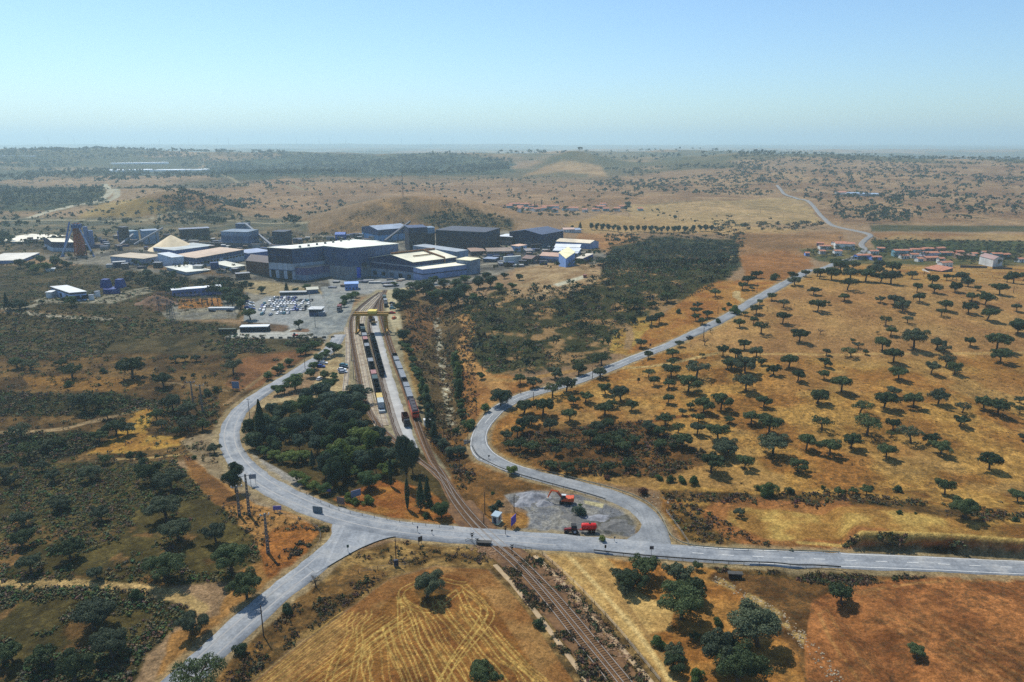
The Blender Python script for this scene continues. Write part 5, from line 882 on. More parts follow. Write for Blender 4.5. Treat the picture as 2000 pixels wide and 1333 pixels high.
    B_('plant_block', 'light turquoise block between the dark tower and the conveyor', (257, 472), (272, 470), 12, 453, [(1, (120, 160, 190))], rc=(130, 150, 160))
    B_('plant_block', 'strong blue block left of the dark tower', (231, 472), (244, 472), 12, 453, [(1, (52, 84, 160))], rc=(60, 80, 120))
    B_('plant_tower', 'dark narrow plant tower among the blue blocks', (244, 478), (255, 477), 10, 445, [(1, DIRTY)], rc=(60, 62, 72))
    B_('trestle_plant', 'long dark trestle plant with pale roof edge', (353, 470), (411, 468), 14, 449, [(1, DIRTY)], rc=(120, 126, 140))
    B_('dark_plant', 'dark plant block right of the banded plant', (533, 480), (557, 480), 16, 453, [(1, (50, 54, 72))], rc=(54, 60, 76))
    B_('low_plant', 'low dark plant building below the dark block', (530, 492), (556, 492), 14, 483, [(1, (54, 60, 76))], rc=(70, 78, 94))
    B_('blue_shed', 'small bright blue shed at the foot of the spoil mound', (655, 472), (674, 471), 14, 459, [(1, (50, 92, 170))], 'gable', (50, 90, 160), rh=2)
    B_('blue_shed', 'small flat blue shed in front of the great hall', (674, 568), (700, 566), 9, 556, [(1, (110, 140, 200))], rc=(140, 170, 220), win=3)
    B_('shaft_hall', 'navy hall with cream roof and white base beside the headframe', (104, 492), (148, 492), (88, 486), 473, [(.42, pale), (1, navy)], 'gable', (228, 218, 192), rh=2, over=.3)
    B_('pale_hall', 'broad pale-roofed hall at the far left of the mine', (-30, 476), (40, 476), 60, 470, [(1, (150, 154, 160))], rc=(232, 222, 196))
    B_('pale_hall', 'low hall with cream roof at the left edge behind the trees', (-30, 518), (41, 514), 34, 510, [(1, (120, 134, 170))], 'shed', (214, 206, 190), rh=2)
    B_('pale_hall', 'small white shelter in the scrub left of the headframe', (91, 531), (106, 530), 5, 527, [(1, (190, 192, 190))], rc=(232, 232, 226), over=1)
    B_('white_hall', 'white and blue panelled hall on the scrub hill', (139, 589), (171, 587), (102, 579), 573, [(.78, (172, 192, 224)), (1, (86, 84, 92))], rc=(214, 214, 208), win=3, winside=3, ww=4, wz=(.8, 3.4))
    B_('shed', 'small white shed at the left end of the panelled hall', (91, 583), (102, 583), 6, 572, [(1, white)], rc=(216, 216, 210))
    for x, y, w, t, lab in ((191, 580, 5, 570, 'white round tank with a rim right of the panelled hall'), (179, 586, 5, 577, 'short white round tank nearest the panelled hall')):
        p = G(x, y); e = empty('tank', p, 0, lab, 'tank'); mb = MB(); cylinder(mb, (0, 0), w*mpp(p), -.4, hm(t, p), 20); mb.build('tank_body', W_(white), e); mb = MB(); cylinder(mb, (0, 0), w*mpp(p)*1.06, hm(t, p), hm(t, p)+.35, 20); mb.build('rim', W_(grey), e)
    p = G(219, 574); e = empty('water_tank', p, 0, 'dark blue open tank with two upright blue vessels', 'tank'); mb = MB(); cylinder(mb, (0, 0), 15*mpp(p), -.4, hm(563, p), 24); mb.build('basin', mat('deep_blue', (36, 56, 120), .5, .15, .3), e)
    for s in (-1, 1): mb = MB(); mb.box(-3, 3, -3, 3, hm(563, p), hm(547, p), tx=.8, c=(s*5.2, 3)); mb.build('vessel', mat('deep_blue', (36, 56, 120)), e)
    B_('substation_hall', 'long low control building with bright white roof behind the substation yard', (337, 580), (433, 576), 7, 568, [(1, (108, 120, 170))], rc=(238, 240, 240), win=11, ww=1.4, wz=(1.2, 2.6))
    B_('garage', 'open grey carport with two dark bays in the substation yard', (407, 606), (457, 606), 3, 603, [(1, (170, 174, 180))], rc=(196, 198, 196), over=.2)
    B_('bus_shelter', 'dark long shelter with white roof on the pale plaza', (469, 649), (524, 648), 5, 640, [(1, (34, 38, 52))], rc=(226, 228, 226), over=.15)
    B_('kiosk', 'grey gatehouse kiosk with pale flat roof beside the car park', (604, 617), (627, 617), 7, 605, [(.5, (70, 80, 110)), (1, (48, 52, 66))], rc=(196, 196, 192), over=.8)
    B_('kiosk', 'low annex at the right side of the gatehouse', (622, 618), (634, 617.5), 4, 611, [(1, (110, 118, 134))], rc=(150, 154, 158))
    B_('long_shelter', 'long low shelter along the back edge of the car park', (547, 578), (598, 576), 4, 572, [(1, (120, 128, 140))], rc=(170, 172, 170), win=9, door=False, wz=(.6, 1.8), ww=2.2)
    B_('long_shelter', 'grey office hut with cream roof behind the car park', (600, 575), (622, 573), 8, 567, [(1, (82, 96, 124))], 'gable', (206, 200, 176), rh=1.2)
    # right cluster
    B_('flotation_hall', 'blue hall with dark upper band behind the great hall', (739, 474), (800, 466), 40, 450, [(.55, (110, 156, 196)), (1, (60, 74, 112))], 'gable', (140, 152, 168), rh=3, over=.3)
    B_('transfer_tower', 'dark bulky transfer tower with hooded top', (800, 494), (836, 492), 24, 446, [(.8, (50, 46, 58)), (1, (40, 50, 78))], rc=(46, 62, 96))
    B_('hood', 'pale blue roof cabin beside the hooded tower', (831, 488), (850, 487), 12, 446, [(.75, (56, 50, 62)), (1, (120, 150, 176))], rc=(130, 150, 170))
    B_('ore_shed', 'long dark ore shed with black roof edge', (852, 488), (948, 494), 40, 450, [(.75, (62, 54, 62)), (1, (44, 50, 70))], rc=(60, 62, 74), over=.4)
    B_('banded_block', 'blue grey banded block standing before the long dark ore shed', (918, 486), (933, 483), (893, 482), 457, [(.2, (130, 146, 180)), (.4, (88, 104, 146)), (.7, (134, 152, 180)), (.78, (110, 130, 140)), (1, (130, 150, 178))], rc=(140, 152, 166))
    B_('dark_annex', 'dark annex at the right end of the long ore shed', (934, 492), (962, 489), 16, 460, [(1, (46, 50, 64))], rc=(56, 60, 72))
    B_('small_plant', 'striped plant with white roof left of the dark blue warehouse', (972, 478), (999, 480), 22, 462, [(.3, (90, 92, 104)), (.5, (150, 138, 128)), (1, (70, 66, 72))], rc=(212, 216, 218), over=.5)
    B_('blue_warehouse', 'huge dark blue warehouse with shallow gabled roof', (1058, 485), (1100, 478), (995, 478), 459, [(.28, (96, 102, 114)), (.42, (54, 60, 84)), (1, (38, 46, 78))], 'gable', (70, 80, 104), rh=3.5, over=.3, bays=(4, 5, 5, 3))
    B_('long_shed', 'pale shed with long cream gabled roof, rightmost of the mine sheds', (1152, 487), (1169, 484), (1085, 482), 476, [(1, (150, 164, 196))], 'gable', (226, 208, 176), rh=2.4, ridge=1)
    B_('long_shed', 'stepped shed with white roof in front of the cream-roofed shed', (1083, 489), (1132, 491), 12, 483, [(1, (110, 128, 160))], 'shed', (226, 228, 226), rh=1.6)
    B_('long_shed', 'lower white-roofed shed, nearest of the stepped sheds', (1080, 496), (1130, 498), 13, 490, [(1, (110, 128, 160))], 'shed', (224, 228, 230), rh=1.4)
    B_('link_shed', 'grey shed with two white strips below the stepped sheds', (1101, 505), (1127, 506), 10, 495, [(1, (140, 146, 156))], rc=(200, 204, 208))
    B_('rusty_shed', 'open shed with rust-stained double roof', (1054, 512), (1094, 514), 20, 500, [(.6, (96, 108, 130)), (1, (140, 160, 190))], 'gable', (188, 150, 126), rh=2)
    B_('blue_box_shed', 'light blue box shed with cream roof above the pit', (1105, 523), (1123, 519), (1091, 520), 506, [(1, (126, 160, 214))], rc=(232, 222, 172))
    B_('white_shed', 'white shed with pale blue end left of the tunnel-roofed store', (1012, 493), (1029, 490), (998, 491), 482, [(1, (170, 190, 216))], rc=(214, 176, 148))  # all walls share one pale blue
    B_('tunnel_store', 'small arched store with dark mouth', (1028, 500), (1041, 499), 12, 491, [(1, (130, 126, 124))], 'gable', (150, 140, 134), rh=1.6)
    B_('white_screen', 'pale panelled enclosure above the bank', (985, 518), (1018, 516), 3, 503, [(1, (206, 208, 200))], rc=(206, 208, 200), over=0, win=0)
    B_('brown_store', 'brown roofed open store beside the pale enclosure', (1020, 515), (1038, 516), 16, 505, [(1, (110, 90, 84))], 'gable', (126, 96, 84), rh=2)
    B_('low_sheds', 'long low shed with brown roof right of the back hall', (952, 503), (1003, 500), 14, 492, [(.6, (120, 136, 170)), (1, (110, 100, 96))], 'shed', (146, 126, 108), rh=1.5)
    B_('low_sheds', 'dark low shed with pale roof below the brown-roofed shed', (944, 513), (966, 513), 12, 506, [(1, (62, 68, 82))], rc=(130, 142, 160))
    B_('low_sheds', 'row of brownish sheds on the edge of the yard', (920, 500), (948, 498), 14, 492, [(1, (84, 78, 80))], 'shed', (150, 122, 104), rh=1.5)
    B_('blue_container_shed', 'strong blue shed on the rim among the trees', (1137, 515), (1158, 507), 6, 506, [(1, (40, 64, 150))], rc=(214, 200, 176))
    B_('farmhouse', 'white farmhouse with pale roof behind the blue warehouse', (1101, 454), (1122, 455), 10, 449, [(1, white)], 'gable', (206, 170, 150), rh=1.6, win=3)
    B_('farmhouse', 'grey roofed outbuilding touching the white farmhouse', (1119, 455), (1135, 455), 12, 450, [(1, (190, 190, 190))], 'gable', (150, 160, 176), rh=1.6)
    B_('ruin', 'pale roofless hut on the ridge of the pit', (1139, 543), (1144, 543), 2, 538, [(1, (130, 70, 60))], rc=(150, 90, 70))
    conveyor('long conveyor rising to the tip of the pale stockpile', (262, 482, 1), (322, 478, 17)); conveyor('short pale conveyor left of the stockpile', (236, 482, 1), (262, 474, 8)); conveyor('conveyor descending right from the square tower', (483, 470, 18), (530, 486, 3)); conveyor('dark conveyor sloping up to the hooded tower', (752, 480, 4), (802, 470, 20), 2.6, (70, 74, 84)); conveyor('conveyor sloping down behind the ore shed', (845, 485, 18), (885, 488, 4), 2, (96, 92, 88)); conveyor('thin conveyor beside the dark plant block', (520, 476, 2), (540, 476, 9), 1.6, (110, 118, 130)); conveyor('flat pipe bridge running across the plant yard', (360, 481, 3), (520, 486, 3), 1.6, (96, 104, 124))
    # pale ore stockpile
    p = G(314, 492); mb = MB(); n_ = 40; rw = 47*mpp(p); H_ = hm(460, p)*.93; rng = np.random.default_rng(4); rings = []
    for k in range(9):
        f = k/8; rings.append([(rw*(1-f)*math.cos(a)*(1+rng.normal(0, .015)), rw*(1-f)*math.sin(a)*(1+rng.normal(0, .015)), H_*(1-(1-f)**1.06)-.6) for a in [2*math.pi*j/n_ for j in range(n_)]])
    mb.v = [v for q in rings for v in q]
    for k in range(8):
        for j in range(n_): a = k*n_+j; b = k*n_+(j+1) % n_; mb.f.append((a, b, b+n_, a+n_)); mb.m.append(0)
    o = mb.build('ore_stockpile', mat('pale_ore', (226, 204, 166), .95, .12, .2), None, True, (p.x+4, p.y+18, p.z)); tag(o, 'pale conical ore stockpile under the conveyor tip', 'stockpile')
    # headframe
    p = G(158, 499); h = hm(437, p); e = empty('headframe', p, .2, 'tall rust-orange headframe tower with two pale slanting legs', 'mine tower'); org = mat('rust_orange', (168, 88, 50), .8, .35, .3, dirt=(96, 54, 40)); pal = mat('pale_steel', (146, 160, 184), .5, .1, .4)
    mb = MB(); w0, w1 = 4.8, 2.6
    cs = [(-1, -1), (1, -1), (1, 1), (-1, 1)]; P = lambda i, f: Vector((cs[i % 4][0]*(w0+(w1-w0)*f)*.9, cs[i % 4][1]*(w0+(w1-w0)*f)*.7, h*f))
    for i in range(4):
        mb.beam(P(i, -.02), P(i, 1), .7)
        for k in range(7):
            mb.beam(P(i, k/7), P(i+1, (k+1)/7), .4); mb.beam(P(i+1, k/7), P(i, (k+1)/7), .4); mb.beam(P(i, (k+1)/7), P(i+1, (k+1)/7), .4)
    mb.build('lattice', org, e); mb = MB(); mb.hexa([(-2.4, -1.9, 0), (2.4, -1.9, 0), (2.4, 1.9, 0), (-2.4, 1.9, 0)], [(-1.6, -1.3, h*.85), (1.6, -1.3, h*.85), (1.6, 1.3, h*.85), (-1.6, 1.3, h*.85)]); mb.build('skip_shaft', org, e)
    mb = MB(); mb.box(-4, 4, -3, 3, h*.86, h*.98); mb.build('sheave_deck', mat('deck_blue', (60, 86, 130), .6, .15, .4), e)
    for dx in (-1, 1): mb = MB(); mb.tube([(dx*.8, -1, h*1.03), (dx*14.5, -9, -.5)], [.6, .9], 8); mb.build('slanting_leg', pal, e)
    mb = MB(); mb.tube([(-5, -1.5, h*1.06), (-13, -8, 0)], [.7, 1.1], 8); mb.build('slanting_leg', mat('strut_blue', (88, 116, 168), .5, .1, .4), e)
    p = G(172, 484); e = empty('silo', p, 0, 'pair of slim grey blue silos right of the headframe', 'silo')
    for s in (0, 1): mb = MB(); cylinder(mb, (s*5, 0), 2.2, 0, 22-s*4, 14); mb.build('silo_body', W_((110, 126, 160)), e)
    # masts, substation gear
    lat = mat('lattice_steel', (92, 94, 100), .6, .15, .5)
    def pylon(x, y, top, label, w=1.6, arms=2, name='pylon', grp=None):
        p = G(x, y); h = hm(top, p); e = empty(name, p, random.uniform(-.3, .3), label, 'pylon', grp); mb = MB(); n = max(4, int(h/3.5))
        P = lambda i, f: Vector((cs[i % 4][0]*w*(1-.8*f), cs[i % 4][1]*w*(1-.8*f), h*f))
        for i in range(4):
            mb.beam(P(i, -.02), P(i, 1), .16)
            for k in range(n): mb.beam(P(i, k/n), P(i+1, (k+1)/n), .1)
        mb.build('lattice', lat, e)
        for k in range(arms): mb = MB(); mb.beam((-3.2, 0, h*(.97-.14*k)), (3.2, 0, h*(.97-.14*k)), .2); mb.build('cross_arm', lat, e)
        return e
    pylon(787, 386, 338, 'tall thin mast standing on top of the spoil mound', .9, 0, 'radio_mast')
    for x, y, t, lb_ in ((311, 607, 580, 'left lattice pylon at the substation gate'), (330, 621, 585, 'tall lattice pylon in front of the substation'), (337, 621, 588, 'second tall lattice pylon at the substation front'), (1640, 478, 462, 'slim line pylon beside the far road')): pylon(x, y, t, lb_, 1.2)
    for k, (x, y) in enumerate(((312, 588), (330, 587), (352, 592), (366, 590), (380, 591), (400, 596), (410, 596), (420, 596), (388, 590), (430, 590))):
        p = G(x, y); h = 5.5; e = empty('switch_gantry', p, 0, ['first', 'second', 'third', 'fourth', 'fifth', 'sixth', 'seventh', 'eighth', 'ninth', 'tenth'][k]+' steel switch gantry from the left in the substation', 'gantry', 'switch gantries of the substation')
        for s in (-1, 1): mb = MB(); mb.tube([(s*2, 0, 0), (s*2, 0, h)], .14, 5); mb.tube([(s*2, .8, 0), (s*2, 0, h*.8)], .1, 5); mb.build('post', lat, e)
        mb = MB(); mb.beam((-2.2, 0, h), (2.2, 0, h), .25)
        for q in (-1.2, 0, 1.2): mb.tube([(q, 0, h), (q, 0, h-1.1)], .16, 6)
        mb.build('crossbeam', lat, e)
    # small sheds, boxes and pipe racks filling the plant yard
    rng = random.Random(21); k = 0
    spots = [([(40, 470), (330, 466), (340, 490), (60, 492)], 38, 'between headframe and stockpile'), ([(340, 474), (530, 470), (560, 490), (420, 492)], 34, 'behind the workshop roofs'), ([(530, 470), (740, 458), (740, 474), (600, 480)], 26, 'behind the great blue hall'), ([(940, 492), (1090, 486), (1060, 520), (960, 526)], 34, 'in front of the ore sheds'), ([(640, 548), (790, 545), (800, 560), (650, 566)], 16, 'on the stockyard below the halls'), ([(180, 520), (330, 535), (480, 545), (500, 530), (330, 524), (200, 510)], 10, 'along the mine front')]
    colr = [(70, 76, 92), (98, 104, 116), (140, 142, 144), (110, 92, 80), (60, 78, 120), (176, 172, 162), (50, 50, 58), (86, 70, 60)]
    CN = dict(zip(colr, ('slate blue', 'grey', 'pale grey', 'rusty brown', 'navy blue', 'cream', 'black', 'brown')))
    for P, n, t in spots:
        for j, q in enumerate(sorted(scatter(P, n, seed=300+n), key=lambda v: v.x/max(1, v.y))):
            w, d, h = rng.uniform(3, 11), rng.uniform(2.5, 6), rng.uniform(1.6, 5.5) if 'stockyard' not in t else rng.uniform(.5, 1.6); c = rng.choice(colr); a = rng.uniform(-.3, .3)+(.25 if rng.random() < .5 else 0)
            e = empty('plant_shed', q, a, f'{CN[c]} small shed {t}, {ORD[j] if j < 39 else "fortieth or later"} from left', 'shed', 'small sheds '+t); mb = MB(); mb.box(-w/2, w/2, -d/2, d/2, -.6, h); mb.build('wall', W_(c), e); mb = MB(); mb.box(-w/2-.2, w/2+.2, -d/2-.2, d/2+.2, h+.003, h+.25); mb.build('roof', Rf(rng.choice(colr+[(170, 170, 166)])), e)
def build_village():
    wh, te, bl = (226, 224, 216), (120, 160, 170), (120, 150, 214)
    H = [(1650, 488, 38, 12, wh, 'big L-shaped house with broad orange roof above the road fork'), (1641, 480, 24, 5, wh, 'upper wing of orange roof behind the big house'), (1612, 488, 21, 7, wh, 'long orange-roofed house left of the big house'), (1607, 497, 11, 6, wh, 'small orange-roofed house at the left of the hamlet'), (1637, 500, 15, 10, wh, 'tall orange roof between the dark trees'), (1577, 501, 8, 6, bl, 'tiny blue hut at the left edge of the hamlet'), (1602, 481, 14, 4, (70, 74, 96), 'dark low shed behind the orange roofs'),
      (1689, 507, 28, 8, bl, 'blue-walled house with red roof beside the road'), (1708, 497, 16, 5, wh, 'low red-roofed cottage behind the blue house'), (1720, 492, 15, 7, te, 'small teal cottage with red roof by the orchard'), (1713, 509, 18, 4, bl, 'low blue shed with red roof right of the blue house'),
      (1760, 502, 26, 13, te, 'tall teal and white house at the left end of the village'), (1775, 497, 12, 7, wh, 'narrow house right behind the tall teal house'), (1768, 506, 15, 6, wh, 'low white house in front of the teal house'), (1787, 505, 15, 8, wh, 'white gabled cottage near the village middle'), (1792, 494, 26, 6, wh, 'long orange roof at the back of the village'), (1812, 492, 24, 6, te, 'wide orange roof beside the long back roof'), (1820, 503, 28, 9, (206, 200, 214), 'large pale house with grey gable in the village'),
      (1839, 493, 15, 8, (206, 150, 130), 'tall pinkish house at the back right'), (1850, 500, 24, 6, te, 'teal house with orange roof right of the tall pink one'), (1822, 510, 26, 6, (196, 150, 130), 'low brick-coloured sheds in the village front'), (1840, 515, 10, 10, wh, 'narrow bright white gabled house in front'), (1850, 523, 20, 10, wh, 'white house with brown roof by the oak field'), (1876, 498, 14, 5, (196, 120, 96), 'small red-roofed shed right of the teal house'), (1886, 506, 36, 5, (150, 120, 100), 'long brown-roofed barn in the village'),
      (1927, 499, 16, 6, wh, 'orange-roofed house behind the big white barn'), (1948, 504, 20, 8, te, 'teal house with orange roof right of the barn'), (1966, 504, 15, 6, te, 'last small orange-roofed house on the right'), (1996, 513, 10, 5, wh, 'red roof at the right edge of the photo'), (1798, 512, 10, 3, wh, 'tiny pale shed with flat cream roof'), (1905, 502, 10, 4, wh, 'little red-roofed hut behind the barns')]
    for i, (x, y, w, hp, c, lab) in enumerate(H):
        n = G(x-w/2, y); m = mpp(n); gx = random.random() < .35; a = random.uniform(-1.2, 1.2)*w/26
        bld('village_house', lab, (x-w/2, y+a*.4), (x+w/2, y-a*.6), max(6, w*m*random.uniform(.45, .7)), y-hp, [(1, c)], 'gable', (200, 110, 70), rh=max(1.0, w*m*.07), ridge=0, win=max(2, int(w*m/4)), tile=TILE if c != (150, 120, 100) else Rf((150, 116, 96)), cat='house', group='houses of the village', h=max(3.0, hp*m*.92))
    bld('barn', 'big white barn with brown roof at the right of the village', (1938, 522), (1957, 520), (1911, 516), 508, [(1, (214, 212, 206))], 'gable', (160, 128, 118), rh=2.2, ridge=1, over=.3)
    bld('farm_shed', 'open brown-tiled farm shed with white yard wall', (1806, 529), (1838, 532), 12, 524, [(1, (110, 96, 90))], 'shed', (176, 106, 70), rh=2.2, tile=TILE, over=.5, win=0)
    for a, b, hh, c, lab in (((1802, 529), (1825, 535), 1.6, (206, 200, 190), 'white yard wall round the farm shed'), ((1875, 523), (1928, 524), 2.2, (70, 64, 64), 'dark stone wall below the garden trees'), ((1938, 526), (1977, 527), 2.2, (76, 68, 66), 'dark stone wall right of the white barn'), ((1120, 470), (1092, 456), 1.2, (120, 96, 84), 'dark field wall behind the blue warehouse')):
        p = G(*a); q = G(*b); mb = MB(); d = Vector((q.x-p.x, q.y-p.y)); mb.box(0, d.length, -.25, .25, -1, hh, 0, math.atan2(d.y, d.x)); o = mb.build('wall', W_(c), None, False, p); o.name = 'yard_wall'; tag(o, lab, 'wall')
    rng = random.Random(12); far = [(996, 407, 14), (1006, 403, 22), (1016, 409, 12), (1026, 404, 20), (1034, 412, 16), (1042, 407, 18), (1050, 414, 12), (1062, 412, 12), (1070, 408, 22), (1082, 408, 20), (1086, 416, 9), (1106, 412, 14), (1120, 412, 18), (1141, 415, 9), (1164, 413, 16), (1172, 408, 20), (1184, 413, 12), (1205, 413, 12), (1216, 408, 12), (1251, 412, 10), (1178, 403, 12), (1014, 414, 8)]
    for i, (x, y, w) in enumerate(far):
        c = rng.choice([wh, wh, (206, 190, 176), te]); lab = ['%s far cottage %s' % ({wh: 'white-walled', te: 'blue-grey'}.get(c, 'cream-walled'), s) for s in ('at the left tip of the distant hamlet', 'under the long pink roof at the left', 'in front of the pink roofs', 'with wide roof left of the cypresses', 'below the twin cypresses', 'just left of the tall cypress', 'in the hollow below the cypresses', 'right of the cypresses in front', 'under the broad pink roof right of the cypresses', 'at the right end of the broad pink roof', 'standing alone as a pale cube', 'at the start of the second cluster', 'with a long low roof in the second cluster', 'like a small pale cube in the second cluster', 'with bright orange roof in the third cluster', 'behind the bright orange roof', 'at the right end of the third cluster', 'left of the big dark tree', 'just behind the big dark tree', 'blue-walled beside the row of dark trees', 'at the back of the third cluster', 'small and low at the hamlet front')[i:i+1]][0]
        p = G(x-w/2, y); m = mpp(p); bld('far_house', lab, (x-w/2, y), (x+w/2, y+rng.uniform(-.4, .4)), 9, y-4, [(1, c)], 'gable', (200, 120, 84), rh=1.8, tile=TILE, h=rng.uniform(3, 4.5), cat='house', group='houses of the distant hamlet')
    for x, y, w, lab in ((1647, 381, 16, 'small white farmhouse of the far hillside farm'), (1670, 383, 30, 'long white building of the far hillside farm'), (1700, 384, 30, 'long grey barn right of the far white farm')): bld('far_farm', lab, (x-w/2, y), (x+w/2, y), 14, y-5, [(1, wh if w < 30 or x < 1690 else (130, 146, 160))], 'gable', (190, 130, 100) if x < 1660 else (150, 170, 190), rh=2, h=4.5, cat='house')
    for x0, x1, y, dp, lab in ((208, 300, 336, 420, 'left end of the bright white plastic greenhouses'), (300.5, 368, 335, 460, 'middle of the bright white plastic greenhouses'), (369, 392, 334.4, 380, 'short white greenhouse near the right end'), (394, 414, 334, 260, 'last white greenhouse strip on the right'), (218, 330, 321.5, 180, 'thin pale greenhouse strip further back'), (-20, 66, 307, 500, 'pale greenhouse strip at the left edge')):
        n, Q = footprint((x0, y), (x1, y-.4), dp); e = empty('greenhouse', (0, 0, 0), 0, lab, 'greenhouse', 'plastic greenhouses'); mb = MB(); prism(mb, Q, n.z-40, n.z+5); mb.build('cover', mat('white_plastic', (238, 240, 240), .4, .04, .02), e)
    for i, x in enumerate((97, 147, 187, 265, 294, 313, 370, 378, 425, 447, 580, 624, 645, 676, 785, 842, 885)):
        yy = 13300.; xx = (x-1000)/FPX*(yy*CP+CH*SP); z = hz(xx, yy); e = empty('wind_turbine', (xx, yy, z), 0, ('slender wind turbine on the far ridge, '+['leftmost of all', 'second from the left', 'third from the left', 'left of the close trio', 'middle of the close trio', 'right of the close trio', 'left of the pair above the white greenhouses', 'right of the pair above the white greenhouses', 'just past the pair', 'second past the pair', 'first of the middle group', 'second of the middle group', 'third of the middle group', 'last of the middle group', 'above the mast mound', 'second from the right', 'rightmost of all'][i]), 'wind turbine', 'wind turbines on the horizon')
        mb = MB(); mb.tube([(0, 0, -5), (0, 0, 105)], [4.5, 2.8], 8); mb.build('tower', W_((200, 204, 208)), e); mb = MB(); ph = random.uniform(0, 2)
        for k in range(3): a = ph+k*2.094; mb.tube([(0, -4, 105), (46*math.cos(a), -4, 105+46*math.sin(a))], [2.2, .6], 5)
        mb.build('rotor', W_((206, 210, 214)), e)
# ================================================================ VEHICLES, RAILWAY GEAR, SIGNS, POLES
def paintm(n, c): return mat(n, c, .35, .05, 1)
TYRE = mat('tyre_rubber', (30, 30, 31), .9, .1, 3); STEEL = mat('galvanised', (122, 126, 128), .5, .15, 1, metal=.3); WOOD = mat('pole_wood', (84, 66, 52), .95, .25, 2); CONC = mat('pole_concrete', (118, 110, 102), .9, .2, 1)
def wheel(mb, x, y, r, w, n=14, m=0):
    i0 = len(mb.v)
    for s in (-1, 1):
        for j in range(n): a = 2*math.pi*j/n; mb.v.append((x+r*math.cos(a), y+s*w/2, r+r*math.sin(a)))
    for j in range(n): k = (j+1) % n; mb.f.append((i0+j, i0+k, i0+n+k, i0+n+j)); mb.m.append(m)
    mb.f.append(tuple(i0+j for j in range(n))[::-1]); mb.f.append(tuple(i0+n+j for j in range(n))); mb.m += [m, m]
def car_parts(root, col, tall=0):
    """length along x"""
    b = MB(); b.hexa([(-2.1, -.82, .28), (2.1, -.82, .28), (2.1, .82, .28), (-2.1, .82, .28)], [(-2.12, -.86, .72), (2.12, -.86, .62), (2.12, .86, .62), (-2.12, .86, .72)])
    b.hexa([(-2.12, -.86, .722), (2.12, -.86, .622), (2.12, .86, .622), (-2.12, .86, .722)], [(-2.05, -.78, .95), (1.1, -.78, .92), (1.1, .78, .92), (-2.05, .78, .95)])
    b.hexa([(-1.45, -.62, 1.30+tall), (.45, -.62, 1.32+tall), (.45, .62, 1.32+tall), (-1.45, .62, 1.30+tall)], [(-1.35, -.56, 1.43+tall), (.3, -.56, 1.44+tall), (.3, .56, 1.44+tall), (-1.35, .56, 1.43+tall)])
    g = MB(); g.hexa([(-1.95, -.74, .94), (1.05, -.74, .93), (1.05, .74, .93), (-1.95, .74, .94)], [(-1.45, -.61, 1.32+tall), (.42, -.61, 1.33+tall), (.42, .61, 1.33+tall), (-1.45, .61, 1.32+tall)])
    w = []
    for x in (-1.3, 1.35):
        for y in (-.78, .78): q = MB(); wheel(q, x, y, .32, .2); w.append(q)
    if root is None:
        k = MB(); off = 0
        for src, mi in [(b, 0), (g, 1)]+[(q, 2) for q in w]: o = len(k.v); k.v += src.v; k.f += [tuple(i+o for i in f) for f in src.f]; k.m += [mi]*len(src.f)
        return k
    b.build('body', col, root); g.build('window', GLASS, root)
    for q in w: q.build('wheel', TYRE, root)
CARC = {'white': (232, 232, 230), 'silver': (168, 172, 178), 'black': (32, 34, 40), 'blue': (44, 70, 140), 'red': (170, 40, 34), 'grey': (96, 100, 106), 'teal': (90, 140, 150), 'orange': (224, 104, 34)}
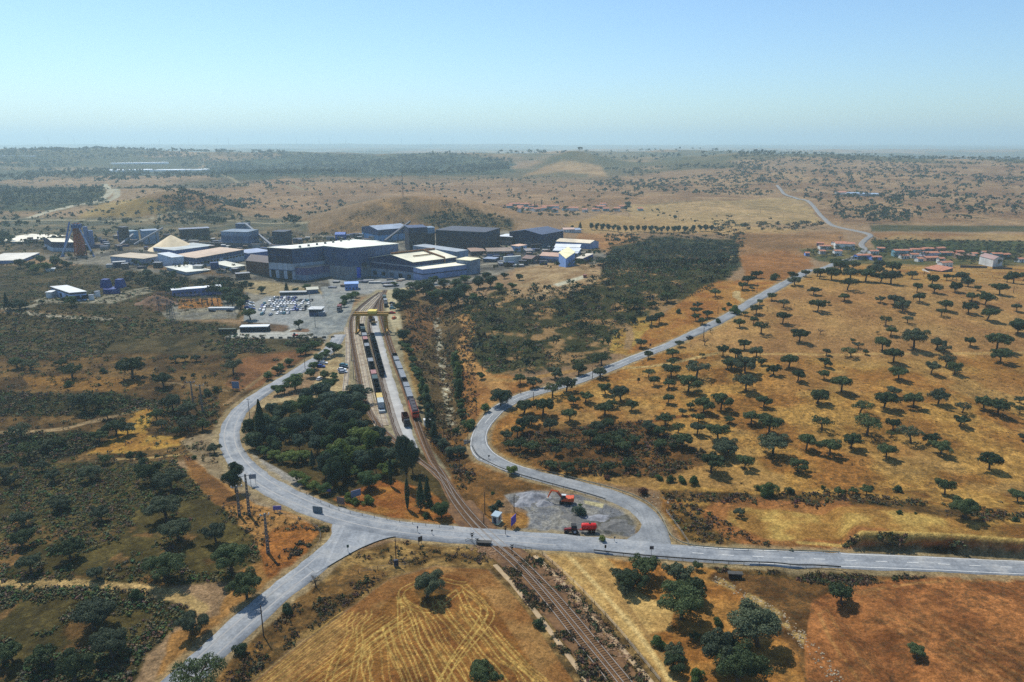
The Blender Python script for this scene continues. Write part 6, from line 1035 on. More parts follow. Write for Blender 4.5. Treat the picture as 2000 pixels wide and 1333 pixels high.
def build_cars():
    cols = {k: paintm('car_paint_'+k, v) for k, v in CARC.items()}; base = car_parts(None, None); meshes = {}
    for k in cols: o = base.build('car_body', [cols[k], GLASS, TYRE]); meshes[k] = o.data; bpy.data.objects.remove(o)
    rng = random.Random(9); rows = [(583, [(537, 580)], 'backmost'), (588.5, [(528, 582), (588, 609)], 'second'), (594, [(517, 604)], 'third'), (600, [(512, 602)], 'fourth'), (606.5, [(509, 602)], 'fifth'), (613, [(514, 519), (543, 563)], 'front')]
    nm = ['first', 'second', 'third', 'fourth', 'fifth', 'sixth', 'seventh', 'eighth', 'ninth', 'tenth', 'eleventh', 'twelfth', 'thirteenth', 'fourteenth', 'fifteenth', 'sixteenth', 'seventeenth', 'eighteenth', 'nineteenth', 'twentieth']
    def put(x, y, rz, c, lab, g):
        p = G(x, y); o = bpy.data.objects.new('parked_car', meshes[c]); COL.objects.link(o); o.location = (p.x, p.y, p.z+.03); o.rotation_euler.z = rz; tag(o, lab, 'car', g)
    for y, segs, rn in rows:
        i = 0
        for a, b in segs:
            x = a
            while x < b:
                right = x > 585
                if rng.random() < .9: c = rng.choice(['white']*6+['silver']*3+['grey', 'teal', 'blue']) if not right else rng.choice(['black', 'grey', 'silver', 'teal', 'white']); put(x+rng.uniform(-.5, .5), y+rng.uniform(-.3, .3), math.pi/2+rng.uniform(-.12, .12)+(0 if rng.random() < .5 else math.pi), c, f'{c} car, {nm[min(i, 19)]} from the left in the {rn} row of the full car park', 'cars in the full car park'); i += 1
                x += 6.6
    for i in range(9): c = rng.choice(['white', 'silver', 'blue', 'teal', 'white']); put(481+i*.5+(i % 2)*9, 590+i*3.0, .35, c, f'{c} car, {nm[i]} from the back in the slanted row left of the car park', 'cars left of the car park')
    for x, y, c, lab in ((512, 615, 'teal', 'teal car alone at the left front corner of the car park'), (529, 616, 'silver', 'silver car standing before the front row of the car park')): put(x, y, math.pi/2, c, lab, None)
    k = 0
    for x, y, rz, c, lab in ((632, 711, 0, 'white', 'white car under the roadside trees, upper of two'), (627, 718, 0, 'blue', 'dark blue car under the roadside trees, lower of two'), (671, 715, .1, 'teal', 'teal car in the sandy lot by the sidings, back of the group'), (672, 720, .1, 'black', 'black car in the sandy lot, second of the group'), (668, 724, .1, 'white', 'white car in the sandy lot, third of the group'), (670, 729, .1, 'silver', 'silver car in the sandy lot, nearest of the group'), (625, 742, 1.2, 'white', 'white car half hidden between the sandy-lot trees'), (630, 768, .1, 'silver', 'silver car below the large tree of the sandy lot'), (642, 769, .1, 'white', 'white car tucked under the large tree of the sandy lot'), (766, 594, .1, 'black', 'black car beside the dusty lot, back one'), (768, 599, .1, 'silver', 'silver car beside the dusty lot'), (767, 604, .1, 'teal', 'pale teal car beside the dusty lot, front one'), (766, 613, .1, 'red', 'bright red car right of the yellow gantry crane'), (770, 623, 1.3, 'orange', 'orange car right of the yellow gantry crane'), (415, 609, 0, 'black', 'dark car in the left bay of the carport'), (449, 609, 0, 'black', 'dark car in the right bay of the carport'), (1594, 532, .5, 'black', 'black car driving on the far straight road'), (1347, 662, .6, 'black', 'dark car driving on the rising straight road')):
        p = G(x, y); e = empty('parked_car' if 'driving' not in lab else 'moving_car', (p.x, p.y, p.z+(.05 if 'driving' not in lab else .3)), rz, lab, 'car'); car_parts(e, cols[c])
        if 'driving' in lab: e.scale = (1, 1, 1)
def container_mesh(L, openb, Hh=2.4, W=2.5):
    mb = MB(); t = .12
    if openb:
        mb.box(-L/2, L/2, -W/2, W/2, 0, .3); z = .3
        for x0, x1, y0, y1 in ((-L/2, L/2, -W/2, -W/2+t), (-L/2, L/2, W/2-t, W/2), (-L/2, -L/2+t, -W/2+t, W/2-t), (L/2-t, L/2, -W/2+t, W/2-t)): mb.box(x0, x1, y0, y1, .3, Hh)
    else: mb.box(-L/2, L/2, -W/2, W/2, 0, Hh)
    for k in range(int(L/1.0)):
        x = -L/2+.5+k
        for s in (-1, 1): mb.box(x-.05, x+.05, s*W/2-.04, s*W/2+.04, .1, Hh-.1)
    return mb
def at_path(P, d):
    """point and heading at distance d along a resampled path"""
    acc = 0
    for i in range(len(P)-1):
        L = (P[i+1]-P[i]).length
        if acc+L >= d: q = P[i].lerp(P[i+1], (d-acc)/L); v = P[i+1]-P[i]; return q, math.atan2(v.y, v.x)
        acc += L
    v = P[-1]-P[-2]; return P[-1], math.atan2(v.y, v.x)
def dist_of(P, x, y):
    g = G(x, y); best = 1e9; acc = 0; out = 0
    for i in range(len(P)-1):
        d = (Vector((g.x, g.y))-P[i]).length
        if d < best: best = d; out = acc
        acc += (P[i+1]-P[i]).length
    return out
def build_trains():
    M, A, B, C_, D = RP
    cc = {'black': (38, 40, 44), 'red': (120, 64, 60), 'grey': (128, 132, 136), 'rust': (104, 62, 50), 'green': (58, 78, 78), 'yellow': (200, 172, 100), 'white': (176, 184, 184), 'pink': (160, 112, 108)}
    cm = {k: mat('container_'+k, v, .6, .15, .8, dirt=tuple(int(q*.75) for q in v), stripe=3) for k, v in cc.items()}; fr = mat('wagon_frame', (62, 52, 46), .8, .2, 1)
    def flatcar():
        e = empty('flat_wagon', (0, 0, 0), 0, 'x', 'rail wagon', 'container wagons in the yard'); mb = MB(); mb.box(-6.3, 6.3, -1.3, 1.3, .85, 1.15); mb.box(-6.5, 6.5, -.25, .25, .6, .85); mb.build('frame', fr, e)
        for s in (-1, 1):
            b = MB(); b.box(s*4.4-1.3, s*4.4+1.3, -1, 1, .45, .8)
            for x in (-.9, .9):
                for y in (-.85, .85): wheel(b, s*4.4+x, y, .42, .15, 12)
            b.build('bogie', fr, e)
        return e
    base = flatcar(); used = [False]; nm = ['first', 'second', 'third', 'fourth', 'fifth', 'sixth', 'seventh', 'eighth', 'ninth', 'tenth', 'eleventh', 'twelfth', 'thirteenth', 'fourteenth', 'fifteenth']
    cmesh = {}
    def box_at(q, rz, z, c, op, L, Hh, lab, grp):
        k = (c, op, L, Hh)
        if k not in cmesh: o = container_mesh(L, op, Hh).build('container', cm[c]); cmesh[k] = o.data; bpy.data.objects.remove(o)
        o = bpy.data.objects.new('container', cmesh[k]); COL.objects.link(o); o.location = (q.x, q.y, z); o.rotation_euler.z = rz; tag(o, lab, 'container', grp)
    def rake(P, a, b, name, seq, L=6.06, n2=2, Hh=2.4, openf=None, step=13.4):
        d0, d1 = sorted((dist_of(P, *a), dist_of(P, *b))); n = max(1, int((d1-d0)/step)); j = 0
        for i in range(n):
            q, rz = at_path(P, d0+step*(i+.5)); z = hz(q.x, q.y)+.42
            e = base if not used[0] else copy_tree(base); used[0] = True; e.location = (q.x, q.y, z-.02); e.rotation_euler.z = rz; e['label'] = f'flat wagon, {nm[i]} from the near end of the {name}'
            for s in ((-1, 1) if n2 == 2 else (0,)):
                d = Vector((math.cos(rz), math.sin(rz)))*3.12*s; c = seq[j % len(seq)]; box_at(q+d, rz, z+1.14, c, (openf(c) if openf else False), L, Hh, f'{c} container, {nm[j % 15]} {"" if j < 15 else "past the middle "}from the near end of the {name}', 'containers on the '+name); j += 1
    rake(C_, (708, 640), (745, 806), 'left container train', ['white', 'yellow', 'black', 'black', 'black', 'green', 'pink', 'black', 'black', 'grey', 'black', 'black', 'black', 'grey', 'black', 'pink', 'grey', 'black', 'green', 'black', 'red'], openf=lambda c: c == 'black', Hh=2.6)
    rake(D, (724, 655), (745, 738), 'middle open-top train', ['black', 'black', 'black', 'green', 'black'], openf=lambda c: True, Hh=2.3)
    Mx = M; rake(Mx, (768, 694), (797, 788), 'grey container train behind the locomotive', ['grey', 'grey', 'grey', 'black', 'grey', 'grey'], openf=lambda c: c == 'black', Hh=1.5)
    # locomotive
    d = dist_of(M, 802, 808); q, rz = at_path(M, d); z = hz(q.x, q.y)+.42; e = empty('locomotive', (q.x, q.y, z), rz, 'orange-red diesel locomotive with dark roof at the head of the grey train', 'locomotive'); orr = paintm('loco_orange', (206, 72, 36)); dk = mat('loco_roof', (58, 50, 54), .6, .2, 1)
    mb = MB(); mb.box(-7.5, 7.5, -1.4, 1.4, .9, 3.1); mb.build('body', orr, e); mb = MB(); mb.hexa([(-7.4, -1.35, 3.103), (7.4, -1.35, 3.103), (7.4, 1.35, 3.103), (-7.4, 1.35, 3.103)], [(-6.8, -.8, 3.9), (6.8, -.8, 3.9), (6.8, .8, 3.9), (-6.8, .8, 3.9)]); mb.build('roof', dk, e)
    mb = MB(); mb.box(-7.54, -7.5, -1.2, 1.2, 2.1, 2.9); mb.build('windscreen', GLASS, e); mb = MB(); mb.box(-7.9, -7.5, -1.3, 1.3, .7, 1.0); mb.build('buffer_beam', mat('beam_red', (170, 40, 30)), e)
    for x in (-4, 0, 4): mb = MB(); cylinder(mb, (x, 0), .55, 3.9, 4.15, 14); mb.build('roof_fan', dk, e)
    for s in (-1, 1):
        b = MB(); b.box(s*4.8-1.8, s*4.8+1.8, -1.1, 1.1, .4, .88)
        for x in (-1.3, 1.3):
            for y in (-.9, .9): wheel(b, s*4.8+x, y, .5, .16)
        b.build('bogie', fr, e)
    # trucks with a container
    def truck(x, y, rz, boxc, cabc, lab, op, name='container_truck'):
        p = G(x, y); e = empty(name, (p.x, p.y, p.z+.22), rz, lab, 'truck'); mb = MB(); mb.box(-4.6, 3.2, -1.1, 1.1, .75, 1.05); mb.build('chassis', fr, e)
        for wx in (-3.6, -2.4, 2.9):
            for wy in (-1.05, 1.05): q = MB(); wheel(q, wx, wy, .5, .3); q.build('wheel', TYRE, e)
        mb = MB(); mb.hexa([(2.2, -1.2, .8), (4.2, -1.2, .8), (4.2, 1.2, .8), (2.2, 1.2, .8)], [(2.2, -1.15, 3.0), (3.9, -1.1, 3.0), (3.9, 1.1, 3.0), (2.2, 1.15, 3.0)]); mb.build('cab', paintm('truck_'+cabc, CARC[cabc]), e); mb = MB(); mb.box(4.02, 4.15, -1, 1, 1.9, 2.7); mb.build('windscreen', GLASS, e)
        c = Vector((p.x, p.y))+Vector((math.cos(rz), math.sin(rz)))*-1.2; box_at(c, rz, p.z+1.28, boxc, op, 6.06, 2.5, 'box carried by the '+lab, None)
    rz = math.atan2(-1, .28); truck(793, 829, rz, 'rust', 'black', 'dark truck with a rust-red open box on the loading road', True); truck(663, 608, -1.45, 'red', 'grey', 'truck with reddish box on the wide mine road', False); truck(727, 632, 1.9, 'black', 'black', 'small dark shunting truck under the gantry crane', False)
    # wagons standing at the head of the yard
    for i, (x, y, c) in enumerate(((751, 585, 'green'), (753, 592, 'grey'), (754, 599, 'black'))): p = G(x, y); box_at(Vector((p.x, p.y)), 1.75, p.z+.3, c, False, 6.06, 2.4, f'{c} container standing beside the dusty lot, {nm[i]} from the back', None)
    p = G(746, 806); box_at(Vector((p.x, p.y)), -1.3, p.z+.2, 'white', False, 2.99, 1.0, 'low white block at the end of the siding', None)
    # gantry crane
    pl, pr = G(699, 649), G(755, 648); e = empty('gantry_crane', (pl+pr)/2, 0, 'yellow gantry crane spanning the sidings and loading road', 'crane'); yl = mat('crane_yellow', (166, 126, 50), .6, .15, .6, dirt=(140, 104, 44)); sp = (pr-pl).length/2; h = hm(616, pl)
    for s in (-1, 1):
        for t in (-1, 1): mb = MB(); mb.tube([(s*sp, t*4, 0), (s*(sp-.4), t*2.2, h)], [.55, .75], 4); mb.build('leg', yl, e)
        mb = MB(); mb.box(s*sp-.7, s*sp+.7, -4.8, 4.8, 0, .9); mb.build('end_carriage', yl, e)
    for t in (-1, 1): mb = MB(); mb.box(-sp-1.8, sp+1.8, t*2.2-.55, t*2.2+.55, h, h+1.3); mb.build('girder', yl, e)
    mb = MB(); mb.box(-1.6, 3.2, -2.6, 2.6, h+1.32, h+2.8); mb.build('trolley', mat('trolley_cream', (214, 190, 96)), e); mb = MB(); mb.box(-1, 1, -1.2, 1.2, h-2.2, h-.1, c=(-.5, 0)); mb.build('operator_cab', mat('cab_brown', (120, 84, 50)), e); mb = MB(); mb.tube([(1.5, 0, h-.1), (1.5, 0, h-4)], .12, 5); mb.box(-.2, 3.2, -1.2, 1.2, h-4.4, h-4); mb.build('spreader', yl, e)
def build_machines():
    p = G(1105, 983); org = paintm('digger_orange', (200, 86, 44)); dk = mat('machine_dark', (42, 42, 44), .7, .2, 1)
    e = empty('excavator', p, math.pi-.15, 'orange wheeled excavator with raised boom on the gravel heap', 'excavator')
    mb = MB(); mb.box(-1.9, 1.9, -.9, .9, .5, 1.0); mb.build('undercarriage', dk, e)
    for x in (-1.4, 1.4):
        for y in (-1.05, 1.05): q = MB(); wheel(q, x, y, .55, .4); q.build('wheel', TYRE, e)
    mb = MB(); mb.hexa([(-2.3, -1.25, 1.15), (1.4, -1.25, 1.15), (1.4, 1.25, 1.15), (-2.3, 1.25, 1.15)], [(-2.2, -1.2, 2.2), (.6, -1.2, 2.1), (.6, 1.2, 2.1), (-2.2, 1.2, 2.2)]); mb.build('upper_body', org, e); mb = MB(); mb.box(-2.6, -1.6, -1.2, 1.2, 1.2, 2.35, tx=.1); mb.build('counterweight', org, e)
    mb = MB(); mb.box(-.1, 1.35, .25, 1.2, 1.6, 3.1, tx=.08); c = mb.build('cab', GLASS, e); mb = MB(); mb.box(-.12, 1.3, .24, 1.21, 3.1, 3.22); mb.build('cab_roof', mat('cab_grey', (190, 192, 190)), c)
    mb = MB(); mb.tube([(1.2, -.2, 1.7), (2.6, -.2, 3.7), (4.6, -.2, 4.0)], [.34, .36, .26], 4); mb.build('boom', org, e); mb = MB(); mb.tube([(4.5, -.2, 4.1), (5.7, -.2, 1.4)], [.28, .18], 4); mb.build('arm', org, e); mb = MB(); mb.tube([(1.5, -.2, 1.6), (3, -.2, 3.4)], .1, 6); mb.build('boom_ram', STEEL, e); mb = MB(); mb.hexa([(5.4, -.6, .5), (6.1, -.6, .9), (6.1, .3, .9), (5.4, .3, .5)], [(5.4, -.6, 1.3), (6.0, -.6, 1.5), (6.0, .3, 1.5), (5.4, .3, 1.3)]); mb.build('bucket', mat('bucket_pale', (200, 190, 170)), e)
    # tractor
    p = G(1117, 1041); e = empty('tractor', p, math.pi, 'dark red and black tractor hitched to the red tank trailer', 'tractor'); rd = paintm('tractor_red', (120, 34, 30)); s = 1.05
    mb = MB(); mb.hexa([(.2, -.45, .8), (2.3, -.4, .8), (2.3, .4, .8), (.2, .45, .8)], [(.2, -.42, 1.6), (2.2, -.35, 1.35), (2.2, .35, 1.35), (.2, .42, 1.6)]); mb.build('hood', rd, e); mb = MB(); mb.box(-1.3, 2.0, -.4, .4, .5, .79); mb.build('chassis', dk, e); mb = MB(); mb.box(-1.2, .3, -.75, .75, 1.2, 2.55, tx=.1); c = mb.build('cab', GLASS, e); mb = MB(); mb.box(-1.25, .3, -.8, .8, 2.55, 2.7); mb.build('cab_roof', dk, c)
    for y in (-.95, .95):
        q = MB(); wheel(q, -.75, y, .88, .5, 20); w = q.build('wheel', TYRE, e); q = MB(); wheel(q, 0, 0, .42, .54, 14); h = q.build('rim', mat('rim_grey', (150, 152, 156)), w); h.location = (-.75, y, .46)
        q = MB(); wheel(q, 1.75, y*.92, .6, .36, 18); q.build('wheel', TYRE, e)
        q = MB(); q.box(-1.4, -.1, y-.28, y+.28, 1.8, 1.86); q.build('mudguard', rd, e)
    mb = MB(); mb.tube([(1.2, .3, 1.5), (1.2, .3, 2.5)], .05, 6); mb.build('exhaust', dk, e)
    p = G(1150, 1040); e = empty('tank_trailer', p, math.pi, 'bright red cylindrical tank trailer behind the tractor', 'trailer'); red = paintm('tank_red', (200, 34, 28))
    mb = MB(); n = 24; R0 = .92; prof = [(-2.25, .0), (-2.2, .55), (-2.05, .85), (-1.8, R0), (1.8, R0), (2.05, .85), (2.2, .55), (2.25, .0)]
    for x, r in prof:
        for j in range(n): a = 2*math.pi*j/n; mb.v.append((x, r*math.cos(a), 2.0+r*math.sin(a)))
    for k in range(len(prof)-1):
        for j in range(n): a = k*n+j; b = k*n+(j+1) % n; mb.f.append((a, b, b+n, a+n)); mb.m.append(0)
    mb.build('tank', red, e, True); mb = MB(); mb.box(-2.0, 2.6, -.5, .5, .85, 1.05); mb.tube([(2.6, 0, .95), (3.5, 0, .7)], .09, 6); mb.build('chassis', mat('chassis_red', (150, 50, 36)), e); mb = MB(); cylinder(mb, (-.2, 0), .3, 2.9, 3.05, 14); mb.build('hatch', dk, e)
    for x in (-1.3, -.2):
        for y in (-.95, .95): q = MB(); wheel(q, x, y, .5, .4, 18); q.build('wheel', TYRE, e)
    # small red tractor on the plaza
    p = G(577, 659); e = empty('small_tractor', p, .3, 'small red and orange tractor parked at the edge of the pale plaza', 'tractor'); mb = MB(); mb.box(-1.6, 1.6, -.7, .7, .7, 1.6, tx=.15); mb.build('hood', paintm('small_red', (190, 56, 36)), e); mb = MB(); mb.box(-1.1, .2, -.65, .65, 1.6, 2.5, tx=.1); mb.build('cab', GLASS, e)
    for x in (-1, 1.1):
        for y in (-.9, .9): q = MB(); wheel(q, x, y, .65, .35); q.build('wheel', TYRE, e)
    p = G(455, 652); e = empty('bus', (p.x-3, p.y, p.z), .05, 'dark olive bus parked at the left end of the long dark shelter', 'bus'); mb = MB(); mb.box(-5, 5, -1.2, 1.2, .4, 3, tx=.05); mb.build('body', mat('olive_paint', (66, 70, 44), .5), e); mb = MB(); mb.box(-4.6, 4.6, -1.24, -1.2, 1.6, 2.5); mb.build('window', GLASS, e)
    for x in (-3.2, 3.2):
        for y in (-1, 1): q = MB(); wheel(q, x, y, .48, .3); q.build('wheel', TYRE, e)
    # planter blocks along the plaza edge
    P0, P1 = G(446, 662), G(650, 660)
    for i in range(13):
        q = P0.lerp(P1, i/12); e = empty('edge_block', (q.x, q.y, hz(q.x, q.y)), 0, f'dark concrete edge block, {["leftmost", "second", "third", "fourth", "fifth", "sixth", "seventh", "eighth", "ninth", "tenth", "eleventh", "twelfth", "rightmost"][i]} along the front of the pale plaza', 'concrete block', 'edge blocks of the plaza'); mb = MB(); mb.box(-1.1, 1.1, -.5, .5, -.3, .9, tx=.12); mb.build('block', mat('old_concrete', (76, 74, 70), .95, .2, 1), e)
def heap(name, label, x, y, rx, ry, h, m, rz=0, seed=1):
    p = G(x, y); n, k = 44, 12; V = [(0, 0, h)]; V = []; rng = np.random.default_rng(seed)
    for j in range(k+1):
        f = j/k
        for i in range(n):
            a = 2*math.pi*i/n; q = f*(1+.16*math.sin(a*3+seed)+.09*math.sin(a*7+2*seed)); X = math.cos(a)*q*rx; Y = math.sin(a)*q*ry; b = math.cos(min(1, f)*math.pi)*.5+.5; nz = (float(vn(np.array(X*1.3+seed*9), np.array(Y*1.3), 5))-.5)*h*.45*(1-f*f)
            c, s_ = math.cos(rz), math.sin(rz); wx, wy = X*c-Y*s_, X*s_+Y*c; V.append((wx, wy, hz(p.x+wx, p.y+wy)-p.z+h*b+nz-.12*(f > .95)))
    F = [(j*n+i, j*n+(i+1) % n, (j+1)*n+(i+1) % n, (j+1)*n+i) for j in range(k) for i in range(n)]
    mb = MB(); mb.v = V; mb.f = F; mb.m = [0]*len(F); o = mb.build(name, m, None, True, p); tag(o, label, 'gravel heap' if 'gravel' in name else 'earth mound'); return o
def build_heaps():
    g = mat('grey_gravel', (132, 132, 134), .95, .3, 1.2, dirt=(104, 102, 102)); d = mat('dark_gravel', (98, 96, 92), .95, .3, 1.2); b = mat('brown_earth', (110, 84, 62), .95, .3, .8)
    for i, a in enumerate(((1040, 972, 5.5, 4, 1.6, g, 'broad grey gravel heap behind the pole'), (1062, 984, 3, 2.5, .9, g, 'grey gravel heap under the excavator bucket'), (1020, 985, 3, 2.5, .8, g, 'low grey gravel heap at the left tip of the lot'), (1205, 1028, 5, 4, 1.0, d, 'dark gravel heap at the right end of the lot'), (1165, 1012, 4.5, 2.2, .6, g, 'flat grey gravel heap behind the red trailer'), (1125, 1012, 4.5, 3, .5, d, 'dark spoil ring round the bush on the lot'))): heap('gravel_heap', a[6], a[0], a[1], a[2], a[3], a[4], a[5], 0, i+1)
    heap('earth_mound', 'brown earth mound left of the substation', 306, 592, 14, 10, 5, b, .2, 9); heap('earth_mound', 'dark planted island mound on the pale plaza', 588, 646, 6, 4, 1.0, b, 0, 10)
def build_signs():
    def pole(x, y, top, lab, r=.14, m=None, name='utility_pole', arm=0, box=None, cat='pole', grp=None, rz=0):
        p = G(x, y); h = hm(top, p); e = empty(name, p, rz, lab, cat, grp); mb = MB(); mb.tube([(0, 0, -.5), (0, 0, h)], [r*1.25, r*.8], 8); mb.build('post', m or WOOD, e)
        if arm:
            mb = MB(); mb.beam((-arm/2, 0, h-.4), (arm/2, 0, h-.4), .14)
            for q in (-.45, 0, .45): mb.tube([(q*arm, 0, h-.35), (q*arm, 0, h)], .07, 6)
            mb.build('cross_arm', STEEL, e)
        if box: mb = MB(); mb.box(-.5, .5, -.55, -.15, h-box, h-box+1.1); mb.build('transformer_box', DIRTY, e)
        return e, h
    # big concrete line poles: H-section with rungs
    def cpole(x, y, top, lab, w=.36, arm=3.2):
        p = G(x, y); h = hm(top, p); e = empty('concrete_pole', p, .4, lab, 'pole'); mb = MB()
        for s in (-1, 1): mb.hexa([(s*w-.13, -.2, -.5), (s*w+.13, -.2, -.5), (s*w+.13, .2, -.5), (s*w-.13, .2, -.5)], [(s*w*.45-.1, -.14, h), (s*w*.45+.1, -.14, h), (s*w*.45+.1, .14, h), (s*w*.45-.1, .14, h)])
        n = int(h/1.0)
        for k in range(n): f = (k+.5)/n; q = w*(1-.55*f); mb.box(-q+.05, q-.05, -.09, .09, h*f-.5*h/n, h*f+.5*h/n-.18)
        mb.build('post', CONC, e); mb = MB(); mb.beam((-arm/2, 0, h-.6), (arm/2, 0, h-.6), .16); mb.build('cross_arm', STEEL, e)
        for q in (-.45, 0, .45): mb = MB(); mb.tube([(q*arm, 0, h-.55), (q*arm, 0, h-.05)], .11, 8); mb.build('insulator', mat('insulator_glass', (210, 216, 214), .3), e)
    cpole(468, 1008, 948, 'left of the twin tall concrete poles beside the road bend'); cpole(487, 1007, 926, 'right and taller of the twin concrete poles'); cpole(524, 1081, 1003, 'lone concrete pole on the orange patch below the twin poles', arm=2.4)
    cpole(378, 795, 745, 'left concrete pole of the distant pair on the terraces', .34); cpole(396, 806, 751, 'right concrete pole of the distant pair on the terraces', .34)
    for a in ((515, 1243, 1183, 'thin leaning pole beside the south road'), (774, 1103, 1053, 'bare pole with a dark box at its foot in the verge'), (930, 811, 786, 'short pole by the inner road bend'), (942, 724, 700, 'pole beside the orange dirt track'), (867, 857, 829, 'dark stout pole in the stream bed'), (914, 871, 846, 'pole at the culvert on the road bend'), (737, 857, 825, 'pole between grove and siding'), (898, 931, 895, 'braced pole on the slope right of the railway'), (947, 1004, 961, 'tall pole right of the curving railway'), (1004, 1000, 966, 'pole at the left tip of the gravel heap'), (488, 818, 779, 'thin lamp-like pole at the road edge by the conifer'), (596, 722, 702, 'pole standing in the tree-lined road'), (691, 741, 704, 'yard lamp pole between the sidings, nearer one'), (687, 705, 683, 'yard lamp pole between the sidings, farther one'), (697, 775, 733, 'slim pole beside the left siding'), (1157, 740, 716, 'pole by the hidden stretch of road'), (1042, 783, 766, 'pole beside the road at the oak bank'), (945, 1025, 1004, 'low post at the left of the crossing hut'), (1478, 572, 553, 'pole beside the straight road cutting'), (1374, 661, 640, 'pole on the edge of the rising road'), (1402, 613, 600, 'thin pole on the golden knoll'), (1804, 541, 530, 'thin pole in the oak field, left one'), (1867, 552, 538, 'thin pole in the oak field, middle one'), (1979, 572, 560, 'thin pole in the oak field, right one'), (1325, 432, 419, 'pole in the pale field by the lone tree'), (1485, 417, 405, 'thin pole in the middle of the pale field'), (1529, 433, 419, 'thin pole at the right of the pale field'), (1228, 425, 417, 'small pole below the distant hamlet'), (607, 612, 570, 'lamp post at the back of the car park'), (459, 612, 592, 'lamp post beside the carport'), (616, 640, 619, 'lamp post at the plaza corner')):
        pole(a[0], a[1], a[2], a[3], .13 if a[1] > 700 else .16, None if 'lamp' not in a[3] else STEEL, 'lamp_post' if 'lamp post' in a[3] or 'lamp pole' in a[3] else 'utility_pole', 1.4 if 'lamp' in a[3] else 0)
    e, h = pole(900, 932, 900, 'slanted brace pole propping the pole on the railway slope', .1); e.rotation_euler = (.0, .33, 0)
    def board(x, y, w, h, z, col, lab, rz=0, legs=2, name='billboard', cat='sign', thick=.08, tilt=0, legc=None, frame=None):
        p = G(x, y); e = empty(name, p, rz, lab, cat); mb = MB()
        mb.box(-w/2, w/2, -thick, thick, z, z+h); o = mb.build('panel', mat('panel_%d_%d_%d' % col, col, .5, .1, 1), e)
        for k in range(legs): q = MB(); xx = 0 if legs == 1 else (-w*.35+w*.7*k/(legs-1)); q.box(xx-.05, xx+.05, thick+.01, thick+.1, -.4, z+h*.9 if legs > 1 else z+.2); q.build('leg', legc or STEEL, e)
        if frame: q = MB(); t = .07; q.box(-w/2-t, w/2+t, -thick-.02, thick+.02, z+h, z+h+t); q.box(-w/2-t, w/2+t, -thick-.02, thick+.02, z-t, z); q.box(-w/2-t, -w/2, -thick-.02, thick+.02, z, z+h); q.box(w/2, w/2+t, -thick-.02, thick+.02, z, z+h); q.build('frame', frame, e)
        return e
    bk = (98, 96, 130); blu = (74, 66, 160)
    board(461, 763, 3.4, 3.2, 1.0, (104, 124, 150), 'large blue grey board on the bank left of the road', -.15, 2); board(495, 950, 2.2, 1.6, 2.6, (130, 138, 150), 'grey board on two legs behind the twin poles', .2); board(542, 1001, 2.4, 1.3, .8, (110, 104, 170), 'low pair of purple blue panels on the dusty bank', .1, 3); board(621, 1004, 3.0, 1.9, .5, (100, 116, 124), 'wide framed board at the tip of the junction', -.25, 3, frame=STEEL); board(666, 988, 2.7, 2.2, .6, (102, 84, 78), 'brown slatted board behind the roadside fence', -.35, 3)
    board(641, 967, 1.8, 1.1, 1.2, (92, 92, 150), 'small purple panel among the yellow green bushes', .1); board(696, 978, 3.2, 2.2, 1.4, (112, 118, 140), 'large tilted grey panel rising from the light green bushes', .6); board(572, 937, .9, .9, 1.2, (96, 92, 170), 'tiny blue panel on the yellow green bush row', 0, 1)
    board(821, 1064, 1.3, 1.5, 1.0, (56, 54, 58), 'dark square board on the verge below the road', .7, 2); board(774, 1107, 1.2, 1.7, .3, (54, 58, 72), 'dark box cabinet at the foot of the bare pole', .15, 2, 'cabinet', 'cabinet', .3); board(1003, 1031, 3.0, 2.6, 1.2, blu, 'deep blue sign board seen edge-on beside the hut', 1.1, 3, legc=mat('rust_post', (140, 84, 50)))
    board(1272, 1086, 1.1, 1.0, 2.0, (80, 82, 88), 'dark square sign panel at the road fork', 0, 1); board(1182, 1080, .5, .9, 1.5, (36, 36, 38), 'small black sign at the start of the guardrail', .2, 1); board(1200, 1060, .5, .5, 1.4, (90, 92, 92), 'small round-backed sign on the traffic island', .3, 1); board(680, 1080, .6, .8, 1.6, (70, 92, 84), 'small green sign at the inside of the junction', .3, 1); board(844, 1046, .5, .5, 1.3, (60, 58, 60), 'little dark road sign below the fence', .4, 1); board(816, 1042, .4, .7, 1.6, (80, 86, 110), 'narrow blue sign beside the road before the crossing', .2, 1)
    board(955, 899, .6, .6, 1.3, (40, 40, 42), 'small black sign at the outer road bend', .3, 1); board(1270, 683, .9, 1.2, 1.8, (90, 50, 46), 'reddish sign panel by the straight road', .2, 2); board(1349, 610+72, .4, .4, 1.2, (80, 80, 80), 'tiny marker sign beside the rising road', 0, 1)
    # crossing signals
    for x, y, t, lab in ((922, 1061, 1041, 'black crossing signal left of the railway'), (932, 1062, 1052, 'short black barrier motor beside the left signal'), (1000, 1082, 1064, 'black crossing signal right of the railway'), (987, 1046, 1028, 'thin signal post behind the hut path')):
        p = G(x, y); h = hm(t, p); e = empty('crossing_signal', p, .3, lab, 'signal'); mb = MB(); mb.tube([(0, 0, -.3), (0, 0, h)], .09, 8); mb.build('post', DIRTY, e); mb = MB()
        for s in (-1, 1): mb.beam((-.6, -.1, h-.2-.35*s), (.6, -.1, h-.2+.35*s), .14)
        mb.box(-.3, .3, -.16, -.1, h-1.1, h-.6); mb.build('signal_head', mat('signal_black', (24, 24, 26)), e)
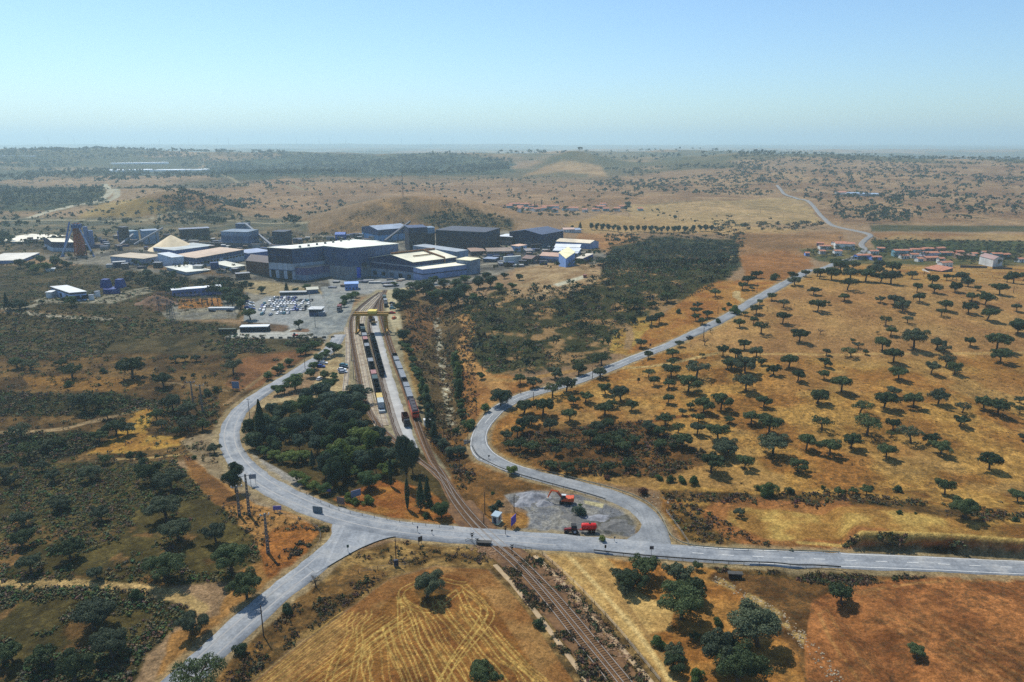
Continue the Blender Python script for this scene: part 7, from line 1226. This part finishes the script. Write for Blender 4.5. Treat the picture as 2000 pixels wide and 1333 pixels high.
    # hut
    p = G(969, 1021); e = empty('crossing_hut', p, -.45, 'small cream hut with grey metal roof beside the level crossing', 'hut'); mb = MB(); mb.box(-1.0, 1.0, -.9, 1.6, -.2, 2.5); mb.build('wall', W_((190, 186, 170)), e); mb = MB(); mb.hexa([(-1.2, -1.1, 2.51), (1.2, -1.1, 2.51), (1.2, 1.8, 2.7), (-1.2, 1.8, 2.7)], [(-1.2, -1.1, 2.63), (1.2, -1.1, 2.63), (1.2, 1.8, 2.82), (-1.2, 1.8, 2.82)]); mb.build('roof', Rf((150, 166, 174)), e)
    mb = MB(); mb.box(-.5, .5, -.94, -.9, .05, 2.1); mb.build('door', mat('door_dark', (52, 58, 72)), e); mb = MB(); mb.box(1.0, 1.04, -.2, .7, 1.1, 1.9); mb.build('window', GLASS, e); mb = MB(); mb.box(-1.25, 1.25, -1.15, 1.85, -.4, -.0+.06); mb.build('plinth', mat('plinth_cream', (226, 214, 160)), e)
    p = G(834, 823+8); e = empty('cabin', p, .25, 'small white cabin right of the running line', 'hut'); mb = MB(); mb.box(-1.2, 1.2, -1, 1, -.2, 2.5); mb.build('wall', W_((226, 226, 220)), e); mb = MB(); mb.box(-1.35, 1.35, -1.15, 1.15, 2.51, 2.65); mb.build('roof', Rf((220, 220, 214)), e); mb = MB(); mb.box(-.4, .4, -1.04, -1, 0, 2); mb.build('door', DOOR, e)
    # guardrails and fences
    def rail(pts, lab, name='guardrail', step=4, h=.75, band=(.45, .75), post=.06, m=None, wires=None, off=0.1):
        P = resample(smooth(G2(pts), 2), step/2); p0 = Vector((P[0].x, P[0].y, hz(P[0].x, P[0].y))); e = empty(name, p0, 0, lab, 'guardrail' if name == 'guardrail' else 'fence'); mb = MB(); V = [Vector((q.x, q.y, hz(q.x, q.y)+off)) for q in P]
        if not wires:
            for a, b in zip(V, V[1:]):
                n = Vector((b.y-a.y, a.x-b.x, 0)).normalized()*.05; mb.hexa([a-p0-n+Vector((0, 0, band[0])), b-p0-n+Vector((0, 0, band[0])), b-p0+n+Vector((0, 0, band[0])), a-p0+n+Vector((0, 0, band[0]))], [a-p0-n+Vector((0, 0, band[1])), b-p0-n+Vector((0, 0, band[1])), b-p0+n+Vector((0, 0, band[1])), a-p0+n+Vector((0, 0, band[1]))])
            mb.build('rail', m or STEEL, e)
        else:
            for z in wires:
                for a, b in zip(V, V[1:]): mb.tube([a-p0+Vector((0, 0, z)), b-p0+Vector((0, 0, z))], .018, 3, cap=False)
            mb.build('wire', STEEL, e)
        pm = None
        for a in V[::2]:
            if pm is None: q = MB(); q.tube([(0, 0, -.3-off), (0, 0, h)], post, 5); o = q.build('post', (m or STEEL) if not wires else WOOD, e); pm = o.data
            else: o = bpy.data.objects.new('post', pm); COL.objects.link(o); o.parent = e
            o.location = a-p0
    gm = mat('old_guardrail', (84, 84, 80), .6, .2, 1, dirt=(60, 56, 50)); gp = mat('pale_guardrail', (140, 136, 116), .6, .2, 1)
    rail([(922, 874), (932, 893), (955, 909), (1000, 927), (1060, 944), (1130, 963), (1182, 979)], 'dark guardrail on the lower side of the inner bend', m=gm, off=.2); rail([(1110, 935), (1190, 955), (1250, 975), (1285, 1000), (1300, 1030), (1308, 1050), (1335, 1068), (1400, 1075), (1520, 1079), (1640, 1083)], 'pale guardrail sweeping round the outside of the fork', m=gp, off=.2)
    rail([(1160, 1080), (1230, 1088), (1320, 1095), (1420, 1102), (1540, 1107), (1642, 1113)], 'long dark guardrail along the near side of the eastern road', m=gm, off=.2, h=.85, band=(.5, .85)); rail([(1047, 921), (1080, 926), (1120, 938)], 'short guardrail above the upper side of the bend', m=gm)
    rail([(1006, 1070), (1022, 1073), (1038, 1076)], 'low pipe railing right of the level crossing', 'pipe_railing', 3, .9, (.82, .9), .05, gm, off=0); rail([(909, 1060), (915, 1056), (921, 1060)], 'low pipe railing left of the level crossing', 'pipe_railing', 2, .9, (.82, .9), .05, gm, off=0)
    rail([(586, 960), (620, 982), (660, 1000), (700, 1008), (760, 1019), (830, 1030), (885, 1034)], 'wire fence with wooden posts above the road junction', 'wire_fence', 4, 1.1, wires=(.4, .75, 1.05), post=.07, off=0)
    rail([(1060, 1085), (1110, 1130), (1160, 1180), (1210, 1235), (1250, 1285), (1290, 1335)], 'wire fence between railway bank and sandy track', 'wire_fence', 5, 1.2, wires=(.5, .85, 1.15), post=.07, off=0); rail([(1300, 1000), (1330, 1040), (1345, 1064)], 'short wire fence on the golden slope by the fork', 'wire_fence', 4, 1.1, wires=(.4, .8, 1.05), post=.06, off=0)
    rail([(700, 1120), (760, 1110), (800, 1105)], 'wire fence at the top of the stubble field', 'wire_fence', 5, 1.2, wires=(.5, 1.1), post=.07, off=0)
    rail([(430, 935), (480, 975), (540, 1005), (600, 1022), (625, 1035), (628, 1060), (600, 1095)], 'wire fence outside the left road bend', 'wire_fence', 5, 1.1, wires=(.5, 1.05), post=.06, off=0)
    # culvert mouth and concrete walls
    for x, y, w, h, lab, c in ((1436, 1131, 3.2, 1.3, 'dark culvert mouth below the eastern road', (30, 28, 28)), (945, 1066, 3.6, .8, 'rough dark stone parapet left of the crossing', (52, 48, 44)), (912, 866, 2.2, .7, 'pale concrete slab at the culvert on the bend', (190, 184, 174))):
        p = G(x, y); e = empty('culvert', p, -.1, lab, 'culvert'); mb = MB(); mb.box(-w/2, w/2, -.2, .9, -.4, h); mb.build('opening', mat('cul_%d' % c[0], c), e); mb = MB(); mb.box(-w/2-.3, w/2+.3, -.25, 1.2, h+.005, h+.25); mb.build('lintel', mat('old_concrete', (76, 74, 70)), e)
    # loose rock and rubble
    rk = mat('pale_rock', (150, 132, 106), .95, .3, 1.5); rng = np.random.default_rng(8)
    def rocks(polys, n, s0, s1, lab, m):
        mb = MB()
        for i, P in enumerate(polys):
            for q in scatter(P, n[i], seed=70+i):
                s = rng.uniform(s0, s1); v = rng.normal(0, .18, (8, 3))*s; c = [(-1, -1, -.6), (1, -1, -.6), (1, 1, -.6), (-1, 1, -.6), (-.7, -.7, .6), (.7, -.7, .6), (.7, .7, .6), (-.7, .7, .6)]; a = rng.uniform(0, 3); ca, sa = math.cos(a), math.sin(a)
                pts = [(q.x+(x*ca-y*sa)*s*.5+v[k][0], q.y+(x*sa+y*ca)*s*.5+v[k][1], q.z+z*s*.45+v[k][2]*.5) for k, (x, y, z) in enumerate(c)]; mb.hexa(pts[:4], pts[4:])
        o = mb.build('rocks', m); tag(o, lab, 'rocks', None, 'stuff')
    rocks([[(846, 620), (862, 620), (895, 880), (870, 890), (855, 760)], [(1258, 966), (1300, 966), (1320, 985), (1260, 985)], [(1380, 1130), (1400, 1125), (1530, 1195), (1600, 1262), (1660, 1340), (1630, 1340), (1560, 1262), (1500, 1205)]], [420, 40, 260], .15, .55, 'pale loose rocks along the dry stream and the stony field edge', rk)
    rocks([[(930, 1068), (1000, 1075), (1010, 1100), (950, 1090)], [(1060, 1110), (1090, 1110), (1240, 1290), (1200, 1290)], [(925, 1066), (960, 1072), (960, 1085), (915, 1075)]], [120, 520, 60], .25, .8, 'brown rubble on the railway banks', mat('brown_rock', (128, 100, 74), .95, .3, 1.5))
# ================================================================ BUILD
import time as _t; _t0 = _t.time()
def tick(s): print('T', s, round(_t.time()-_t0, 1))
build_ground(); tick('ground')
build_roads(); RP = build_rails(); tick('roads')
build_mine(); tick("mine"); build_village(); tick("village"); build_cars(); build_trains(); build_machines(); build_signs(); build_heaps(); tick("objects")
build_trees(); tick('trees'); build_scrub(); relabel(); tick('scrub')
# ---------------------------------------------------------------- haze: one box of air round the whole scene
hb = MB(); hb.box(-45000, 45000, -2000, 64000, -60, 330); hm_ = bpy.data.materials.new('haze_air'); hm_.use_nodes = True; ht = hm_.node_tree; ht.nodes.clear()
pv = ht.nodes.new('ShaderNodeVolumePrincipled'); pv.inputs['Color'].default_value = (.72, .95, 1, 1); pv.inputs['Density'].default_value = 1.3e-4; pv.inputs['Anisotropy'].default_value = .3
ho = ht.nodes.new('ShaderNodeOutputMaterial'); ht.links.new(pv.outputs[0], ho.inputs['Volume'])
tag(hb.build('haze', hm_), 'thin blue summer haze over the whole landscape', 'haze', None, 'stuff')
